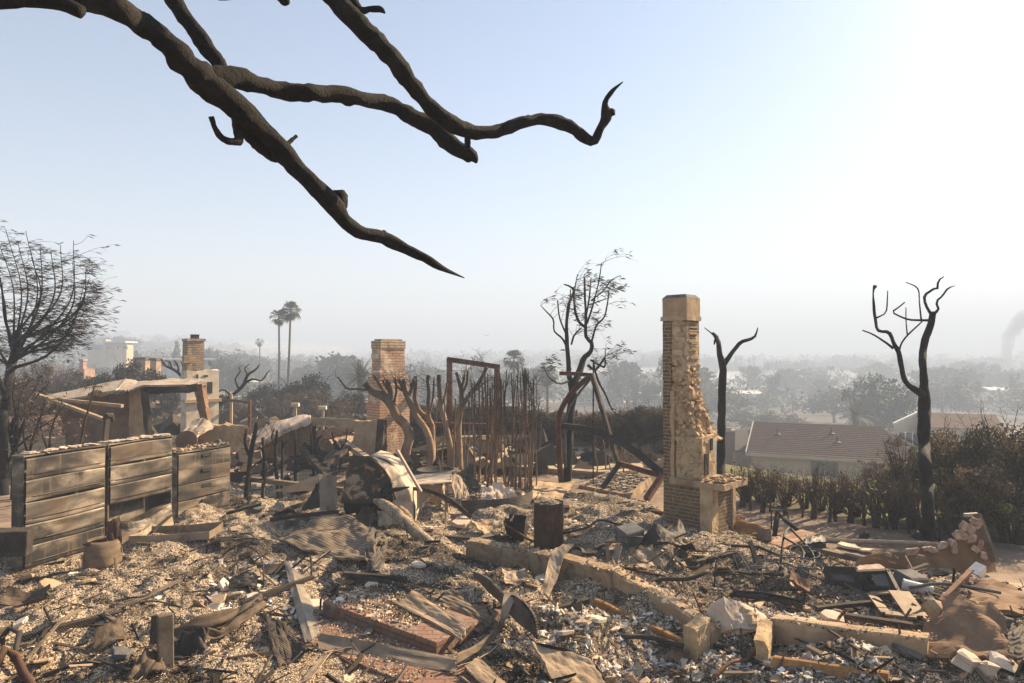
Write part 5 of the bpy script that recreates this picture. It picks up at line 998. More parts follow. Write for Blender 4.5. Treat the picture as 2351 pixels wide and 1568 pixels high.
def white_chimney():
    d = 24.0; S = d / FPX; o = W(429, 990, d); o[2] = float(H(o[0], o[1])) - .1; zz = lambda v: 3.1 + (815 - v) * S - o[2]
    t = thing('brick_chimney', 'pale stucco chimney with brown brick top and metal cap beyond the collapsed wall', 'chimney', o); fr = Fr(o, (.7, .714))
    m = MB(); wall_grid(m, fr, 0, .57, 0, .46, zz(851), zz(783), .12, .012, 3); m.build('brick_shaft', 'brick_white', t, uv=True)
    m = MB(); wall_grid(m, fr, -.03, .60, -.03, .49, zz(783), zz(777), .1, .01, 4); m.build('corbelled_top', 'brick_white', t, uv=True)
    m = MB(); fr.box(m, .22, .44, .12, .36, zz(776.5), zz(768)); fr.box(m, .2, .46, .1, .38, zz(768), zz(767)); m.build('metal_cap', 'dark_steel', t)
    m = MB(); wall_grid(m, fr, -.03, 1.1, -.02, .52, -.3, zz(851), .15, .012, 5, .04); m.build('stucco_body', 'stucco_white', t)
    m = MB(); wall_grid(m, fr, -.1, 1.18, -.1, .3, zz(925), zz(918), .1, .02, 6); m.build('mantel_ledge', 'stucco_tan', t)
    m = MB(); fr.box(m, .68, .86, -.04, .02, zz(905), zz(878)); fr.box(m, .55, .7, -.04, .02, zz(866), zz(862)); fr.box(m, .3, .36, -.04, .02, zz(870), zz(860)); m.build('opening', 'black_plastic', t)
    m = MB(); fr.box(m, -.16, .12, -.1, .05, zz(833), zz(815)); fr.box(m, -.2, .02, -.06, .1, zz(822), zz(819)); m.build('broken_bracket', 'concrete', t)
white_chimney()
def stub(label, u0, u1, v0, v1, d, mat='stucco_tan', capd=None):
    p = W((u0 + u1) / 2, v1, d); z0 = float(H(p[0], p[1])); S = d / FPX; t = thing('chimney_stub', label, 'chimney', (p[0], p[1], z0)); ww = (u1 - u0) * S; zt = 3.1 + (815 - v0) * S
    fr = Fr((p[0], p[1], 0), (.96, -.28)); m = MB(); wall_grid(m, fr, -ww / 2, ww / 2, 0, ww * .8, z0 - .3, zt, .2, .02, int(u0)); m.build('shaft', mat, t, uv=True)
    m = MB(); wall_grid(m, fr, -ww / 2 - .06, ww / 2 + .06, -.06, ww * .8 + .06, zt, zt + .18, .2, .02, 3); m.build('cap', capd or 'cinder', t)
    return fr, t, ww, zt
stub('wide tan ruined chimney left of a ruined chimney pair', 305, 336, 826, 880, 48); stub('narrow tan ruined chimney right of a ruined chimney pair', 342, 360, 828, 880, 47)
fr, t, ww, zt = stub('small pinkish ruined chimney far left below the tan house', 181, 192, 829, 846, 62, 'stucco_pink', 'stucco_pink'); m = MB(); wall_grid(m, fr, -ww, ww * 1.1, -.1, 1, zt - 3, zt - .7, .3, .03, 3); m.build('chimney_base', 'stucco_pink', t)

# ------------------------------------------------------------------ houses
def roof_quads(mb, e0, e1, r1, r0, th=.12): return mb.poly([e0, e1, r1, r0], th)
def neighbour_house():
    A = W(1741, 969.6, 52); B = W(2015.6, 979.5, 48.5); B[2] = A[2]; t = np.array(A) * 0; ax = (B - A); L = np.linalg.norm(ax); ax = ax / L; nrm = np.array([ax[1], -ax[0], 0])          # towards the camera
    run = 4.6; ze = W(1800, 1046, 46.5)[2]; g = float(H(A[0], A[1])) - .3; c = (A + B) / 2; T = thing('house', 'intact tan stucco house with brown shingle gable roof beyond the hedge stumps', 'house', (c[0], c[1], g))
    B2 = B + ax * 1.6
    m = MB(); m.poly([A - ax * .3 + nrm * run - (0, 0, A[2] - ze), B2 + ax * .9 + nrm * run - (0, 0, A[2] - ze), B2 * 0 + B + ax * .2, A - ax * .3], .12); m.poly([B + ax * .2, A - ax * .3, A - ax * .3 - nrm * run - (0, 0, A[2] - ze), B2 + ax * .9 - nrm * run - (0, 0, A[2] - ze)][::-1], .12)
    rf = m.build('roof', 'roof_shingle', T, uv=True)
    m = MB()
    for k in range(17):                                                     # shingle courses step down the slope
        f = (k + .5) / 17.5; p = A - ax * .28 + nrm * run * f - (0, 0, (A[2] - ze) * f) + (0, 0, .075); q = B + ax * (.2 + 2.2 * f) + nrm * run * f - (0, 0, (A[2] - ze) * f) + (0, 0, .075); m.bar(p, q, .05, .03)
    s_ = m.build('shingle_course', 'roof_shingle', rf, uv=True)
    m = MB(); w0 = A + nrm * (run - .5); w1 = B2 + ax * .5 + nrm * (run - .5); zt = ze + .12; m.poly([(*w0[:2], g - 1), (*w1[:2], g - 1), (*w1[:2], zt), (*w0[:2], zt)], .15)
    w2 = A - nrm * (run - .5); m.poly([(*w0[:2], g - 1), (*w0[:2], zt), (*(A - 0)[:2], A[2] - .18), (*w2[:2], zt), (*w2[:2], g - 1)], .15); m.build('wall', 'far_wall', T)
    m = MB(); m.bar(A - ax * .32 + nrm * (run + .03) - (0, 0, A[2] - ze + .1), B2 + ax * .9 + nrm * (run + .03) - (0, 0, A[2] - ze + .1), .1, .22); m.build('gutter', 'far_wall', T)
    m = MB(); m.bar(A - ax * .36 - (0, 0, .03), A - ax * .36 + nrm * run - (0, 0, A[2] - ze + .05), .06, .24); m.build('barge_board', 'white_paint', T)
    m = MB(); p = W(1893, 1075, 46.9); q = W(1893, 1075, 46.9) * 0 + w0 + ax * float((p - w0) @ ax); q[2] = ze - .85; fr = Fr(q, ax); fr.B = nrm; fr.box(m, -.85, .85, -.02, .11, -.5, .5); wn = m.build('window', 'glass_dark', T); m = MB(); fr.box(m, -.02, .02, .11, .14, -.5, .5); [fr.box(m, *x) for x in ((-.9, -.85, 0, .13, -.55, .55), (.85, .9, 0, .13, -.55, .55), (-.85, .85, 0, .13, -.55, -.5), (-.85, .85, 0, .13, .5, .55))]; m.build('window_frame', 'far_wall', wn)
    for (u, v) in ((1793, 1000), (1914, 992), (1927, 1012)):
        k = (v - 970) / 76.; p = A + ax * ((u - 1741) / 275. * L) + nrm * run * k - (0, 0, (A[2] - ze) * k); m = MB().tube([p - (0, 0, .1), p + (0, 0, .45)], .05, 8); m.lathe(p + (0, 0, .04), [(.28, 0), (.1, .08), (.06, .16)], 10); m.build('roof_vent', 'dark_steel', T)
neighbour_house()
def right_house():
    A = W(2108, 948.3, 58); B = W(2285, 952, 56); B[2] = A[2]; ax = B - A; L = np.linalg.norm(ax); ax /= L; nrm = np.array([ax[1], -ax[0], 0]); run = 2.7; dz = 1.0; g = float(H(A[0], A[1])) - .5; T = thing('house', 'second tan house with brown roof half hidden behind the right brown bushes', 'house', (A[0], A[1], g))
    gl = W(2051, 975, 56.5); side = (gl - A); side[2] = 0; side /= np.linalg.norm(side)
    m = MB(); e = A + side * 2.3; m.poly([A, B, B + nrm * run - (0, 0, dz), A + nrm * run - (0, 0, dz)][::-1], .12); m.build('roof', 'roof_shingle', T, uv=True)
    m = MB(); m.poly([(*gl[:2], g - 1), (*(A + nrm * run)[:2], g - 1), (*(A + nrm * run)[:2], A[2] - dz), (*A[:2], A[2] - .1), (*gl[:2], gl[2])], .15); m.poly([(*(A + nrm * run)[:2], g - 1), (*(B + nrm * run)[:2], g - 1), (*(B + nrm * run)[:2], A[2] - dz), (*(A + nrm * run)[:2], A[2] - dz)], .15); m.build('wall', 'far_wall', T)
    m = MB(); m.bar(gl + (0, 0, .05), A + (0, 0, .05), .2, .2); m.build('barge_board', 'white_paint', T)
    c = gl * .5 + (A + nrm * run) * .5; c[2] = gl[2] - 1.1; ww = (A + nrm * run) - gl; ww[2] = 0; ww /= np.linalg.norm(ww); fr = Fr(c, ww); fr.B = -np.array([-ww[1], ww[0], 0]); m = MB(); fr.box(m, -.75, .75, -.12, .12, -.5, .5); wn = m.build('window', 'glass_dark', T); m = MB(); [fr.box(m, x - .05, x + .05, -.15, .15, -.52, .52) for x in (-.75, -.25, .25, .75)]; m.build('window_frame', 'white_paint', wn)
right_house()
def chimney_house():
    d = 54.0; S = d / FPX; p = W(1677, 1050, d); g = float(H(p[0], p[1])) - .5; T = thing('house', 'dark roofed house with a red brick chimney, seen between tan chimney and gable', 'house', (p[0], p[1], g)); fr = Fr((p[0], p[1], 0), (1, -.12))
    m = MB(); wall_grid(m, fr, -.35, .35, 0, .7, g - .5, W(1677, 992, d)[2], .3, .02, 3); ch = m.build('chimney', 'brick_red', T, uv=True); m = MB(); zt = W(1677, 992, d)[2]; fr.box(m, -.42, .42, -.06, .76, zt, zt + .14); fr.box(m, -.25, .1, .15, .5, zt + .14, zt + .32); m.build('chimney_cap', 'concrete', ch)
    m = MB(); r0 = W(1687, 988, d + 3); r1 = W(1760, 986, d + 3); e1 = W(1760, 1036, d - 1.5); e0 = W(1687, 1036, d - 1.5); m.poly([e0, e1, r1, r0], .15); m.poly([r0, r1, r1 + (0.3, 4.5, -1.6), r0 + (0.3, 4.5, -1.6)], .15); rf = m.build('roof', 'roof_dark', T, uv=True); m = MB(); m.bar(W(1726, 985, d + 2.9) + (0, 0, .12), W(1730, 1036, d - 1.6) + (0, 0, .12), .12, .1); m.build('valley_flashing', 'roof_dark', rf)
    m = MB(); e0 = e0 + (0, .4, -.1); e1 = e1 + (0, .4, -.1); m.poly([(*e0[:2], g - 1), (*e1[:2], g - 1), e1, e0], .15); m.build('wall', 'stucco_pink', T)
chimney_house()
def tan_house():
    d = 170.0; S = d / FPX; p = W(243, 830, d); g = float(H(p[0], p[1])) - 1; T = thing('house', 'tan two storey house with flat white roofs on the left hillside', 'house', (p[0], p[1], g)); X = lambda u: (u - 243) * S * .93; zz = lambda v: 3.1 + (815 - v) * S
    fr = Fr((p[0], p[1], 0), (1, -.1))
    m = MB(); fr.box(m, X(245), X(285), 0, 3.2, zz(850), zz(786)); fr.box(m, X(187), X(236), 1.0, 4, zz(850), zz(792)); fr.box(m, X(285), X(293), .6, 3.2, zz(850), zz(787)); m.build('wall', 'far_wall', T)
    m = MB(); fr.box(m, X(242), X(299), -.8, 4, zz(787), zz(783.5)); fr.box(m, X(184), X(238), .2, 8, zz(792), zz(789.5)); m.build('roof', 'white_paint', T)
    m = MB(); fr.box(m, X(236), X(244.5), -.3, 1.5, zz(850), zz(779.5)); m.build('chimney', 'far_wall', T)
    m = MB(); fr.box(m, X(215), X(221), 3, 5, zz(789.4), zz(781)); fr.box(m, X(222), X(234), 3, 5, zz(789.4), zz(783)); m.build('roof_hatch', 'white_paint', T)
    for (u0, u1, v0, v1, b) in ((204, 219, 796, 803, 1.0), (246, 254, 795, 802, 0), (273, 279, 794, 801, 0), (286, 296, 795, 801, .6)):
        m = MB(); fr.box(m, X(u0), X(u1), b - .12, b + .1, zz(v1), zz(v0)); wn = m.build('window', 'glass_dark', T); m = MB(); fr.box(m, X(u0) - .12, X(u1) + .12, b - .2, b - .01, zz(v1) - .14, zz(v1)); fr.box(m, X(u0) - .12, X(u1) + .12, b - .2, b - .01, zz(v0), zz(v0) + .14); fr.box(m, X(u0) - .12, X(u0), b - .2, b, zz(v1), zz(v0)); fr.box(m, X(u1), X(u1) + .12, b - .2, b, zz(v1), zz(v0)); m.build('window_frame', 'white_paint', wn)
tan_house()
def white_house():
    d = 92.0; S = d / FPX; p = W(430, 850, d); g = float(H(p[0], p[1])) - 1; T = thing('house', 'low white house with flat roof partly hidden behind the white chimney', 'house', (p[0], p[1], g)); X = lambda u: (u - 430) * S; zz = lambda v: 3.1 + (815 - v) * S; fr = Fr((p[0], p[1], 0), (.9, .43))
    m = MB(); fr.box(m, X(372), X(478), 0, 6, g - 1, zz(827)); m.build('wall', 'white_paint', T); m = MB(); fr.box(m, X(365), X(489), -.8, 7, zz(827), zz(824)); m.build('roof', 'white_paint', T)
    for u in (378, 390, 402, 474): m = MB(); fr.box(m, X(u), X(u + 7), -.1, .1, zz(840), zz(830)); m.build('window', 'glass_dark', T)
white_house()
# burnt house plots in the valley
PL = {'pale': 'pale', 'grey': 'white'}
for i in range(46):
    u = RS.uniform(500, 2380); d = float(np.exp(RS.uniform(math.log(150), math.log(1300)))); p = W(u, 840, d); z0 = float(H(p[0], p[1])); s = RS.uniform(.8, 1.4); v_ = 815 - (z0 + 2 - 3.1) / d * FPX
    T = thing('burnt_house', '%s %s house ruin %s' % (['low pale', 'roofed white', 'flat tan'][i % 3], 'valley' if v_ > 850 else 'hillside', where(u)), 'house', (p[0], p[1], z0), 'house ruins across the smoky valley'); fr = Fr((p[0], p[1], z0), (1, RS.normal(0, .25)))
    m = MB(); h = RS.uniform(1.2, 3.2); fr.box(m, -6 * s, 6 * s, 0, .3, -.8, h); fr.box(m, -6 * s, -5.7 * s, .3, 5, -.8, h * RS.uniform(.5, 1)); fr.box(m, 5.7 * s, 6 * s, .3, 5, -.8, h * .8); m.build('wall', ['ruin_pale', 'white_paint', 'far_wall'][i % 3], T)
    m = MB(); fr.box(m, -9 * s, 9 * s, -5 * s, 9 * s, -1.5, .12); m.build('foundation', 'ruin_pale', T)
    if i % 3 == 0: m = MB(); x = RS.uniform(-3, 3); fr.box(m, x, x + 1.1, 2, 3, -.5, h + 2.6); m.build('chimney', ['stucco_pink', 'stucco_tan'][i % 2], T)
    if i % 3 == 1: m = MB(); m.poly([fr.P(-6.6 * s, -.8, h + .05), fr.P(6.6 * s, -.8, h + .05), fr.P(6.6 * s, 5.6, h + .6), fr.P(-6.6 * s, 5.6, h + .6)], .25); m.build('roof', 'white_paint', T)
for i, (u, v, d) in enumerate([(1805, 905, 210), (1955, 880, 240), (2183, 890, 170), (762, 850, 190), (1350, 900, 190)]):
    p = W(u, v, d); z0 = float(H(p[0], p[1])); T = thing('utility_pole', 'hazy wooden utility pole %s' % where(u), 'pole', (p[0], p[1], z0)); m = MB().tube([(p[0], p[1], z0 - .3), (p[0], p[1], p[2] + 1.0)], .17, 6); m.build('pole', 'dead_twig', T); m = MB(); m.bar((p[0] - 1.2, p[1], p[2] + .2), (p[0] + 1.2, p[1] - .3, p[2] + .2), .14); m.build('crossarm', 'dead_twig', T)

# ------------------------------------------------------------------ pool terrace
m = MB(); c = [G(1050, 1068), G(1345, 1092), G(1530, 1062), G(1500, 1030), G(1080, 1032)]; m.poly([np.array((a[0], a[1], .05)) for a in c], .12); o = m.build('pool_terrace', 'deck', uv=True); o['kind'] = 'structure'
c = G(1375, 1078); T = thing('spa_ring', 'round raised tan spa tub with dark water behind the charred tree', 'spa', (c[0], c[1], 0)); R_ = 1.13
m = MB(); m.lathe((c[0], c[1], 0), [(R_, -.3), (R_ - .02, .07), (R_ + .05, .08), (R_ + .05, .14), (R_ - .22, .14), (R_ - .23, -.1)], 40); m.build('rim', 'deck', T, uv=True); m = MB(); m.lathe((c[0], c[1], 0), [(R_ - .225, .01), (.001, .01)], 40); m.build('water', 'water', T)
def seg_wall(name, label, a, b, h, th, mat, cat='wall', jag=.03, uv=False, z0=None):
    a = np.array(a, float); b = np.array(b, float); z0 = min(float(H(*a[:2])), float(H(*b[:2]))) if z0 is None else z0; fr = Fr((a[0], a[1], z0), b[:2] - a[:2]); L = np.linalg.norm(b[:2] - a[:2]); m = MB(); wall_grid(m, fr, 0, L, 0, th, -.25, h, .12, .012, int(abs(a[0] * 10)), jag); return tag(m.build(name, mat, uv=uv), label, cat)
seg_wall('garden_wall', 'low tan garden wall behind the pole thicket at the pool', G(1040, 1032), G(1250, 1028), .45, .25, 'stucco_tan'); seg_wall('garden_wall', 'low tan garden wall piece right of the spa ring', G(1440, 1050), G(1490, 1035), .35, .2, 'stucco_tan')
# ------------------------------------------------------------------ filing cabinets
def cabinet(label, a, b, h, depth, rows, tilt=0.0, style='wide', missing=(), z0=None, seed=1):
    a = np.array(a, float); b = np.array(b, float); z0 = min(float(H(*a[:2])), float(H(*b[:2]))) - .03 if z0 is None else z0; a[2] = z0; t = thing('filing_cabinet', label, 'cabinet', a, 'burnt metal filing cabinets'); fr = Fr(a, b[:2] - a[:2]); fr.B = np.array([-fr.A[1], fr.A[0], 0]); L = np.linalg.norm(b[:2] - a[:2])   # B points away from the front
    th = .022; m = MB()
    fr.box(m, 0, th, 0, depth, 0, h); fr.box(m, L - th, L, 0, depth, 0, h); fr.box(m, th, L - th, depth - th, depth, .0, h); fr.box(m, th, L - th, .004, depth - th, 0, .05); m.build('cabinet_body', 'cabinet_steel', t, bevel=.004)
    m = MB(); m.panel(fr.P(-.01, -.012, h + .008), fr.P(L + .01, -.012, h + .008), fr.P(L + .01, depth, h + .008), fr.P(-.01, depth, h + .008), 22, 8, .010, .022, seed, .004, 2); m.build('top_panel', 'cabinet_steel', t)
    zs = np.linspace(.055, h - .03, rows + 1)
    for i in range(rows):
        if i in missing: continue
        z1, z2 = zs[i] + .005, zs[i + 1] - .005; hh = z2 - z1; bow = .012 * float(vnoise(i * 3.1, seed)) ; U = np.linspace(0, 1, 22); prof = []
        if style == 'wide': lev = [(0, 0), (.05, -.012), (.1, -.014), (.16, -.016), (.175, .004), (.25, .004), (.265, -.018), (.95, -.018), (1, -.002)]
        else: lev = [(0, 0), (.03, -.012), (.5, -.014), (.97, -.014), (1, -.002)]
        Pt = np.zeros((len(lev), 22, 3))
        for r_, (f, y) in enumerate(lev):
            for k, u in enumerate(U):
                x = th + .008 + u * (L - 2 * th - .016); yy = y
                if style == 'wide' and .17 < f < .26 and (u < .05 or u > .95): yy = -.014
                wv = (bow + .010 * float(vnoise(u * 3 + seed, i * 2.2, f))) * math.sin(math.pi * u); Pt[r_, k] = fr.P(x, yy + wv - .004, z1 + f * hh - .018 * math.sin(math.pi * u) * float(vnoise(i * 1.7, seed, 3)))
        m = MB().grid(Pt, .006); dr = m.build('drawer', 'cabinet_steel', t)
        if style != 'wide':
            m = MB(); c = L * .52; fr.box(m, c - .11, c + .11, -.045, -.012, z1 + hh * .66, z1 + hh * .69); fr.box(m, c - .11, c + .11, -.04, -.014, z1 + hh * .69, z1 + hh * .86); m.build('handle', 'black_plastic', dr)
        else:
            m = MB(); fr.box(m, th + .05, L - th - .05, -.021, -.016, z1 + hh * .25, z1 + hh * .275); m.build('handle', 'galvanised', dr)
    return fr, t, L
c1a, c1b = G(50, 1312), G(240, 1255)
fr1, T1, L1 = cabinet('burnt five drawer filing cabinet, leftmost of the three', c1a, c1b, 1.67, .23, 5, seed=1)
fr2, T2, L2 = cabinet('burnt filing cabinet with its bottom drawers fallen out, middle of the three', G(246, 1253), G(394, 1209), 1.67, .26, 5, missing=(0, 1), seed=2)
m = MB(); m.ribbon([fr2.P(.03, -.02, .40), fr2.P(.5, -.12, .34), fr2.P(L2 - .05, -.04, .46)], [fr2.P(.03, -.02, .20), fr2.P(.5, -.18, .13), fr2.P(L2 - .05, -.06, .27)], 20, 5, .015, .01, 3); m.ribbon([fr2.P(.03, .0, .41), fr2.P(.5, -.10, .35), fr2.P(L2 - .05, -.02, .47)], [fr2.P(.03, .2, .38), fr2.P(.5, .18, .32), fr2.P(L2 - .05, .2, .44)], 20, 5, .02, .01, 4); m.build('sagging_drawer', 'cabinet_steel', T2)
m = MB(); m.ribbon([fr2.P(.0, -.05, .28), fr2.P(.5, -.18, .17), fr2.P(L2 - .1, -.1, .25)], [fr2.P(.0, -.1, -.02), fr2.P(.5, -.26, -.03), fr2.P(L2 - .1, -.2, .03)], 20, 5, .015, .01, 6); m.build('fallen_drawer_front', 'sheet_metal', T2)
fr3, T3, L3 = cabinet('shorter four drawer filing cabinet with slot handles, rightmost of the three', G(404, 1201), G(528, 1168), 1.25, .42, 4, style='slot', seed=3)
def flat_flakes(mb, frP, n, a, b, z, lo, hi, seed):
    r = np.random.RandomState(seed)
    for i in range(n):
        k = r.randint(4, 7); an = np.linspace(0, 6.28, k, endpoint=False) + r.uniform(0, 1); s = r.uniform(lo, hi); c = frP(r.uniform(*a), r.uniform(*b), z + r.uniform(0, .012)); R = rot(r.normal(0, .12), r.normal(0, .12), 0); mb.poly(np.stack([np.cos(an) * s, np.sin(an) * s * .7, 0 * an], 1) @ R.T + c, .008)
def topping(name, label, fr, L, dep, h, n, seed, mat='plaster_pale'):
    m = MB(); (flakes(m, fr.P, n, (.02, L - .02), (.02, dep - .02), h + .012, .02, .10, seed) if n > 100 else flat_flakes(m, fr.P, n * 2, (.04, L - .04), (.03, dep - .03), h + .024, .03, .09, seed)); return tag(m.build(name, mat), label, 'debris', kind='stuff')
topping('plaster_flakes', 'pale plaster flakes lying on the left filing cabinet', fr1, L1, .23, 1.68, 22, 3); topping('plaster_flakes', 'pale plaster flakes lying on the middle filing cabinet', fr2, L2, .26, 1.68, 40, 4); topping('ash_flakes', 'grey ash and chips heaped on the right filing cabinet', fr3, L3, .42, 1.26, 130, 5, 'concrete')
tag(MB().rock(fr3.P(L3 * .9, .2, 1.31), (.14, .12, .13), 3).build('clinker_lump', 'cinder'), 'grey lump on the far corner of the right filing cabinet', 'debris')
# round table top standing behind the cabinets
c = W(428, 1012, 13.6); m = MB(); m.lathe(c, [(0.001, -.012), (.2, -.012), (.205, 0), (.2, .012), (.001, .012)], 28, 0, 0, rot(math.radians(80), 0, math.radians(20))); tag(m.build('round_tabletop', 'stucco_brown'), 'brown round tabletop standing on edge behind the right filing cabinet', 'tabletop')
# metal sheet and tray in front of the middle cabinet
m = MB(); m.panel(GH(300, 1258, .02), GH(372, 1222, .12), GH(395, 1190, .42), GH(345, 1215, .25), 14, 10, .03, .006, 3, .04); tag(m.build('bent_sheet', 'sheet_metal'), 'bent brown metal sheet leaning before the middle filing cabinet', 'sheet metal')
def tray():
    p = [GH(296, 1257, .05), GH(480, 1247, .06), GH(512, 1224, .06), GH(345, 1233, .05)]; t = thing('drawer_tray', 'shallow metal drawer tray lying in ash before the cabinets', 'drawer', p[0]); m = MB(); m.panel(*p, 16, 8, .01, .006, 3, .01); m.build('tray_bottom', 'ash_top', t)
    for a, b in zip(p, p[1:] + p[:1]): m = MB(); m.ribbon([a, (a + b) / 2, b], [a + (0, 0, .13), (a + b) / 2 + (0, 0, .115), b + (0, 0, .13)], 12, 3, .006, .008, 4); m.build('tray_side', 'sheet_metal', t)
tray()
tag(MB().bar(GH(398, 1206, .05), GH(520, 1213, .05), .05, .05).build('metal_bar', 'dark_steel'), 'dark metal bar lying before the right filing cabinet', 'bar'); tag(MB().bar(GH(350, 1236, .1), GH(400, 1205, .22), .03, .03).build('metal_rod', 'dark_steel'), 'thin metal rod leaning behind the drawer tray', 'rod')
c = GH(236, 1306, .10); T = thing('broken_pot', 'broken brown ribbed pot with a tall torn flap, beside the left filing cabinet', 'pot', c); m = MB(); m.lathe(c, [(.26, -.05), (.27, .05), (.255, .13), (.245, .2), (.23, .26), (.2, .3), (.19, .26)], 22, .12, 5); m.build('pot_body', 'pot', T, smooth=True); m = MB(); m.panel(c + (.12, -.1, .1), c + (.24, .05, .1), c + (.22, .06, .62), c + (.09, -.07, .58), 10, 12, .03, .012, 5, .04); m.build('torn_flap', 'drum_rust', T); m = MB(); m.tube([c + (-.2, -.12, .25), c + (-.1, -.2, .27), c + (.02, -.2, .25)], .022, 7); m.build('pot_handle', 'drum_rust', T)
tag(MB().box(W(10, 1245, 9.2), (.6, .25, .34), rot(0, .05, .3)).build('scorched_box', 'wood_charred', bevel=.01), 'scorched wooden box at the left edge beside the filing cabinets', 'box'); 

# ------------------------------------------------------------------ collapsed stucco wall behind the cabinets
def collapsed_wall():
    d = 18.5; t = thing('collapsed_wall', 'collapsed brown stucco porch with warped white fascia and empty opening behind the cabinets', 'ruin', W(250, 1000, d) * (1, 1, 0) + (0, 0, float(H(*W(250, 1000, d)[:2])) - .05)); Q = lambda u, v, dd=0: W(u, v, d + dd)
    m = MB(); m.panel(Q(112, 924, -.5), Q(268, 897, -.4), Q(292, 871, 1.9), Q(102, 911, 1.9), 22, 8, .02, .05, 4, .02); m.panel(Q(266, 899, -.45), Q(296, 897, -.35), Q(320, 877, 1.8), Q(288, 871, 1.9), 8, 8, .015, .05, 5, .02); m.build('fascia', 'fascia', t)
    m = MB(); m.panel(Q(294, 898, -.4), Q(328, 886, -.25), Q(398, 871, 1.6), Q(318, 877, 1.8), 10, 8, .015, .05, 6, .02); m.panel(Q(326, 887, -.25), Q(476, 884, .1), Q(466, 873, 1.2), Q(396, 870, 1.6), 18, 8, .02, .05, 7, .02); m.build('fascia', 'fascia', t)
    m = MB(); m.panel(Q(148, 1040, .2), Q(302, 1040, .2), Q(300, 898, .4), Q(150, 925, .1), 18, 14, .05, .12, 5, .05); m.build('left_panel', 'stucco_brown', t)
    m = MB(); m.panel(Q(302, 1040, .1), Q(350, 1040, -.2), Q(327, 892, .0), Q(300, 900, .3), 10, 14, .03, .12, 6, .03); m.build('right_panel', 'stucco_tan', t)
    m = MB(); m.ribbon([Q(338, 900, -.3), Q(343, 950, -.3), Q(350, 1030, -.3)], [Q(327, 893, -.1), Q(332, 950, -.1), Q(340, 1030, -.1)], 14, 4, .02, .1, 2); m.build('jamb', 'wood_charred', t)
    m = MB(); m.ribbon([Q(326, 890, .1), Q(390, 886, .1), Q(456, 882, .1)], [Q(328, 905, .1), Q(390, 902, .1), Q(456, 899, .1)], 16, 4, .02, .25, 3); m.build('lintel', 'wood_charred', t)
    m = MB(); m.ribbon([Q(447, 890, .1), Q(455, 920, .1), Q(462, 966, .1)], [Q(468, 878, .1), Q(474, 920, .1), Q(481, 966, .1)], 14, 4, .03, .2, 7); m.build('leaning_jamb', 'stucco_brown', t)
    m = MB(); m.panel(Q(-60, 1012, 1.0), Q(160, 1010, .6), Q(155, 952, 1.4), Q(-60, 965, 2), 16, 10, .07, .12, 8, .05); m.build('slumped_panel', 'stucco_pink', t)
    m = MB(); m.panel(Q(-60, 1080, .2), Q(160, 1060, .2), Q(160, 1005, .5), Q(-60, 1006, .8), 16, 10, .05, .12, 9, .03); m.build('wall_foot', 'stucco_tan', t)
    m = MB(); m.bar(Q(86, 906, -.6), Q(240, 963, -1.6), .10, .07); m.build('fallen_batten', 'wood_pale', t); m = MB(); m.bar(Q(132, 917, -.8), Q(281, 932, -1.0), .10, .08); m.build('fallen_batten', 'wood_pale', t)
collapsed_wall()
T = thing('metal_post', 'short rusted post with a rolled over top behind the filing cabinets', 'post', W(238, 1040, 14.5)); m = MB(); m.bar(W(238, 1045, 14.5), W(246, 962, 14.5), .12, .05); m.build('post', 'dark_steel', T); m = MB(); m.tube([W(240, 965, 14.5), W(246, 953, 14.5), W(255, 953, 14.6), (W(258, 964, 14.7))], .06, 8); m.build('rolled_top', 'dark_steel', T)
t, _, _ = pixtree('dead_palm_stalk', 'thin leaning dead palm stalk before the collapsed wall', 'palm', 15.5, [[(180, 1040, 6), (195, 970, 5), (210, 915, 4.5), (217, 886, 4)]], 'dead_twig', .1, 3); mb = MB(); [frond_fan(mb, W(218, 885, 15.5), RS.uniform(0, 6.28), RS.uniform(-1.3, .2), .28, BP, 1.2) for _ in range(9)]; mb.build('dead_frond', 'leaf', t, col=True)
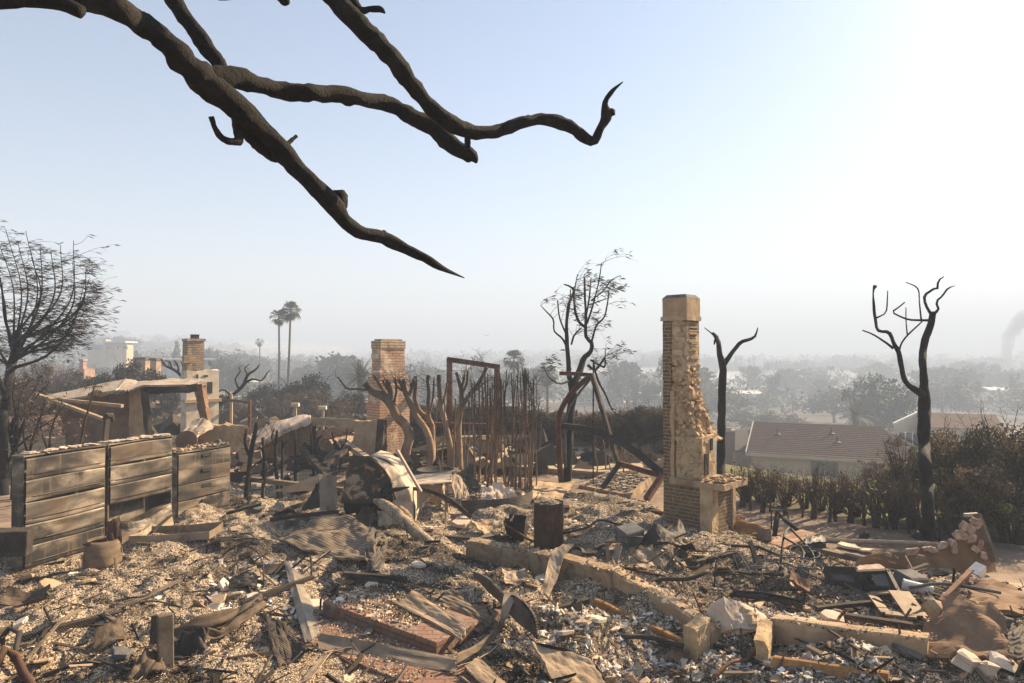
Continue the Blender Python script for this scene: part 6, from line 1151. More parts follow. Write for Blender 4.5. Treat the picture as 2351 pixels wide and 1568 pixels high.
# low stucco wall right of it
def low_wall():
    d = 17.5; t = thing('broken_wall', 'low broken tan wall with a sloping coping left of the saplings', 'ruin', W(520, 1030, d) * (1, 1, 0)); Q = lambda u, v, dd=0: W(u, v, d + dd)
    m = MB(); m.panel(Q(474, 1040), Q(574, 1035, -.6), Q(572, 978, -.6), Q(484, 972), 16, 10, .03, .18, 3, .05, 3, .15); m.build('wall', 'stucco_tan', t); m = MB(); m.panel(Q(404, 1008, -1), Q(436, 1012, -1.6), Q(492, 974, -.2), Q(455, 960, .6), 14, 10, .05, .08, 5, .05); m.build('coping', 'fascia', t)
    m = MB(); m.panel(Q(415, 1045, .3), Q(490, 1040, .2), Q(486, 975, .3), Q(455, 968, .5), 10, 8, .03, .1, 6, .04); m.build('return_wall', 'stucco_brown', t)
low_wall()
def slumped_wall():
    d = 18.0; t = thing('slumped_wall', 'slumped stucco wall with a pinkish sloping coping behind the saplings', 'ruin', W(660, 1040, d) * (1, 1, 0)); Q = lambda u, v, dd=0: W(u, v, d + dd)
    m = MB(); m.ribbon([Q(578, 1000, .8), Q(640, 972, .9), Q(700, 954, .9), Q(713, 957, .6)], [Q(590, 1022, -.6), Q(640, 1000, -.5), Q(690, 980, -.3), Q(714, 966, -.2)], 26, 6, .02, .1, 5, wav=.16); m.build('coping', 'plaster_pale', t)
    m = MB(); m.panel(Q(600, 1050, .1), Q(716, 1040, .3), Q(712, 960, .3), Q(610, 1012, 0), 16, 12, .03, .2, 6, .05); m.build('wall', 'stucco_brown', t); m = MB(); m.panel(Q(700, 1025, .3), Q(728, 1025, .5), Q(718, 962, .5), Q(702, 962, .3), 8, 10, .02, .22, 7, .02); m.build('pier', 'wood_charred', t)
    m = MB(); m.ribbon([Q(713, 958, .4), Q(818, 962, .4)], [Q(714, 976, .4), Q(818, 978, .4)], 16, 4, .02, .2, 8); m.build('beam', 'stucco_tan', t)
    m = MB(); m.panel(Q(814, 1055, .1), Q(878, 1055, -.3), Q(882, 965, -.3), Q(816, 965, .1), 10, 14, .02, .16, 9, .03); m.build('tan_panel', 'stucco_tan', t); m = MB(); m.panel(Q(868, 1060, -.4), Q(880, 1060, -.5), Q(884, 966, -.5), Q(872, 964, -.4), 5, 12, .02, .2, 10, .03); m.build('charred_stud', 'wood_charred', t)
    m = MB(); m.panel(Q(720, 1018, .8), Q(812, 990, .8), Q(815, 975, 1), Q(735, 988, 1), 12, 6, .03, .08, 11, .06); m.build('slipped_slab', 'stucco_pink', t)
slumped_wall()
def slab(name, label, pts, mat, th=.08, cat='slab', amp=.02, rag=.04, seed=3, lift=0.0, n=14, **k):
    m = MB(); m.panel(*[np.asarray(p, float) for p in pts], n, n, amp, th, seed, rag, **k); return tag(m.build(name, mat), label, cat)
def gq(*uv, lift=0.03): return [GH(u, v, lift + (uvz[2] if len(uvz) > 2 else 0)) for uvz in uv for (u, v) in [uvz[:2]]]
slab('floor_slab', 'tan fallen floor slab behind the wire mesh', gq((655, 1120), (850, 1118), (840, 1040, .3), (690, 1050, .35)), 'stucco_tan', .1, amp=.05)
slab('floor_slab', 'small tan slab tilted left of the brick chimney foot', gq((690, 1080, .1), (790, 1060, .1), (830, 1020, .5), (745, 1028, .5)), 'concrete', .08, amp=.04, seed=5)
slab('wall_panel', 'fallen pink panel before the low broken wall', gq((520, 1050, .1), (600, 1062, .0), (640, 1030, .25), (545, 1020, .35)), 'stucco_pink', .08, amp=.04, seed=7)
slab('wall_panel', 'pale broken panel on the ground by the saplings', gq((545, 1095), (640, 1110), (690, 1082, .1), (590, 1070, .1)), 'plaster_pale', .04, amp=.05, seed=8)
for i, (a, b, w_, mat, lab) in enumerate([((694, 1030, 17, 0), (765, 1108, 15.2, 0), .14, 'wood_charred', 'black charred beam leaning between saplings'), ((785, 1012, 17.4, 0), (842, 1052, 16.6, 0), .16, 'wood_pale', 'pale tilted timber left of the brick chimney'), ((745, 1068, 16, 0), (800, 1028, 17, 0), .14, 'wood_charred', 'dark timber crossing left of the brick chimney'), ((560, 1098, 15, 0), (790, 1125, 14.8, 0), .14, 'wood_grey', 'long grey timber lying before the wire mesh')]): tag(MB().bar(W(*a[:3]), W(*b[:3]), w_, w_ * .7).build('fallen_timber', mat), lab, 'timber')
def mesh_fence():
    t = thing('wire_mesh', 'sagging square wire mesh strung between the saplings', 'fence', W(650, 1118, 15.8)); m = MB(); r = .0035
    A = [W(u, 1050 + 6 * math.sin(u / 40), 15.9) for u in range(640, 885, 7)]; B = [W(u, 1112 + 3 * math.sin(u / 30) - (u - 640) * .03, 15.5) for u in range(640, 885, 7)]
    for a, b in zip(A, B): m.tube([a, (a + b) / 2 + (0, -.03, 0), b], r, 3, caps=False)
    for k in np.linspace(0, 1, 9): m.tube([a * (1 - k) + b * k for a, b in zip(A, B)], r, 3, caps=False)
    m.build('wire', 'dark_steel', t)
mesh_fence()
def rack():
    t = thing('bent_rack', 'bent metal ladder rack standing among the left saplings', 'rack', GH(572, 1160)); d = 14.2; m = MB(); m.tube([W(568, 1165, d), W(571, 1110, d), W(574, 1078, d), W(588, 1064, d), W(610, 1060, d), W(613, 1072, d), W(606, 1120, d), W(604, 1178, d - .3)], .022, 7); m.build('rack_frame', 'dark_steel', t); m = MB(); [m.tube([W(570, v, d), W(609 - i, v - 6, d)], .014, 5) for i, v in enumerate((1090, 1105, 1128, 1148))]; m.build('rung', 'dark_steel', t)
rack()
for (u, v0, v1, d, lab) in [(928 * 0 + 531, 905, 1000, 26, 'thin white post left of the gnarled bare tree'), (573, 918, 1000, 25, 'rusty thin post right of the gnarled bare tree'), (678, 929, 962, 24, 'post with a small flat top behind the slumped wall'), (741, 936, 966, 24, 'white post behind the slumped wall beam')]:
    p = W(u, v1, d); T = thing('yard_post', lab, 'post', p); m = MB(); m.tube([p - (0, 0, .6), W(u, v0, d)], .055, 6); m.build('post', 'pipe_pale' if 'white' in lab or 'flat' in lab else 'rust_steel', T)
    if 'flat' in lab or 'white post b' in lab: m = MB(); m.box(W(u, v0, d), (.26, .14, .12)); m.build('post_cap', 'stucco_white', T)
m = MB(); m.ribbon([W(495, 915, 26), W(540, 917, 25.5), W(575, 921, 25)], [W(495, 921, 26), W(540, 923, 25.5), W(575, 927, 25)], 10, 3, 0, .1); tag(m.build('charred_beam', 'wood_charred'), 'charred horizontal beam carried by the rusty thin post', 'beam')
# ------------------------------------------------------------------ steel frames
def ibeam(mb, pts, h, w_, side, n=20, th=.014, smooth=True):
    """I section swept along pts; 'side' is the direction across the flanges"""
    P = resample(np.asarray(pts, float), n, smooth); s = np.asarray(side, float); s = s / np.linalg.norm(s); T = np.gradient(P, axis=0); T /= np.linalg.norm(T, axis=1)[:, None]; U = np.cross(s, T); U /= np.linalg.norm(U, axis=1)[:, None]
    for sg in (-1, 1): c = P + U * sg * h / 2; mb.grid(np.stack([c - s * w_ / 2, c, c + s * w_ / 2]), th)
    mb.grid(np.stack([P - U * (h / 2 - th * .6), P, P + U * (h / 2 - th * .6)]), th); return mb
def portal():
    d = 20.5; t = thing('steel_portal_frame', 'rusty steel portal frame rising behind the pollarded trunks', 'frame', W(1032, 1075, d) * (1, 1, 0)); sd = (.9, .2, 0)
    for nm, a, b, h, w_ in (('post', W(1032, 1085, d), W(1032, 822, d), .13, .13), ('post', W(1141, 1085, d), W(1141, 842, d), .14, .14)):
        m = MB(); m.bar(a, b, h, w_); m.bar(a + (0, -.08, 0), b + (0, -.08, 0), h + .03, .02); m.bar(a + (0, .08, 0), b + (0, .08, 0), h + .03, .02); m.build(nm, 'rust_steel', t)
    m = MB(); ibeam(m, [W(1026, 825, d), W(1090, 834, d), W(1148, 843, d)], .14, .14, (0, 1, 0), 6); m.build('top_beam', 'rust_steel', t)
    m = MB(); ibeam(m, [W(973, 974, d), W(1060, 976, d), W(1148, 978, d)], .12, .14, (0, 1, 0), 6); m.build('lower_beam', 'rust_steel', t); m = MB(); [m.bar(W(u, 827 + (u - 1026) * .15, d - .02), W(u, 820 + (u - 1026) * .15, d - .02), .03) for u in range(1040, 1147, 17)]; m.build('bolt', 'rust_steel', t)
portal()
def arch():
    d = 16.0; o = W(1290, 1115, d) * (1, 1, 0); t = thing('collapsed_steel_frame', 'collapsed curved steel roof frame between the charred tree and the tan chimney', 'frame', o); sd = (.1, 1, 0)
    m = MB(); ibeam(m, [W(1290, 1122, 16), W(1285, 1060, 16), W(1283, 1014, 16), (W(1281, 976, 16)), W(1287, 945, 16), W(1306, 910, 16), W(1332, 882, 16), W(1358, 862, 16)], .11, .16, sd, 36); m.build('curved_post', 'rust_steel', t)
    m = MB(); m.tube([W(1302, 1118, 16.1), W(1299, 1060, 16.1), W(1297, 1000, 16.1), W(1298, 965, 16.1), W(1310, 930, 16.1), W(1334, 896, 16.1), W(1355, 872, 16.1)], .03, 6); m.build('flange_strip', 'cinder', t, smooth=True)
    m = MB(); ibeam(m, [W(1284, 857, 16.1), W(1320, 858, 16.0), W(1358, 861, 15.9)], .075, .12, sd, 6); m.build('top_beam', 'rust_steel', t)
    m = MB(); m.bar(W(1358, 858, 15.9), W(1396, 985, 15.6), .085, .09); m.bar(W(1396, 985, 15.6), W(1421, 1066, 15.3), .08, .09); m.build('leaning_post', 'wood_charred', t)
    m = MB(); ibeam(m, [W(1288, 978, 16), W(1347, 986, 15.8), W(1399, 1004, 15.5), W(1450, 1031, 15.2), W(1488, 1061, 15), W(1526, 1092, 14.8)], .13, .14, (-.25, 1, 0), 30); m.build('fallen_arch_beam', 'dark_steel', t)
    m = MB(); ibeam(m, [W(1420, 1064, 15.3), W(1455, 1074, 15.2), W(1512, 1090, 14.9)], .10, .13, (-.1, 1, 0), 12); m.build('bent_rafter', 'rust_steel', t)
    m = MB(); m.bar(W(1421, 1066, 15.3), W(1383, 1120, 15.2), .10, .09); m.build('leg', 'dark_steel', t); m = MB(); m.bar(W(1522, 1090, 14.8), W(1484, 1146, 14.3), .12, .10); m.build('leg', 'rust_steel', t)
arch()
def dangling():
    t, _, _ = pixtree('broken_branch', 'dead broken branch hanging down from the charred tree over the steel post', 'branch', 16.0, [[(1361, 815, 3), (1366, 850, 5), (1376, 880, 5), (1390, 905, 4.5), (1400, 930, 4), (1404, 938, 4), (1415, 940, 2)], [(1402, 938, 3), (1420, 958, 2), (1428, 975, 1.2)]], amp=.1, seed=3, base=0); 
dangling()

# ------------------------------------------------------------------ ruin pieces in the middle
slab('concrete_slab', 'thick tilted concrete slab covered in ash below the fallen steel', [W(1329, 1120, 16), W(1447, 1145, 14.6), W(1496, 1103, 15.6), W(1398, 1090, 17.4)], 'concrete', .16, amp=.006, rag=.008, seed=3)
m = MB(); [m.rock(W(1329, 1120, 16) * (1 - a) * (1 - b) + W(1447, 1145, 14.6) * a * (1 - b) + W(1496, 1103, 15.6) * a * b + W(1398, 1090, 17.4) * (1 - a) * b + (0, 0, .1), (s, s, s * .5), i) for i, (a, b, s) in enumerate(zip(RS.uniform(.06, .94, 260), RS.uniform(.06, .94, 260), RS.uniform(.03, .12, 260)))]; tag(m.build('slab_ash', 'ash_top'), 'grey ash lumps covering the tilted concrete slab', 'debris', kind='stuff')
def curved_band():
    top = [W(1060, 1150, 13.2), W(1100, 1149, 13.0), W(1145, 1147, 12.9), W(1185, 1142, 13.0), W(1212, 1132, 13.3), W(1222, 1127, 13.6)]; bot = [W(1064, 1178, 13.1), W(1100, 1190, 12.8), W(1142, 1195, 12.7), W(1182, 1186, 12.8), W(1210, 1170, 13.2), W(1220, 1160, 13.5)]
    m = MB(); m.ribbon(top, bot, 40, 8, .02, .03, 4, wav=.05); tag(m.build('curved_ribbed_panel', 'ribbed_dark'), 'dark ribbed panel bent in an arc, standing on edge left of the drum', 'panel')
curved_band()
slab('fallen_board', 'tan fallen board lying behind the drum', gq((1218, 1156), (1286, 1152), (1322, 1118, .1), (1226, 1120, .12)), 'concrete', .04, amp=.05, seed=12)
slab('ribbed_mat', 'pale ribbed mat tilted right behind the drum', [GH(1284, 1188), GH(1322, 1184), W(1312, 1154, 12.9), W(1276, 1154, 12.9)], 'shake_mat', .03, amp=.02, seed=13)
for i, (pts, lab) in enumerate([([(1104, 1148, 0), (1142, 1150, 0), (1130, 1118, .35), (1106, 1122, .3)], 'white cracked plaster slab leaning behind the curved ribbed panel'), ([(1140, 1148, .1), (1166, 1146, .1), (1150, 1108, .5), (1126, 1114, .45)], 'taller pale slab leaning behind the curved ribbed panel'), ([(1150, 1146, 0), (1186, 1138, 0), (1176, 1118, .2), (1150, 1122, .25)], 'low pale slab at the right end of the curved ribbed panel')]): slab('plaster_slab', lab, [W(u, v, 13.5 + i * .15 + k) for u, v, k in pts], 'plaster_pale', .05, amp=.03, rag=.07, seed=30 + i)
def drum():
    c = G(1260, 1268); c[2] = float(H(c[0], c[1], False)); t = thing('steel_drum', 'rusty steel drum filled with ash standing upright in the rubble', 'drum', c); m = MB(); r = .235
    m.lathe(c, [(r, -.12), (r * 1.01, .1), (r, .35), (r * 1.015, .37), (r, .39), (r * .985, .70), (r * .99, .745), (r * .965, .745), (r * .95, .62), (.001, .60)], 40, .025, 4); m.build('drum_body', 'drum_rust', t, smooth=True)
    m = MB(); 
    for du, dv in ((1264, 1201), (1284, 1197)): q = W(du, dv, c[1] - r * .95); n = q - c; n[2] = 0; n /= np.linalg.norm(n); m.lathe(np.array((*(c + n * (r + .001))[:2], q[2])), [(.001, .004), (.016, .004), (.019, 0)], 10, 0, 0, np.stack([np.cross((0, 0, 1.0), n), np.array((0, 0, 1.0)), n], 1))
    m.build('hole', 'black_plastic', t)
    m = MB(); [m.rock(c + (r * .85 * math.sqrt(a) * math.cos(b), r * .85 * math.sqrt(a) * math.sin(b), .69 + .07 * (1 - a)), (s, s, s * .7), i) for i, (a, b, s) in enumerate(zip(RS.uniform(0, 1, 170), RS.uniform(0, 6.28, 170), RS.uniform(.02, .075, 170)))]; m.build('ash_fill', 'ash_top', t)
drum()
def bucket():
    c = G(1193, 1252); c[2] = float(H(c[0], c[1])) ; t = thing('melted_bucket', 'black half melted square bucket beside the rusty drum', 'bucket', c); m = MB(); R = rot(.2, -.15, .5); m.lathe(c + (0, 0, .0), [(.12, -.05), (.15, .12), (.17, .3), (.185, .36), (.165, .35), (.145, .15), (.1, .1), (.001, .1)], 4, .25, 7, R); m.lathe(c + (-.13, .12, .05), [(.1, 0), (.14, .2), (.10, .3), (.05, .26)], 9, .4, 9, R); m.build('bucket_body', 'black_plastic', t, bevel=.01); m = MB(); m.tube([c + (-.25, -.1, .25), c + (-.1, -.22, .2), c + (.1, -.3, .08), c + (.3, -.35, .0)], .018, 6); m.build('cable', 'rust_steel', t, smooth=True)
bucket()
def wreck():
    d = 12.6; c = G(868, 1208); c[2] = float(H(c[0], c[1])); t = thing('burnt_appliance', 'large burnt wreck with a rusty front panel and a pale curved metal hood', 'wreck', c); Q = lambda u, v, k=0: W(u, v, d + k)
    m = MB(); m.panel(Q(783, 1150, -.25), Q(857, 1150, -.3), Q(867, 1048, .15), Q(804, 1050, .1), 18, 18, .025, .014, 5, .012); m.build('front_panel', 'rust_panel', t, smooth=True)
    m = MB(); m.panel(Q(783, 1150, -.25), Q(804, 1050, .1), Q(806, 1052, .7), Q(790, 1148, .7), 10, 8, .02, .012, 6, .01); m.panel(Q(804, 1049, .1), Q(867, 1047, .15), Q(872, 1050, .75), Q(806, 1052, .7), 10, 8, .02, .012, 7, .01); m.build('side_panel', 'rust_steel', t)
    A = [Q(850, 1047, .05), Q(878, 1056, .0), Q(902, 1072, -.05), Q(922, 1096, -.1), Q(940, 1126, -.15), Q(950, 1160, -.2), Q(950, 1192, -.25), Q(944, 1216, -.3)]; B = [Q(866, 1054, -.25), Q(876, 1072, -.28), Q(890, 1092, -.3), Q(896, 1112, -.32), Q(902, 1136, -.34), Q(905, 1165, -.36), Q(906, 1195, -.38), Q(908, 1216, -.4)]
    m = MB(); m.ribbon(A, B, 36, 9, .03, .012, 7); m.build('curved_hood', 'hood_metal', t, smooth=True)
    m = MB(); m.ribbon([a + (.05, .75, .0) for a in A], [a + (0.004, .02, 0.004) for a in A], 36, 6, .04, .012, 9); m.build('hood_back', 'hood_metal', t, smooth=True)
    m = MB(); m.tube([Q(851, 1050, -.3), Q(862, 1062, -.34), Q(880, 1078, -.36), Q(894, 1100, -.38), Q(900, 1122, -.42), Q(908, 1148, -.45)], [.03, .032, .028, .028, .02, .015], 8, .2, 4); m.build('edge_roll', 'dark_steel', t, smooth=True)
    m = MB(); m.panel(Q(857, 1148, -.3), Q(905, 1150, -.34), Q(897, 1100, -.3), Q(866, 1060, -.05), 12, 12, .06, .012, 9, .03, curl=.06); m.build('inner_panel', 'rust_panel', t, smooth=True)
    m = MB(); m.panel(Q(790, 1195, .35), Q(905, 1200, .35), Q(900, 1140, .5), Q(790, 1140, .5), 8, 8, .02, .02, 4, .02); m.build('cavity_shade_sheet', 'black_plastic', t)  # black sheet stands in for the shade inside the cavity
    m = MB(); m.panel(Q(868, 1218, -.5), Q(905, 1220, -.55), Q(903, 1176, -.4), Q(866, 1172, -.35), 12, 12, .05, .012, 12, .04, curl=-.05); m.panel(Q(905, 1220, -.55), Q(945, 1215, -.35), Q(946, 1180, -.3), Q(903, 1176, -.4), 10, 10, .03, .012, 14, .02); m.build('lower_skirt', 'hood_metal', t, smooth=True)
    m = MB(); m.panel(Q(812, 1210, -.5), Q(850, 1215, -.55), Q(862, 1168, -.2), Q(828, 1160, -.1), 10, 10, .06, .03, 16, .1); m.build('burnt_lining', 'burnt_cloth', t)
    m = MB(); m.bar(Q(784, 1152, -.3), Q(858, 1152, -.35), .04, .05); m.build('bottom_rail', 'dark_steel', t)
wreck()
def log():
    f = lambda u, v: 12.0 - (u - 868) * .0112; P, R = pixchain([(862, 1150, 14), (880, 1158, 22), (905, 1176, 27), (926, 1196, 29), (950, 1218, 27), (985, 1246, 24), (1018, 1270, 16), (1030, 1280, 8)], f, 40); P[-1, 2] = min(P[-1, 2], float(H(P[-1, 0], P[-1, 1]))); o = P[-1]
    t = thing('burnt_log', 'pale cracked burnt log curving down from the wreck to the ash', 'log', o); MB().tube(P, R, 14, .14, 4).build('trunk', 'cracked_log', t, smooth=True)
    P2, R2 = pixchain([(866, 1152, 14), (884, 1136, 14), (900, 1126, 12), (920, 1122, 8), (940, 1118, 3)], lambda u, v: 12.1, 16); MB().tube(P2, R2, 9, .2, 6).build('branch', 'charred_bark', t, smooth=True); P2, R2 = pixchain([(884, 1140, 8), (876, 1128, 7), (888, 1116, 5), (902, 1110, 3)], lambda u, v: 12.1, 10); MB().tube(P2, R2, 7, .2, 7).build('branch', 'charred_bark', t, smooth=True)
    P2, R2 = pixchain([(915, 1165, 20), (930, 1180, 24), (942, 1200, 22)], lambda u, v: 11.9, 12); MB().tube(P2, R2 * .8, 9, .35, 8).build('bark_chunk', 'cracked_log', t, smooth=True)
log()
tag(MB().bar(W(912, 1034, 12.0), W(967, 1130, 11.7), .055, .05).build('pale_batten', 'pipe_pale', bevel=.008), 'thin pale batten sticking up aslant right of the wreck', 'batten')
def awning():
    Q = lambda u, v, d: W(u, v, d); t = thing('collapsed_shed', 'collapsed pale sheet metal shed right of the wreck', 'ruin', GH(1000, 1200))
    m = MB(); m.panel(Q(926, 1112, 12.9), Q(1036, 1108, 13.0), Q(1036, 1084, 14.2), Q(928, 1094, 14.0), 20, 10, .012, .02, 3, .015); m.build('roof_sheet', 'hood_metal', t)
    m = MB(); m.panel(Q(1045, 1150, 12.8), Q(1078, 1142, 12.9), Q(1058, 1092, 13.6), Q(1034, 1088, 13.4), 12, 10, .03, .02, 5, .04); m.build('hanging_sheet', 'sheet_metal', t)
    m = MB(); m.panel(Q(948, 1204, 13.0), Q(1015, 1202, 13.4), Q(1012, 1112, 13.4), Q(946, 1114, 13.0), 14, 12, .04, .05, 6, .03); m.build('partition', 'stucco_tan', t); m = MB(); m.panel(Q(1015, 1202, 13.4), Q(1062, 1188, 13.9), Q(1050, 1120, 13.9), Q(1012, 1112, 13.4), 12, 10, .05, .04, 7, .06); m.build('partition', 'plaster_pale', t)
    for u in (1008, 1024): m = MB(); m.bar(Q(u, 1200, 13.0), Q(u + 2, 1125, 13.2), .07, .05); m.build('stud', 'wood_pale', t)
    m = MB(); m.ribbon([Q(938, 1118, 12.7), Q(985, 1122, 12.6), (Q(1030, 1140, 12.5)), Q(1062, 1164, 12.4), Q(1084, 1186, 12.3)], [Q(938, 1124, 12.7), Q(985, 1132, 12.6), Q(1030, 1152, 12.5), Q(1060, 1176, 12.4), Q(1080, 1192, 12.3)], 24, 4, .02, .02, 8); m.build('sagging_edge', 'wood_charred', t)
    m = MB(); m.ribbon([Q(1034, 1088, 14), Q(1060, 1082, 14.4), Q(1082, 1066, 14.8)], [Q(1038, 1100, 14), Q(1064, 1100, 14.4), Q(1084, 1092, 14.8)], 12, 5, .03, .02, 9); m.panel(Q(1064, 1105, 14.4), Q(1110, 1140, 14.2), Q(1104, 1118, 14.8), Q(1078, 1082, 14.8), 10, 8, .06, .02, 10, .06); m.build('dark_flap', 'ribbed_dark', t)
awning()
m = MB(); c = W(1000, 1082, 16.0); m.lathe(c, [(.42, -.3), (.45, .0), (.46, .05), (.42, .05), (.4, .0), (.001, -.02)], 28, .04, 3); tag(m.build('black_tub', 'black_plastic', smooth=True), 'black round tub behind the collapsed shed', 'tub')
slab('metal_sheet', 'tan bent metal sheet standing left of the wreck', [W(744, 1172, 12.6), W(784, 1172, 12.4), W(780, 1092, 13), W(742, 1090, 12.9)], 'sheet_metal', .012, 'sheet metal', .04, .02, 20, curl=.1)
slab('metal_sheet', 'long folded tan sheet sloping left of the wreck', [W(625, 1128, 14.5), W(745, 1128, 13.4), W(752, 1092, 13.6), W(735, 1090, 13.8)], 'stucco_tan', .02, 'sheet metal', .03, .03, 21); slab('metal_sheet', 'small dark folded sheet leaning on the tan bent sheet', [W(690, 1172, 12.8), W(742, 1160, 12.6), W(744, 1098, 12.9), W(722, 1120, 13)], 'dark_steel', .012, 'sheet metal', .05, .05, 22)
slab('low_wall_piece', 'orange stucco wall piece lying right of the tan chimney', [W(1690, 1240, 11.6), W(1757, 1240, 11.3), W(1752, 1222, 11.5), W(1692, 1186, 12.0)], 'ochre_face', .2, 'wall', .02, .03, 23); slab('wood_block', 'short brown board end by the orange wall piece', [W(1738, 1240, 11.2), W(1772, 1244, 11.1), W(1772, 1218, 11.2), W(1740, 1214, 11.3)], 'wood_grey', .1, 'board', .01, .02, 24)
tag(MB().box(GH(1446, 1248, .13), (.34, .27, .22), rot(.25, -.12, .5)).build('cinder_block', 'cinder', bevel=.015), 'grey block tilted in the ash left of the tan chimney', 'block')
m = MB(); m.ribbon([GH(1472, 1248, .08), GH(1510, 1244, .2), GH(1540, 1240, .1), GH(1562, 1228, .3)], [GH(1470, 1256, .02), GH(1512, 1256, .05), GH(1545, 1250, .02), GH(1575, 1244, .1)], 20, 5, .05, .006, 3); tag(m.build('crumpled_duct', 'dark_steel'), 'crumpled dark metal duct at the foot of the tan chimney', 'duct')
m = MB(); m.tube([GH(1771, 1222, -.05), W(1771, 1176, 12.3), W(1774, 1172, 12.3), W(1803, 1172, 12.3), W(1807, 1177, 12.3), GH(1818, 1219, -.05)], .014, 6); tag(m.build('pipe_hoop', 'dark_steel'), 'thin upright pipe hoop standing in the yard right of the tan chimney', 'hoop')

# ------------------------------------------------------------------ right side
def stone_panel():
    D = 9.6; Q = lambda u, v, k=0: W(u, v, D + k); pts = [(1960, 1318, -.4), (1968, 1284, -.3), (2025, 1264, -.15), (2063, 1267, -.1), (2133, 1259, .05), (2188, 1247, .15), (2221, 1212, .3), (2238, 1180, .4), (2251, 1184, .42), (2268, 1238, .35), (2284, 1300, .2), (2286, 1350, 0), (2150, 1340, -.35)]; t = thing('stone_clad_panel', 'leaning brown plywood panel with loose stone veneer along its broken edge', 'panel', GH(2150, 1330)); P = np.array([Q(*p) for p in pts])
    m = MB(); m.poly(P, .03, .02, 6, 4); m.build('plywood_sheet', 'plywood', t); r = np.random.RandomState(6)
    S = [(2035, 1278, 24, 16), (2052, 1285, 22, 18), (2068, 1290, 14, 22), (2088, 1268, 40, 16), (2110, 1283, 32, 22), (2140, 1262, 28, 14), (2164, 1252, 26, 14), (2186, 1246, 20, 14), (2205, 1228, 30, 22), (2214, 1208, 24, 20), (2228, 1216, 22, 22), (2236, 1196, 18, 16), (2230, 1236, 24, 24), (2246, 1204, 14, 22), (2252, 1250, 18, 26), (2258, 1276, 16, 24), (2240, 1262, 20, 16), (2126, 1260, 22, 10), (2190, 1262, 18, 14)]
    for i, (u, v, a, b) in enumerate(S):
        s = D / FPX; k = -.12 + .32 * (u - 2035) / 220; m = MB(); n_ = r.randint(5, 8); an = np.linspace(0, 6.28, n_, endpoint=False) + r.uniform(0, 1) + r.normal(0, .15, n_); Rk = rot(r.normal(0, .15), r.uniform(-.7, .7), r.normal(0, .2)); pp = np.stack([np.cos(an) * a * s * .58 * r.uniform(.8, 1.15, n_), 0 * an, np.sin(an) * b * s * .62 * r.uniform(.8, 1.15, n_)], 1) @ Rk.T + Q(u, v, k - .05); m.poly(pp, .045, .006, 3, i); m.build('veneer_stone', 'stone_veneer', t, bevel=.008)
    m = MB(); m.bar(Q(2243, 1180, .3), Q(2284, 1290, .05), .05, .10); m.build('edge_post', 'wood_grey', t); m = MB(); m.bar(Q(2214, 1183, .35), Q(2244, 1181, .35), .05); m.build('top_cleat', 'pipe_pale', t)
stone_panel()
tag(MB().tube([GH(1896, 1244, .03), GH(1960, 1249, .05), GH(2060, 1252, .05), W(2153, 1250, 10.6)], .035, 9).build('long_pipe', 'pipe_pale', smooth=True), 'long pale pipe lying across the yard before the hedge stumps', 'pipe')
m = MB(); m.bar(GH(1868, 1272, .08), W(2010, 1292, 9.9), .12, .07); m.bar(W(2010, 1292, 9.9), W(2150, 1308, 9.6), .115, .07); tag(m.build('long_board', 'wood_grey'), 'long grey weathered board lying before the stone-clad panel', 'board')
tag(MB().bar(GH(1782, 1260, .05), W(1858, 1222, 11.3), .33, .03).build('painted_plank', 'plank_paint'), 'red brown plank with peeling paint, right of the tan chimney', 'plank')
m = MB(); m.panel(GH(1842, 1280), GH(1900, 1278), E(1896, 1246, 1272), E(1846, 1249, 1274), 12, 10, .02, .02, 5, .04); m.panel(E(1846, 1249, 1274), E(1896, 1246, 1272), E(1890, 1232, 1250), E(1850, 1228, 1250), 10, 8, .04, .02, 6, .08); tag(m.build('crumpled_black_box', 'black_plastic'), 'crumpled black box under the end of the red brown plank', 'box')
tag(MB().tube([GH(1778, 1232, .02), GH(1786, 1215, .28), GH(1805, 1224, .22), GH(1838, 1236, .1)], [.04, .05, .045, .03], 8, .2, 3).build('charred_branch', 'charred_bark', smooth=True), 'charred bent branch lying between pipe hoop and plank', 'branch')
for lab, q, hole in (('left dark cabinet door frame half sunk in rubble', [(1902, 1336, 0), (1985, 1356, 0), (1965, 1309, .3), (1894, 1306, .28)], 0), ('right dark cabinet door frame with a black hole, half sunk in rubble', [(1990, 1358, 0), (2064, 1372, 0), (2039, 1312, .32), (1966, 1316, .28)], 1)):
    p = [GH(*q[0][:2], .02), GH(*q[1][:2], .02), E(*q[2][:2], q[1][1] - 7, q[1][0]), E(*q[3][:2], q[0][1] - 7, q[0][0])]; t = thing('cabinet_door', lab, 'door', p[0]); a, b, c_, d_ = p; L = lambda s, r: (a * (1 - s) + b * s) * (1 - r) + (d_ * (1 - s) + c_ * s) * r
    for (s0, r0, s1, r1) in ((0, .05, 1, .05), (0, .95, 1, .95), (.06, 0, .06, 1), (.94, 0, .94, 1)): m = MB(); m.bar(L(s0, r0), L(s1, r1), .085, .05, np.cross(b - a, d_ - a)); m.build('rail' if s0 != s1 else 'stile', 'dark_steel', t)
    m = MB(); k0 = .42 if hole else .1; m.panel(L(k0, .1), L(.9, .1), L(.9, .9), L(k0, .9), 8, 8, .01, .015, 4, .01); m.build('door_panel', 'cinder', t)
    m = MB(); m.panel(L(.1, .1) - (0, -.05, .02), L(k0 + .02, .1) - (0, -.05, .02), L(k0 + .02, .9) - (0, -.05, .02), L(.1, .9) - (0, -.05, .02), 4, 4, .002, .01, 4, 0); m.build('opening', 'black_plastic', t) if hole else None
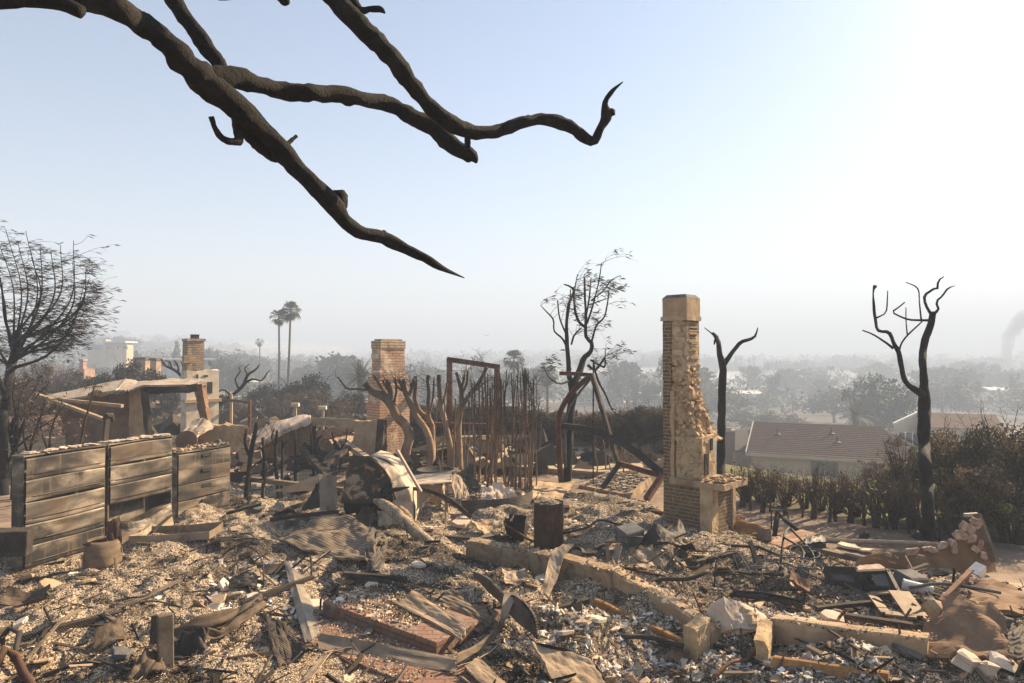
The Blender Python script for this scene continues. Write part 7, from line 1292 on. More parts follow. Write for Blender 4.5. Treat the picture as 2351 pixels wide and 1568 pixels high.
p = [GH(u, v, .06) for u, v in ((2000, 1374), (2064, 1373), (2105, 1428), (2034, 1420))]; t = thing('rusty_frame', 'flat rusty rectangular frame lying below the right cabinet door', 'frame', p[0])
for i in range(4): m = MB(); a, b = p[i], p[(i + 1) % 4]; m.bar(a, b, [.12, .22, .12, .10][i], .02); m.build('frame_side', 'sheet_metal', t)
m = MB(); c = GH(2108, 1376, .1); m.tube([c + (-.13, .08, .03), c + (.14, -.06, -.01)], .075, 16); m.tube([c + (-.14, .085, .032), c + (-.13, .08, .03)], .08, 16); tag(m.build('paint_can', 'white_paint', smooth=False), 'white dented can lying right of the rusty frame', 'can')
tag(MB().box(GH(2090, 1350, .1), (.34, .25, .18), rot(.2, .1, .4)).build('metal_box', 'cinder', bevel=.02), 'grey metal box right of the right cabinet door', 'box'); tag(MB().box(W(2240, 1316, 9.3), (.26, .14, .16), rot(.3, -.45, .4)).build('white_block', 'white_paint', bevel=.008), 'white block tilted at the foot of the stone-clad panel', 'block')
slab('patterned_tile', 'broken red mottled tile sheet behind the cabinet doors', [E(1958, 1312, 1334), E(2040, 1312, 1334), E(2010, 1288, 1326), E(1980, 1291, 1326)], 'stone_veneer', .02, 'tile', .01, .04, 30); slab('patterned_tile', 'small mottled tile piece right of the cabinet doors', [GH(2046, 1332, .02), GH(2082, 1330, .02), E(2076, 1306, 1324), E(2050, 1308, 1324)], 'stone_veneer', .02, 'tile', .01, .05, 31)
slab('fallen_slab', 'pale cantilevered slab at the right picture edge', [W(2206, 1350, 8.9), W(2380, 1378, 8.3), W(2385, 1350, 9.0), W(2215, 1334, 9.3)], 'stucco_tan', .06, 'slab', .02, .04, 32); slab('fallen_slab', 'dark lower slab under the pale slab at the right edge', [GH(2215, 1400), GH(2360, 1420), GH(2370, 1375, .1), GH(2240, 1368, .15)], 'stucco_brown', .06, 'slab', .04, .05, 33)
slab('collapsed_board', 'broad brown panel sagging over rubble in the lower right corner', [GH(2080, 1510, .02), GH(2330, 1545, .05), GH(2310, 1482, .3), GH(2190, 1440, .35)], 'stucco_brown', .03, 'panel', .05, .07, 34, n=22); slab('collapsed_board', 'dark bent sheet in the lower right corner', [GH(2290, 1540, .02), GH(2400, 1560, .05), GH(2390, 1450, .1), GH(2310, 1470, .15)], 'ribbed_dark', .02, 'panel', .08, .05, 35)
for i, (u, v, s, mat, lab) in enumerate([(2170, 1436, .34, 'concrete', 'brown boulder on top of the broad brown panel'), (2235, 1442, .36, 'stucco_tan', 'tan rock beside the brown boulder'), (2290, 1444, .24, 'cinder', 'grey stone in the lower right corner'), (1862, 1282, .2, 'black_plastic', 'black clinker lump under the long board'), (1985, 1238, .22, 'black_plastic', 'black lump on the wet yard before the hedge'), (2108, 1238, .2, 'black_plastic', 'black lump beside the tall black tree foot'), (2300, 1532, .22, 'stucco_white', 'white chunk at the lower right behind the planter'), (2220, 1534, .26, 'plaster_pale', 'pale chunk at the end of the second planter'), (2262, 1548, .2, 'plaster_pale', 'smaller pale chunk at the end of the second planter')]): tag(MB().rock(GH(u, v, s * .25), (s, s * .8, s * .6), 60 + i, rot(.3, .2, i), 5, .5).build('boulder', mat), lab, 'rock')
t = thing('tent_sheet', 'pale cracked plaster sheet folded like a tent between the two planters', 'sheet', GH(1690, 1460)); r0, r1 = W(1660, 1371, 7.72), GH(1684, 1464, .06)
m = MB(); m.panel(GH(1626, 1462, .02), r1, r0, W(1624, 1394, 7.85), 14, 12, .015, .02, 3, .03); m.build('sheet_face', 'plaster_pale', t); m = MB(); m.panel(r1 + (.004, 0, 0), GH(1748, 1468, .04), W(1732, 1396, 7.75), r0 + (.004, 0, 0), 16, 12, .02, .02, 5, .03); m.panel(GH(1748, 1468, .04), GH(1774, 1440, .05), W(1754, 1412, 7.72), W(1732, 1396, 7.75), 8, 8, .02, .02, 6, .04); m.build('sheet_face', 'plaster_pale', t)
m = MB(); m.panel(GH(1690, 1464, .03), GH(1740, 1470, .03), GH(1735, 1440, .18), GH(1692, 1432, .2), 10, 8, .04, .015, 8, .06); m.build('torn_flap', 'stucco_tan', t)

# ------------------------------------------------------------------ planters (low stucco kerbs)
def kerb(mb, pts, h, th, seed, amp=.02, jag=.03):
    """a stucco kerb swept along ground points, uneven and chipped"""
    P = np.array([G(*p)[:2] for p in pts]); n = max(8, int(np.sum(np.linalg.norm(np.diff(P, axis=0), axis=1)) / .06)); P = resample(P, n, False); T = np.gradient(P, axis=0); T /= np.linalg.norm(T, axis=1)[:, None]; N = np.stack([-T[:, 1], T[:, 0]], 1); z0 = H(P[:, 0], P[:, 1], False); z0 = np.linspace(z0[:3].mean(), z0[-3:].mean(), n); k = np.linspace(0, n * .06, n)
    prof = [(0, -.25), (0, h * .33), (0, h * .66), (.0, h - .02), (.02, h), (th * .5, h + .005), (th - .02, h), (th, h - .02), (th, h * .5), (th, -.25)]; V = []
    for i in range(n):
        for j, (b, zz) in enumerate(prof):
            q = float(fbm(k[i] * 3.1, j * .8, seed, 3, seed)) * amp; zj = jag * float(fbm(k[i] * 2.2, 3.3, seed, 3, seed + 7)) * (zz > h * .6); V.append((*(P[i] + N[i] * (b + q)), z0[i] + zz + zj))
    m_ = len(prof); F = [(i * m_ + j, (i + 1) * m_ + j, (i + 1) * m_ + j + 1, i * m_ + j + 1) for i in range(n - 1) for j in range(m_ - 1)] + [tuple(range(m_)), tuple((n - 1) * m_ + j for j in range(m_ - 1, -1, -1))]; mb.add(V, F); return P, N, z0
def kerb_ash(lab, P, N, z0, h, th, n, seed):
    i = RS.randint(0, len(P), n); b = RS.uniform(.0, th, (n, 1)); Q = np.concatenate([P[i] + N[i] * b + RS.uniform(-.05, .05, (n, 2)), (z0[i] + h + .003)[:, None]], 1); stuff('kerb_ash', lab, [(T_GRAIN, Q, sizes(n, .012, .045, (.5, 1)), 1, PAL_ASH, .3), (T_CHIP, Q[:n // 12], sizes(n // 12, .03, .09, (.2, .5)), .5, PAL_CHIP, .3)])
def planter_one():
    t = thing('planter', 'long low tan stucco planter running through the middle of the rubble', 'planter', G(1400, 1380) * (1, 1, 0)); m = MB(); k = kerb(m, [(1070, 1280), (1210, 1318), (1320, 1356), (1402, 1386)], .21, .24, 3); m.build('wall', 'planter_face', t); kerb_ash('ash and chips lying on the long planter wall', *k, .21, .24, 900, 1)
    m = MB(); kb = kerb(m, [(1400, 1382), (1520, 1420), (1634, 1464)], .22, .19, 6); m.build('back_kerb', 'stucco_tan', t); kerb_ash('ash and chips lying on the long planter back kerb', *kb, .21, .19, 500, 2); m = MB(); kerb(m, [(1600, 1482), (1630, 1468)], .34, .17, 8, .035, .05); m.build('end_post', 'stucco_rough', t); m = MB(); kerb(m, [(1362, 1404), (1485, 1440), (1600, 1480)], .12, .1, 9, .014, .03); m.build('front_kerb', 'ochre_face', t)
planter_one()
def planter_two():
    t = thing('planter', 'second low stucco planter cut by the bottom right of the picture', 'planter', G(1900, 1540) * (1, 1, 0)); m = MB(); k = kerb(m, [(1772, 1470), (1940, 1520), (2130, 1568)], .2, .18, 13); m.build('back_kerb', 'stucco_tan', t); kerb_ash('ash and chips lying on the second planter', *k, .2, .18, 600, 3)
    m = MB(); kerb(m, [(1764, 1522), (1773, 1472)], .25, .13, 15, .03, .05); m.build('end_post', 'stucco_rough', t); m = MB(); kerb(m, [(1772, 1537), (1890, 1574), (2040, 1612)], .12, .1, 16, .014, .03); m.build('front_kerb', 'ochre_face', t)
planter_two()

# ------------------------------------------------------------------ foreground: steps, channels, boards, mats
def steps():
    e0 = G(740, 1412, .0); e1 = G(1003, 1512, 0); A = (e1 - e0)[:2]; fr = Fr((e0[0], e0[1], 0), A); L = np.linalg.norm(A); t = thing('brick_steps', 'red brick steps half buried in ash at the bottom centre', 'steps', e0)
    m = MB(); fr.box(m, 0, L * .995, 0, 1.1, -.3, .16); m.build('upper_step', 'brick_paver', t, uv=True, bevel=.006); m = MB(); fr.box(m, .35, L + .9, -.62, -.004, -.3, .04); m.build('lower_step', 'brick_paver', t, uv=True, bevel=.006); m = MB(); fr.box(m, .6, L + 1.1, -1.3, -.625, -.4, -.06); m.build('landing', 'brick_paver', t, uv=True, bevel=.006); return fr, L
frs, Ls = steps()
stuff('step_ash', 'pale ash grit strewn over the brick steps', [(T_GRAIN, frs.o + RS.uniform(0, 1, (5200, 1)) * 1.4 * frs.A * 1 + RS.uniform(.0, 1, (5200, 1)) ** .6 * 1.05 * frs.B + np.array((0, 0, .165)), sizes(5200, .012, .05, (.5, 1)), 1, PAL_ASH, .3), (T_GRAIN, frs.o + (.4 + RS.uniform(0, 1, (1100, 1)) * 1.7) * frs.A + (-.62 + .6 * RS.uniform(0, 1, (1100, 1))) * frs.B + np.array((0, 0, .045)), sizes(1100, .012, .035, (.5, 1)), 1, PAL_ASH, .3), (T_CHIP, frs.o + RS.uniform(0, 1, (260, 1)) * 1.4 * frs.A + RS.uniform(.0, 1.05, (260, 1)) * frs.B + np.array((0, 0, .17)), sizes(260, .03, .12, (.2, .5)), .5, PAL_CHIP, .3)])
def channel(name, label, A, B, flange=None, mat='galvanised', amp=.012, wav=0.0, seed=1, n=36):
    m = MB(); m.ribbon(A, B, n, 5, amp, .006, seed, True, 0)
    if flange is not None: m.ribbon([np.asarray(b) + (0, 0, .0005) for b in B], flange, n, 4, amp, .006, seed + 1, True, wav)
    return tag(m.build(name, mat), label, 'metal strip')
z = lambda u, v, l=0.0: GH(u, v, l)
A, B = TB((651, 1286, 651, 1300), (663, 1336, 666, 1350), (680, 1402, 684, 1415), (701, 1476, 706, 1484)); C_ = [E(663, 1289, 1306, None), E(678, 1336, 1352), E(695, 1396, 1412), E(717, 1469, 1480)]
channel('bent_channel', 'upright leaning metal channel with a torn wavy edge left of the brick steps', A, C_, [GH(672, 1308, .05), GH(688, 1326, .06), GH(700, 1356, .05), GH(712, 1390, .05), GH(724, 1420, .04), GH(739, 1453, .03)], amp=.006, wav=.06, seed=3)
A, B = TB((735, 1454, 729, 1486), (850, 1473, 848, 1505), (950, 1492, 948, 1522), (1045, 1509, 1045, 1537), off=.05)
channel('bent_channel', 'long dark metal channel lying across the brick steps', A, B, [GH(732, 1496, .03), GH(850, 1516, .03), GH(948, 1534, .02), GH(1045, 1548, .02)], 'sheet_metal', amp=.006, seed=5)
A, B = TB((1050, 1500, 1049, 1542), (1091, 1481, 1092, 1516), (1128, 1451, 1126, 1492), (1147, 1421, 1152, 1460)); A += [E(1154, 1388, 1440), E(1157, 1360, 1420)]; B += [E(1174, 1392, 1440), E(1191, 1361, 1420)]
channel('bent_channel', 'metal channel curling upward at the right end of the brick steps', A, B, None, 'sheet_metal', amp=.008, seed=7); A, B = TB((1049, 1540, 1050, 1548), (1093, 1516, 1096, 1530), (1128, 1492, 1134, 1506), (1153, 1460, 1160, 1470)); channel('bent_channel', 'lower flange of the upward curling channel, fallen beside it', A, B, None, 'wood_pale', amp=.006, seed=17)
A, B = TB((918, 1362, 923, 1374), (887, 1389, 907, 1402), (838, 1434, 862, 1448)); channel('bent_channel', 'pale twisted metal channel crossing the brick steps from behind', A, B, None, amp=.012, seed=9)
A, B = TB((836, 1438, 858, 1452), (832, 1454, 846, 1472), (816, 1460, 818, 1472)); channel('bent_channel', 'short pale channel end curling under the long dark channel', A, B, None, amp=.008, seed=10)
A, B = TB((745, 1496, 766, 1508), (720, 1527, 742, 1538), (686, 1572, 716, 1578)); channel('bent_channel', 'narrow yellowish metal strip leaving the bottom edge below the steps', A, B, None, 'wood_pale', amp=.008, seed=11); A, B = TB((748, 1500, 752, 1516), (785, 1492, 788, 1506), (812, 1494, 812, 1502)); channel('bent_channel', 'bent metal strip looping beside the steps lower corner', A, B, None, 'sheet_metal', amp=.01, seed=12)
channel('metal_strip', 'torn pale metal strip draped over the long planter', [z(1292, 1300, .32), z(1268, 1318, .30), z(1250, 1350, .12), z(1235, 1378, .04)], [z(1318, 1308, .33), z(1300, 1328, .31), z(1275, 1360, .12), z(1258, 1384, .03)], None, 'sheet_metal', .03, 0, 13); channel('metal_strip', 'short pale metal strip standing in ash right of the drum', [z(1418, 1296, .3), z(1406, 1310, .15), z(1396, 1330, .02)], [z(1428, 1300, .28), z(1420, 1314, .13), z(1412, 1332, .01)], None, 'sheet_metal', .02, 0, 14)
channel('metal_strip', 'dark curved metal strip lying left of the wavy edged channel', [z(574, 1292, .1), z(610, 1304, .05), z(640, 1306, .08), z(662, 1296, .14)], [z(570, 1302, .02), z(610, 1318, .0), z(642, 1318, .02), z(664, 1308, .08)], None, 'dark_steel', .01, 0, 15)
def mat_sheet(name, label, pts, mat, thick=.03, amp=.05, seed=1, n=30, rag=.03, fr=3.0, cat='mat', **k): m = MB(); m.panel(*pts, n, n, amp, thick, seed, rag, fr, **k); return tag(m.build(name, mat), label, cat)
mat_sheet('siding_mat', 'large buckled mat of grooved siding lying before the wreck', [z(636, 1248, .10), z(830, 1312, .08), z(884, 1262, .2), z(772, 1208, .25)], 'shake_mat', .035, .07, 3, 34); A, B = TB((632, 1244, 634, 1254), (665, 1262, 667, 1274), (697, 1284, 698, 1296), (740, 1301, 741, 1313), (764, 1325, 764, 1334)); channel('mat_edge', 'dark curled front edge of the large buckled siding mat', A, B, None, 'wood_charred', .006, 0, 41); A, B = TB((774, 1212, 774, 1222), (820, 1228, 818, 1240), (858, 1248, 856, 1262), (890, 1268, 888, 1282)); channel('mat_edge', 'dark back edge of the siding mat below the wreck', A, B, None, 'charred_bark', .01, 0, 42)
mat_sheet('siding_mat', 'dark torn lobe of siding hanging right of the large mat', [z(828, 1312, .03), z(872, 1318, .02), z(890, 1262, .16), z(850, 1250, .25)], 'ribbed_dark', .03, .06, 4, 16)
mat_sheet('siding_mat', 'dark charred grooved mat half buried left of the steps', [z(596, 1412, .04), z(648, 1418, .06), z(704, 1520, .05), z(640, 1540, .03)], 'wood_charred', .03, .05, 5, 22, cat='mat'); mat_sheet('siding_mat', 'ash covered curved board above the brick steps', [E(966, 1386, 1396), E(1100, 1453, 1464), E(1134, 1424, 1440), E(1040, 1352, 1366)], 'shake_mat', .03, .025, 6, 26)
channel('mat_edge', 'thin dark rolled edge of the ash covered sheet', [z(774, 1316, .10), z(800, 1334, .09), z(850, 1338, .09), z(900, 1352, .08), z(947, 1374, .08)], [z(774, 1322, .03), z(800, 1340, .02), z(850, 1344, .02), z(900, 1358, .02), z(947, 1380, .02)], None, 'wood_charred', .005, 0, 18)
mat_sheet('pale_board', 'pale weathered board lying across the brick steps upper edge', [z(906, 1418, .16), z(1060, 1502, .16), z(1078, 1478, .18), z(955, 1394, .18)], 'wood_pale', .03, .02, 7, 20, cat='board'); mat_sheet('pale_board', 'pale board leaving the bottom edge right of the steps', [z(1068, 1548, .06), z(1140, 1620, .06), z(1172, 1604, .08), z(1098, 1532, .1)], 'wood_pale', .03, .01, 8, 12, cat='board')
A, B = TB((1088, 1312, 1088, 1338), (1123, 1327, 1126, 1374), (1158, 1361, 1160, 1410), (1191, 1372, 1190, 1442), (1215, 1397, 1212, 1462), (1228, 1422, 1226, 1474), (1234, 1468, 1234, 1480)); m = MB(); m.ribbon(A, B, 44, 8, .012, .03, 5); tag(m.build('curved_plank', 'ribbed_dark'), 'long charred plank curving on edge left of the long planter', 'plank'); channel('mat_edge', 'charred black lip along the top of the curved plank', A, [a * .86 + b_ * .14 for a, b_ in zip(A, B)], None, 'charred_bark', .01, 0, 25)
mat_sheet('charred_plank', 'pale plank with charred top edge standing at the bottom centre', [GH(1292, 1592), GH(1410, 1600), E(1352, 1514, 1560), E(1219, 1476, 1520)], 'wood_pale', .04, .02, 9, 22, cat='plank'); channel('mat_edge', 'charred black strip along the top of the bottom centre plank', [E(1217, 1474, 1521), E(1260, 1480, 1530), E(1316, 1496, 1542), E(1354, 1512, 1558), E(1392, 1562, 1590)], [E(1230, 1488, 1519), E(1262, 1496, 1528), E(1314, 1513, 1540), E(1346, 1528, 1555), E(1376, 1568, 1586)], None, 'charred_bark', .01, 0, 20)
# folded burnt tarp, post, pipes at lower left
def tarp():
    t = thing('burnt_tarp', 'folded burnt brown tarpaulin heaped beside the wooden post', 'tarp', z(500, 1470)); A, B = TB((474, 1440, 470, 1492), (512, 1446, 510, 1478), (545, 1417, 545, 1456), (588, 1391, 590, 1424), (610, 1378, 610, 1406)); m = MB(); m.ribbon(A, B, 30, 10, .03, .012, 3); m.build('front_fold', 'burnt_cloth', t, smooth=True)
    m = MB(); m.ribbon([E(386, 1446, 1486), E(428, 1430, 1470), E(500, 1412, 1446), E(548, 1396, 1424), E(584, 1362, 1392)], [E(388, 1470, 1490), E(440, 1456, 1478), E(505, 1436, 1460), E(560, 1408, 1432), E(604, 1376, 1402)], 30, 8, .07, .012, 5); m.build('top_fold', 'burnt_cloth', t, smooth=True); m = MB(); m.tube([E(425, 1444, 1480), E(470, 1440, 1476), E(520, 1420, 1452), E(575, 1388, 1420)], [.025, .04, .035, .02], 9, .3, 3); m.build('rolled_edge', 'burnt_cloth', t, smooth=True)
    m = MB(); m.panel(GH(392, 1520), GH(474, 1500), E(470, 1446, 1492), E(390, 1462, 1500), 18, 14, .07, .012, 7, .05, 4); m.build('hanging_fold', 'black_plastic', t, smooth=True); m = MB(); m.panel(GH(290, 1566, .02), GH(380, 1545, .02), E(372, 1492, 1520), E(320, 1500, 1530), 16, 14, .07, .015, 8, .08, 4); m.build('loose_fold', 'burnt_cloth', t, smooth=True)
tarp()
a = z(380, 1528, -.1); t = thing('wooden_post', 'scorched square wooden post standing upright at lower left', 'post', a); m = MB(); m.bar(a, W(378, 1410, a[1]), .135, .115); m.build('post', 'wood_grey', t, bevel=.008); m = MB(); m.bar(a + (-.12, .03, .3), W(360, 1412, a[1] + .03), .07, .1); m.build('split_side', 'wood_charred', t)
tag(MB().tube([z(-20, 1560, .05), z(10, 1535, .18), z(35, 1540, .14), z(55, 1562, .06), z(80, 1590, .02)], .04, 10).build('bent_pipe', 'drum_rust', smooth=True), 'thick bent rusty pipe in the bottom left corner', 'pipe'); tag(MB().tube([z(-10, 1508, .1), z(20, 1490, .2), z(44, 1500, .2), z(30, 1540, .1)], .028, 8).build('bent_pipe', 'dark_steel', smooth=True), 'thin looping pipe in the bottom left corner', 'pipe'); tag(MB().tube([z(100, 1560, .03), z(170, 1540, .06), z(230, 1534, .06), z(300, 1548, .03)], .022, 8).build('bent_pipe', 'dark_steel', smooth=True), 'long thin dark pipe lying along the bottom left', 'pipe')
for i, (p, lab, mat, w_) in enumerate([([z(236, 1418, .03), z(310, 1388, .04), z(416, 1340, .05)], 'long thin wooden lath lying on the left ash field', 'wood_grey', .045), ([z(236, 1420, .05), z(264, 1432, .03)], 'short broken lath end meeting the long lath', 'wood_grey', .05), ([z(60, 1520, .02), z(145, 1430, .05)], 'thin lath leaning in the lower left ash', 'wood_grey', .03), ([z(450, 1310, .03), z(490, 1286, .06)], 'short dark lath corner left of the wavy edged channel', 'wood_charred', .035), ([z(490, 1286, .06), z(535, 1300, .03)], 'dark lath meeting the short lath corner', 'wood_charred', .035), ([z(520, 1192, .1), z(600, 1182, .15)], 'dark timber lying right of the right filing cabinet', 'wood_charred', .08), ([z(605, 1185, .03), z(705, 1166, .1)], 'dark timber pointing at the wreck', 'wood_charred', .09), ([z(1680, 1258, .05), z(1740, 1276, .12), z(1800, 1290, .05)], 'charred lath lying before the tan chimney right side', 'wood_charred', .06), ([z(1722, 1284, .25), z(1745, 1318, .02)], 'leaning charred lath below the red brown plank', 'wood_charred', .06), ([z(1640, 1486, .03), z(1705, 1510, .03), z(1768, 1540, .02)], 'dark pipe between the two planters', 'dark_steel', .05), ([z(1420, 1310, .05), z(1530, 1330, .04)], 'thin dark lath behind the long planter', 'wood_charred', .04), ([z(1900, 1406, .02), z(1980, 1432, .05)], 'thin lath behind the second planter', 'wood_grey', .035), ([z(120, 1330, .02), z(200, 1312, .03)], 'pale lath beside the broken pot', 'wood_pale', .05), ([z(2030, 1350, .1), z(2130, 1330, .2)], 'dark lath behind the grey metal box', 'wood_charred', .05), ([z(2160, 1400, .1), z(2230, 1360, .25)], 'rusty lath leaning below the pale slab', 'rust_steel', .05)]):
    m = MB(); [m.bar(a, b, w_, w_ * .6) for a, b in zip(p, p[1:])]; tag(m.build('lath', mat), lab, 'lath')
def wires(name, label, pts, r, mat='dark_steel', loops=0, seed=1):
    m = MB(); r_ = np.random.RandomState(seed); P = [z(u, v, l) for u, v, l in pts]; m.tube(resample(np.array(P), 40), r, 5)
    for i in range(loops):
        c = P[r_.randint(len(P))] + r_.normal(0, .18, 3) * (1, 1, .2); R_ = r_.uniform(.08, .2); a0 = r_.uniform(0, 6); k = np.linspace(a0, a0 + r_.uniform(3, 6), 14); tl = r_.uniform(-.7, .7); Q = np.stack([c[0] + R_ * np.cos(k), c[1] + R_ * np.sin(k) * .8, c[2] + .08 + R_ * np.sin(k) * tl * .5 + .04], 1); m.tube(Q, r, 5)
    return tag(m.build(name, mat, smooth=True), label, 'wire')
wires('wire_coil', 'tangled coil of burnt cable left of the cabinet doors', [(1780, 1330, .1), (1800, 1318, .15), (1840, 1326, .1), (1870, 1338, .08), (1900, 1345, .05)], .010, 'cinder', 7, 3); wires('wire_coil', 'thin rusty wires tangled behind the long planter', [(1440, 1300, .2), (1480, 1310, .1), (1530, 1300, .2), (1580, 1330, .1), (1640, 1320, .25), (1700, 1340, .05)], .009, 'dark_steel', 9, 5)
wires('bent_wire', 'bent wire loop standing behind the planter end', [(1640, 1352, .02), (1650, 1330, .3), (1690, 1326, .35), (1728, 1348, .15)], .010, 'dark_steel', 1, 7); wires('wire_coil', 'rusty wires and coils beside the burnt log foot', [(960, 1205, .1), (985, 1190, .3), (1010, 1196, .25), (1020, 1215, .1)], .012, 'dark_steel', 4, 9); wires('bent_wire', 'bent rusty iron hooks left of the wavy edged channel', [(548, 1330, .02), (552, 1300, .3), (575, 1302, .28), (600, 1318, .2), (606, 1350, .0)], .011, 'dark_steel', 2, 11); wires('bent_wire', 'curved rusty iron bar behind the wavy edged channel', [(640, 1330, .02), (675, 1318, .1), (708, 1312, .22), (716, 1330, .02)], .014, 'dark_steel', 0, 12); wires('bent_wire', 'dark iron rods bent over the left ash field', [(280, 1400, .02), (340, 1390, .05), (420, 1400, .03)], .01, 'dark_steel', 2, 13)
def chair():
    t = thing('burnt_chair', 'burnt chair skeleton of bent dark bars below the red brown plank', 'chair', z(1800, 1330)); B = [[(1790, 1312, .0), (1800, 1290, .35), (1812, 1280, .45)], [(1812, 1280, .45), (1850, 1296, .3), (1858, 1322, 0)], [(1830, 1330, .0), (1836, 1304, .28), (1800, 1292, .35)], [(1836, 1304, .28), (1852, 1300, .3)]]
    for i, b in enumerate(B): m = MB(); m.tube(resample(np.array([z(*p) for p in b]), 10), .016, 7); m.build('leg' if i in (0, 2) else 'frame_bar', 'dark_steel', t, smooth=True)
chair()
# single chunks of plaster, tile and stone one can point at
CH = [(850, 1358, .2, 'pale chunk just behind the twisted channel'), (720, 1392, .2, 'pale chunk left of the brick steps upper corner'), (706, 1420, .14, 'small pale chunk touching the wavy edged channel'), (518, 1352, .2, 'white slab fragment left of the iron hooks'), (540, 1366, .16, 'second white fragment left of the iron hooks'), (500, 1382, .22, 'tan fragment behind the tarpaulin'), (455, 1395, .2, 'tan fragment above the wooden post'), (120, 1352, .26, 'long tan fragment before the left filing cabinet'), (200, 1340, .2, 'tan fragment left of the broken pot'), (60, 1335, .24, 'tan fragment at the corner of the left filing cabinet'), (46, 1440, .16, 'white brick like block at the left edge'), (95, 1526, .24, 'pointed tan fragment at lower left'), (275, 1510, .26, 'flat grey fragment left of the wooden post'),
      (1365, 1428, .24, 'white slab fragment in front of the long planter'), (1412, 1448, .16, 'rounded stone in front of the long planter'), (1300, 1460, .2, 'pale tile fragment right of the curved plank'), (1245, 1335, .22, 'pale flake beside the curved plank'), (1220, 1350, .2, 'tan flake beside the draped metal strip'), (1120, 1240, .28, 'grey flat fragment left of the melted bucket'), (1060, 1205, .36, 'curved pale bark piece behind the melted bucket'), (1300, 1175, .2, 'tan fragment right of the ribbed mat'), (1510, 1180, .26, 'pale fan of flakes left of the tan chimney'), (1560, 1300, .22, 'pale flake before the tan chimney'), (1660, 1310, .18, 'tan flake right of the wire tangle'), (1950, 1262, .3, 'white flat stone before the stone-clad panel'), (1985, 1268, .22, 'second flat stone before the stone-clad panel'), (1875, 1440, .22, 'pale rounded tiles behind the second planter'), (1910, 1425, .26, 'cluster tile pale and cracked below the left cabinet door'), (1925, 1410, .2, 'smaller cracked tile below the left cabinet door'), (2072, 1480, .3, 'white upright tile behind the second planter'), (2090, 1510, .24, 'grey triangular fragment left of the broad brown panel'), (1835, 1400, .22, 'square tan tile left of the cracked tiles'), (1010, 1412, .12, 'small stone on the pale board'), (960, 1300, .16, 'small rock on the ash covered sheet'), (1165, 1338, .2, 'pale flake on the curved plank upper end'), (985, 1215, .2, 'pale lump beside the burnt log'), (800, 1190, .3, 'brown bark like slab before the wreck'), (620, 1212, .25, 'folded tan scrap left of the siding mat'), (590, 1175, .3, 'grey crumpled scrap right of the right filing cabinet'), (595, 1215, .25, 'tan crumpled scrap above the siding mat corner')]
for i, (u, v, s, lab) in enumerate(CH):
    c = z(u, v, s * .16); a = RS.uniform(0, 6.28); k = RS.randint(5, 8); an = np.sort(RS.uniform(0, 6.28, k)) if 0 else np.linspace(0, 6.28, k, endpoint=False) + RS.normal(0, .18, k); R = rot(RS.normal(0, .3), RS.normal(0, .3), a); P = np.stack([np.cos(an) * s * .62 * RS.uniform(.75, 1.2, k), np.sin(an) * s * .45 * RS.uniform(.75, 1.2, k), 0 * an], 1) @ R.T + c
    m = MB(); m.poly(P, s * RS.uniform(.1, .25), s * .04, 4, i); tag(m.build('stone' if 'stone' in lab or 'rock' in lab else 'fragment', 'stucco_white' if 'white' in lab else 'cinder' if 'grey' in lab else 'stucco_tan' if 'tan' in lab or 'brown' in lab else 'plaster_pale', bevel=s * .03), lab, 'fragment')

# ------------------------------------------------------------------ more scrap, each piece its own thing
def scrap(kind, u, v, s, a, lab, mat, seed):
    c = GH(u, v, .03); m = MB(); dx = np.array((math.cos(a), math.sin(a), 0)); dy = np.array((-math.sin(a), math.cos(a), 0)); up = np.array((0, 0, 1.0)); r = np.random.RandomState(seed)
    if kind == 'sheet': t1, t2 = r.uniform(.1, .55, 2); m.panel(c - dx * s * .6 - dy * s * .35, c + dx * s * .6 - dy * s * .3, c + dx * s * .5 + dy * s * .4 + up * s * t1, c - dx * s * .55 + dy * s * .4 + up * s * t2, 18, 14, s * .09, .008, seed, .05, 2.5, s * r.uniform(-.2, .25), s * r.uniform(-.15, .2))
    elif kind == 'beam': e = up * s * r.uniform(.02, .22); k = r.uniform(.05, .09); P = [c - dx * s, c + dx * s * r.uniform(-.2, .2) + e * .6, c + dx * s + e]; m.bar(P[0], P[1], k, k * .7); m.bar(P[1], P[2], k * .96, k * .66)
    elif kind == 'pipe': P = [c - dx * s, c - dx * s * .3 + dy * s * r.uniform(-.2, .2) + up * .08, c + dx * s * .4 + dy * s * r.uniform(-.3, .3) + up * s * r.uniform(.05, .3), c + dx * s + up * s * r.uniform(-.05, .35)]; m.tube(resample(np.array(P), 16), r.uniform(.014, .03), 7)
    elif kind == 'trough':
        A = [c - dx * s, c + up * .05, c + dx * s + up * s * r.uniform(0, .2)]; w_ = dy * s * .16; m.ribbon([p - w_ + up * s * .12 for p in A], [p - w_ * .8 for p in A], 18, 3, .02, .006, seed); m.ribbon([p - w_ * .8 for p in A], [p + w_ * .8 for p in A], 18, 4, .02, .006, seed + 1); m.ribbon([p + w_ * .8 for p in A], [p + w_ + up * s * .12 for p in A], 18, 3, .02, .006, seed + 2)
    o = m.build({'sheet': 'scrap_sheet', 'beam': 'charred_beam', 'pipe': 'bent_pipe', 'trough': 'metal_trough'}[kind], mat, smooth=(kind == 'pipe')); tag(o, lab, {'sheet': 'sheet metal', 'beam': 'beam', 'pipe': 'pipe', 'trough': 'metal strip'}[kind])
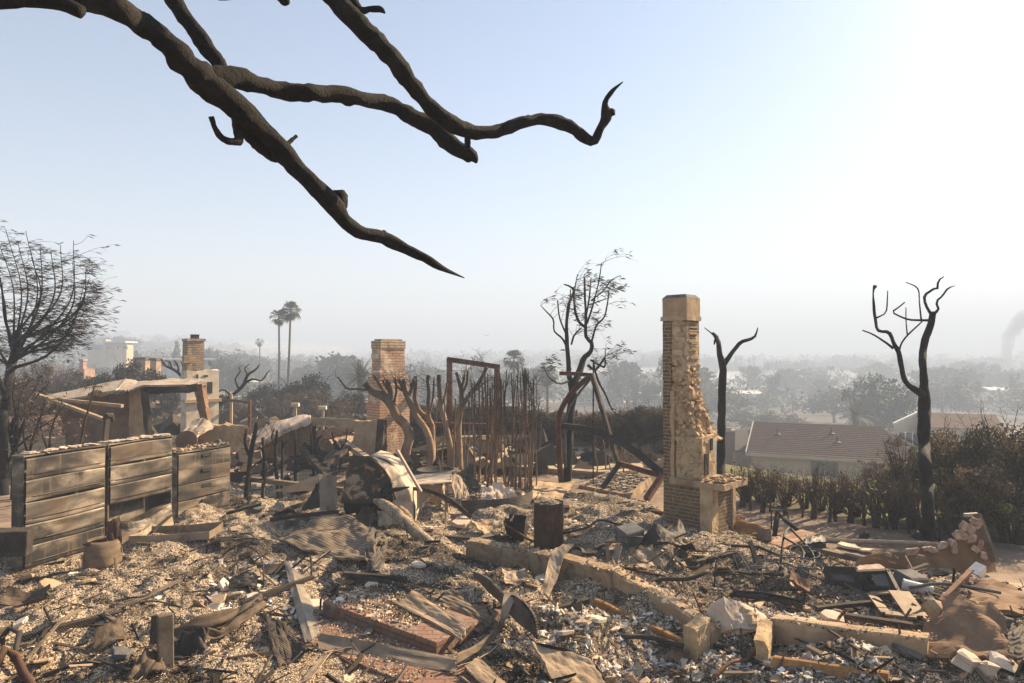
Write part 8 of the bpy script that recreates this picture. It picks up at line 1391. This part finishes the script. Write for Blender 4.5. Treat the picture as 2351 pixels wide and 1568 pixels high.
SCR = [('sheet', 1480, 1300, .34, .3, 'crumpled brown sheet behind the long planter middle', 'sheet_metal'), ('sheet', 1580, 1275, .3, 2.0, 'small crumpled dark sheet before the tan chimney', 'dark_steel'), ('beam', 1625, 1292, .5, .5, 'charred beam lying before the tan chimney base', 'wood_charred'), ('beam', 1700, 1330, .55, -.4, 'charred beam crossing right of the wire tangle', 'wood_charred'), ('pipe', 1545, 1345, .5, .2, 'bent thin pipe behind the planter back kerb', 'dark_steel'), ('sheet', 1835, 1370, .32, 1.2, 'brown warped sheet left of the rusty frame', 'stucco_brown'), ('trough', 1760, 1392, .42, -.6, 'dark metal trough behind the tent shaped sheet', 'dark_steel'),
       ('beam', 1960, 1400, .45, .1, 'charred beam below the cabinet doors', 'wood_charred'), ('sheet', 2155, 1395, .32, .7, 'dark folded sheet right of the rusty frame', 'dark_steel'), ('pipe', 2190, 1375, .45, -.5, 'bent grey pipe below the pale slab', 'cinder'), ('trough', 2140, 1330, .4, .3, 'pale metal trough right of the white can', 'galvanised'), ('beam', 2060, 1450, .5, -.7, 'thin charred beam left of the broad brown panel', 'wood_charred'), ('sheet', 1995, 1470, .25, 2.4, 'tan torn sheet behind the second planter', 'stucco_tan'),
       ('sheet', 1110, 1225, .36, .9, 'rolled tan bark sheet left of the melted bucket', 'stucco_tan'), ('beam', 1055, 1240, .5, -.3, 'dark beam between burnt log and long planter', 'wood_charred'), ('trough', 1130, 1250, .35, .5, 'dark trough before the melted bucket', 'ribbed_dark'), ('pipe', 1360, 1225, .55, .4, 'bent pipe lying right of the drum', 'dark_steel'), ('sheet', 1345, 1275, .3, 1.8, 'dark folded scrap before the drum right side', 'dark_steel'), ('beam', 1400, 1250, .4, .9, 'short charred beam left of the grey block', 'wood_charred'),
       ('sheet', 590, 1240, .36, .4, 'brown folded sheet left of the buckled mat', 'sheet_metal'), ('sheet', 648, 1180, .4, 2.7, 'dark folded sheet left of the tan bent sheet', 'dark_steel'), ('beam', 700, 1195, .6, .25, 'charred beam before the tan bent sheet', 'wood_charred'), ('trough', 545, 1250, .45, -.2, 'curled brown metal trough right of the drawer tray', 'sheet_metal'), ('pipe', 500, 1265, .5, .6, 'thin bent pipe before the right filing cabinet', 'dark_steel'), ('beam', 640, 1365, .5, .9, 'charred beam behind the tarpaulin right end', 'wood_charred'), ('sheet', 560, 1345, .28, .2, 'dark crumpled scrap under the iron hooks', 'black_plastic'),
       ('sheet', 795, 1345, .3, .6, 'ash grey bent sheet behind the brick steps', 'shake_mat'), ('beam', 860, 1330, .45, -.3, 'half burnt beam behind the brick steps', 'wood_charred'), ('sheet', 1185, 1340, .3, .3, 'pale torn sheet behind the curved plank', 'sheet_metal'), ('beam', 1290, 1405, .4, .6, 'charred beam in front of the long planter', 'wood_charred'), ('pipe', 1460, 1490, .5, -.2, 'thin rusty pipe in the white chips at bottom centre', 'dark_steel'), ('sheet', 1560, 1520, .25, 1.1, 'small brown bent sheet in the white chips at the bottom', 'stucco_brown'), ('pipe', 1690, 1535, .4, .7, 'bent rod left of the second planter', 'rust_steel'), ('beam', 180, 1440, .5, .75, 'charred beam lying on the lower left ash', 'wood_charred'), ('sheet', 60, 1400, .4, .3, 'brown torn sheet at the left edge of the ash', 'burnt_cloth'), ('sheet', 260, 1480, .3, 1.0, 'dark burnt lump of sheet left of the wooden post', 'burnt_cloth')]
for i, q in enumerate(SCR): scrap(*q, 200 + i)
# ------------------------------------------------------------------ aeroplane, smoke and haze
def plane():
    d = 350.0; c = W(1117, 770, d); s = d / FPX * 10 / 17.0; t = thing('aeroplane', 'tiny grey propeller aeroplane flying low over the skyline', 'aeroplane', c); m = MB(); k = np.linspace(-1, 1, 9)
    m.tube([c + s * np.array((x * 9, 0, .9 * (x > .55) * (x - .55) * 3)) for x in k], s * np.array([.3, 1.1, 1.4, 1.45, 1.45, 1.35, 1.05, .7, .3]), 10); m.build('fuselage', 'aircraft_grey', t, smooth=True)
    for sg in (-1, 1): m = MB(); m.poly([c + s * np.array(p) for p in ((-2.2, 0, 1.2), (.6, 0, 1.2), (.6, sg * 11, 1.6), (-.8, sg * 11, 1.6))], .3 * s); m.build('wing', 'aircraft_grey', t)
    m = MB(); m.poly([c + s * np.array(p) for p in ((6.2, 0, .8), (9.4, 0, 1.2), (9.9, 0, 5.2), (8.4, 0, 5.2))], .3 * s); m.build('tail_fin', 'aircraft_grey', t)
    for sg in (-1, 1): m = MB(); m.poly([c + s * np.array(p) for p in ((7.3, 0, 1.4), (9.4, 0, 1.4), (9.3, sg * 4.5, 1.6), (8.2, sg * 4.5, 1.6))], .25 * s); m.build('tailplane', 'aircraft_grey', t)
    for y in (-6, -3.2, 3.2, 6): m = MB(); m.tube([c + s * np.array((-3.4, y, .9)), c + s * np.array((-.5, y, 1.0))], .45 * s, 7); m.build('engine', 'aircraft_grey', t)
plane()
def vol(name, density, col, aniso=0.0):
    m = bpy.data.materials.new(name); m.use_nodes = True; n = m.node_tree; n.nodes.clear(); o = n.nodes.new('ShaderNodeOutputMaterial'); v = n.nodes.new('ShaderNodeVolumePrincipled'); v.inputs['Density'].default_value = density; v.inputs['Color'].default_value = (*col, 1); v.inputs['Anisotropy'].default_value = aniso; n.links.new(v.outputs[0], o.inputs['Volume']); return m
m = MB(); d = 330.0
pts = [(2312, 838, 16), (2310, 815, 18), (2313, 795, 24), (2318, 775, 24), (2330, 755, 30), (2345, 738, 34), (2375, 722, 40)]; P = np.array([W(u, v, d) for u, v, _ in pts]); R = np.array([w_ / 2 * d / FPX for _, _, w_ in pts]); P[0, 2] = float(H(P[0, 0], P[0, 1])); m.tube(resample(P, 26), np.interp(np.linspace(0, 1, 26), np.linspace(0, 1, len(R)), R), 16, .45, 5); s = m.build('smoke_plume', vol('smoke', .2, (.32, .30, .30)), smooth=True); tag(s, 'dark smoke plume rising from the skyline at the right edge', 'smoke', kind='stuff')
m = MB().box((0, 2080, 26), (9600, 4320, 100)); o = m.build('haze', vol('haze', HAZE, (.53, .635, .805), .06)); o['kind'] = 'stuff'

for lab, u, v, d, r, den in (('pale smoke drifting low over the valley above the house roof', 1850, 895, 300, (85, 60, 9), .014), ('pale smoke drifting below the skyline left of the tall palms', 600, 812, 420, (60, 60, 8), .006), ('thin pale smoke lying in the valley behind the charred tree', 1420, 880, 330, (80, 60, 8), .011)):
    c = W(u, v, d); m = MB(); k = np.linspace(0, math.pi, 14); m.lathe((0, 0, 0), [(max(.001, math.sin(a)), -math.cos(a)) for a in k], 28, .12, int(u)); m.V[0] = m.V[0] * np.array(r) + c; tag(m.build('smoke_drift', vol('smoke_drift', den, (.95, .96, 1.0)), smooth=True), lab, 'smoke', kind='stuff')
for _o in bpy.data.objects:
    if _o.parent is None and _o.get('category') and not _o.get('kind'): _o['kind'] = 'thing'
    if '_u' in _o: del _o['_u']
    if '_o' in _o: del _o['_o']
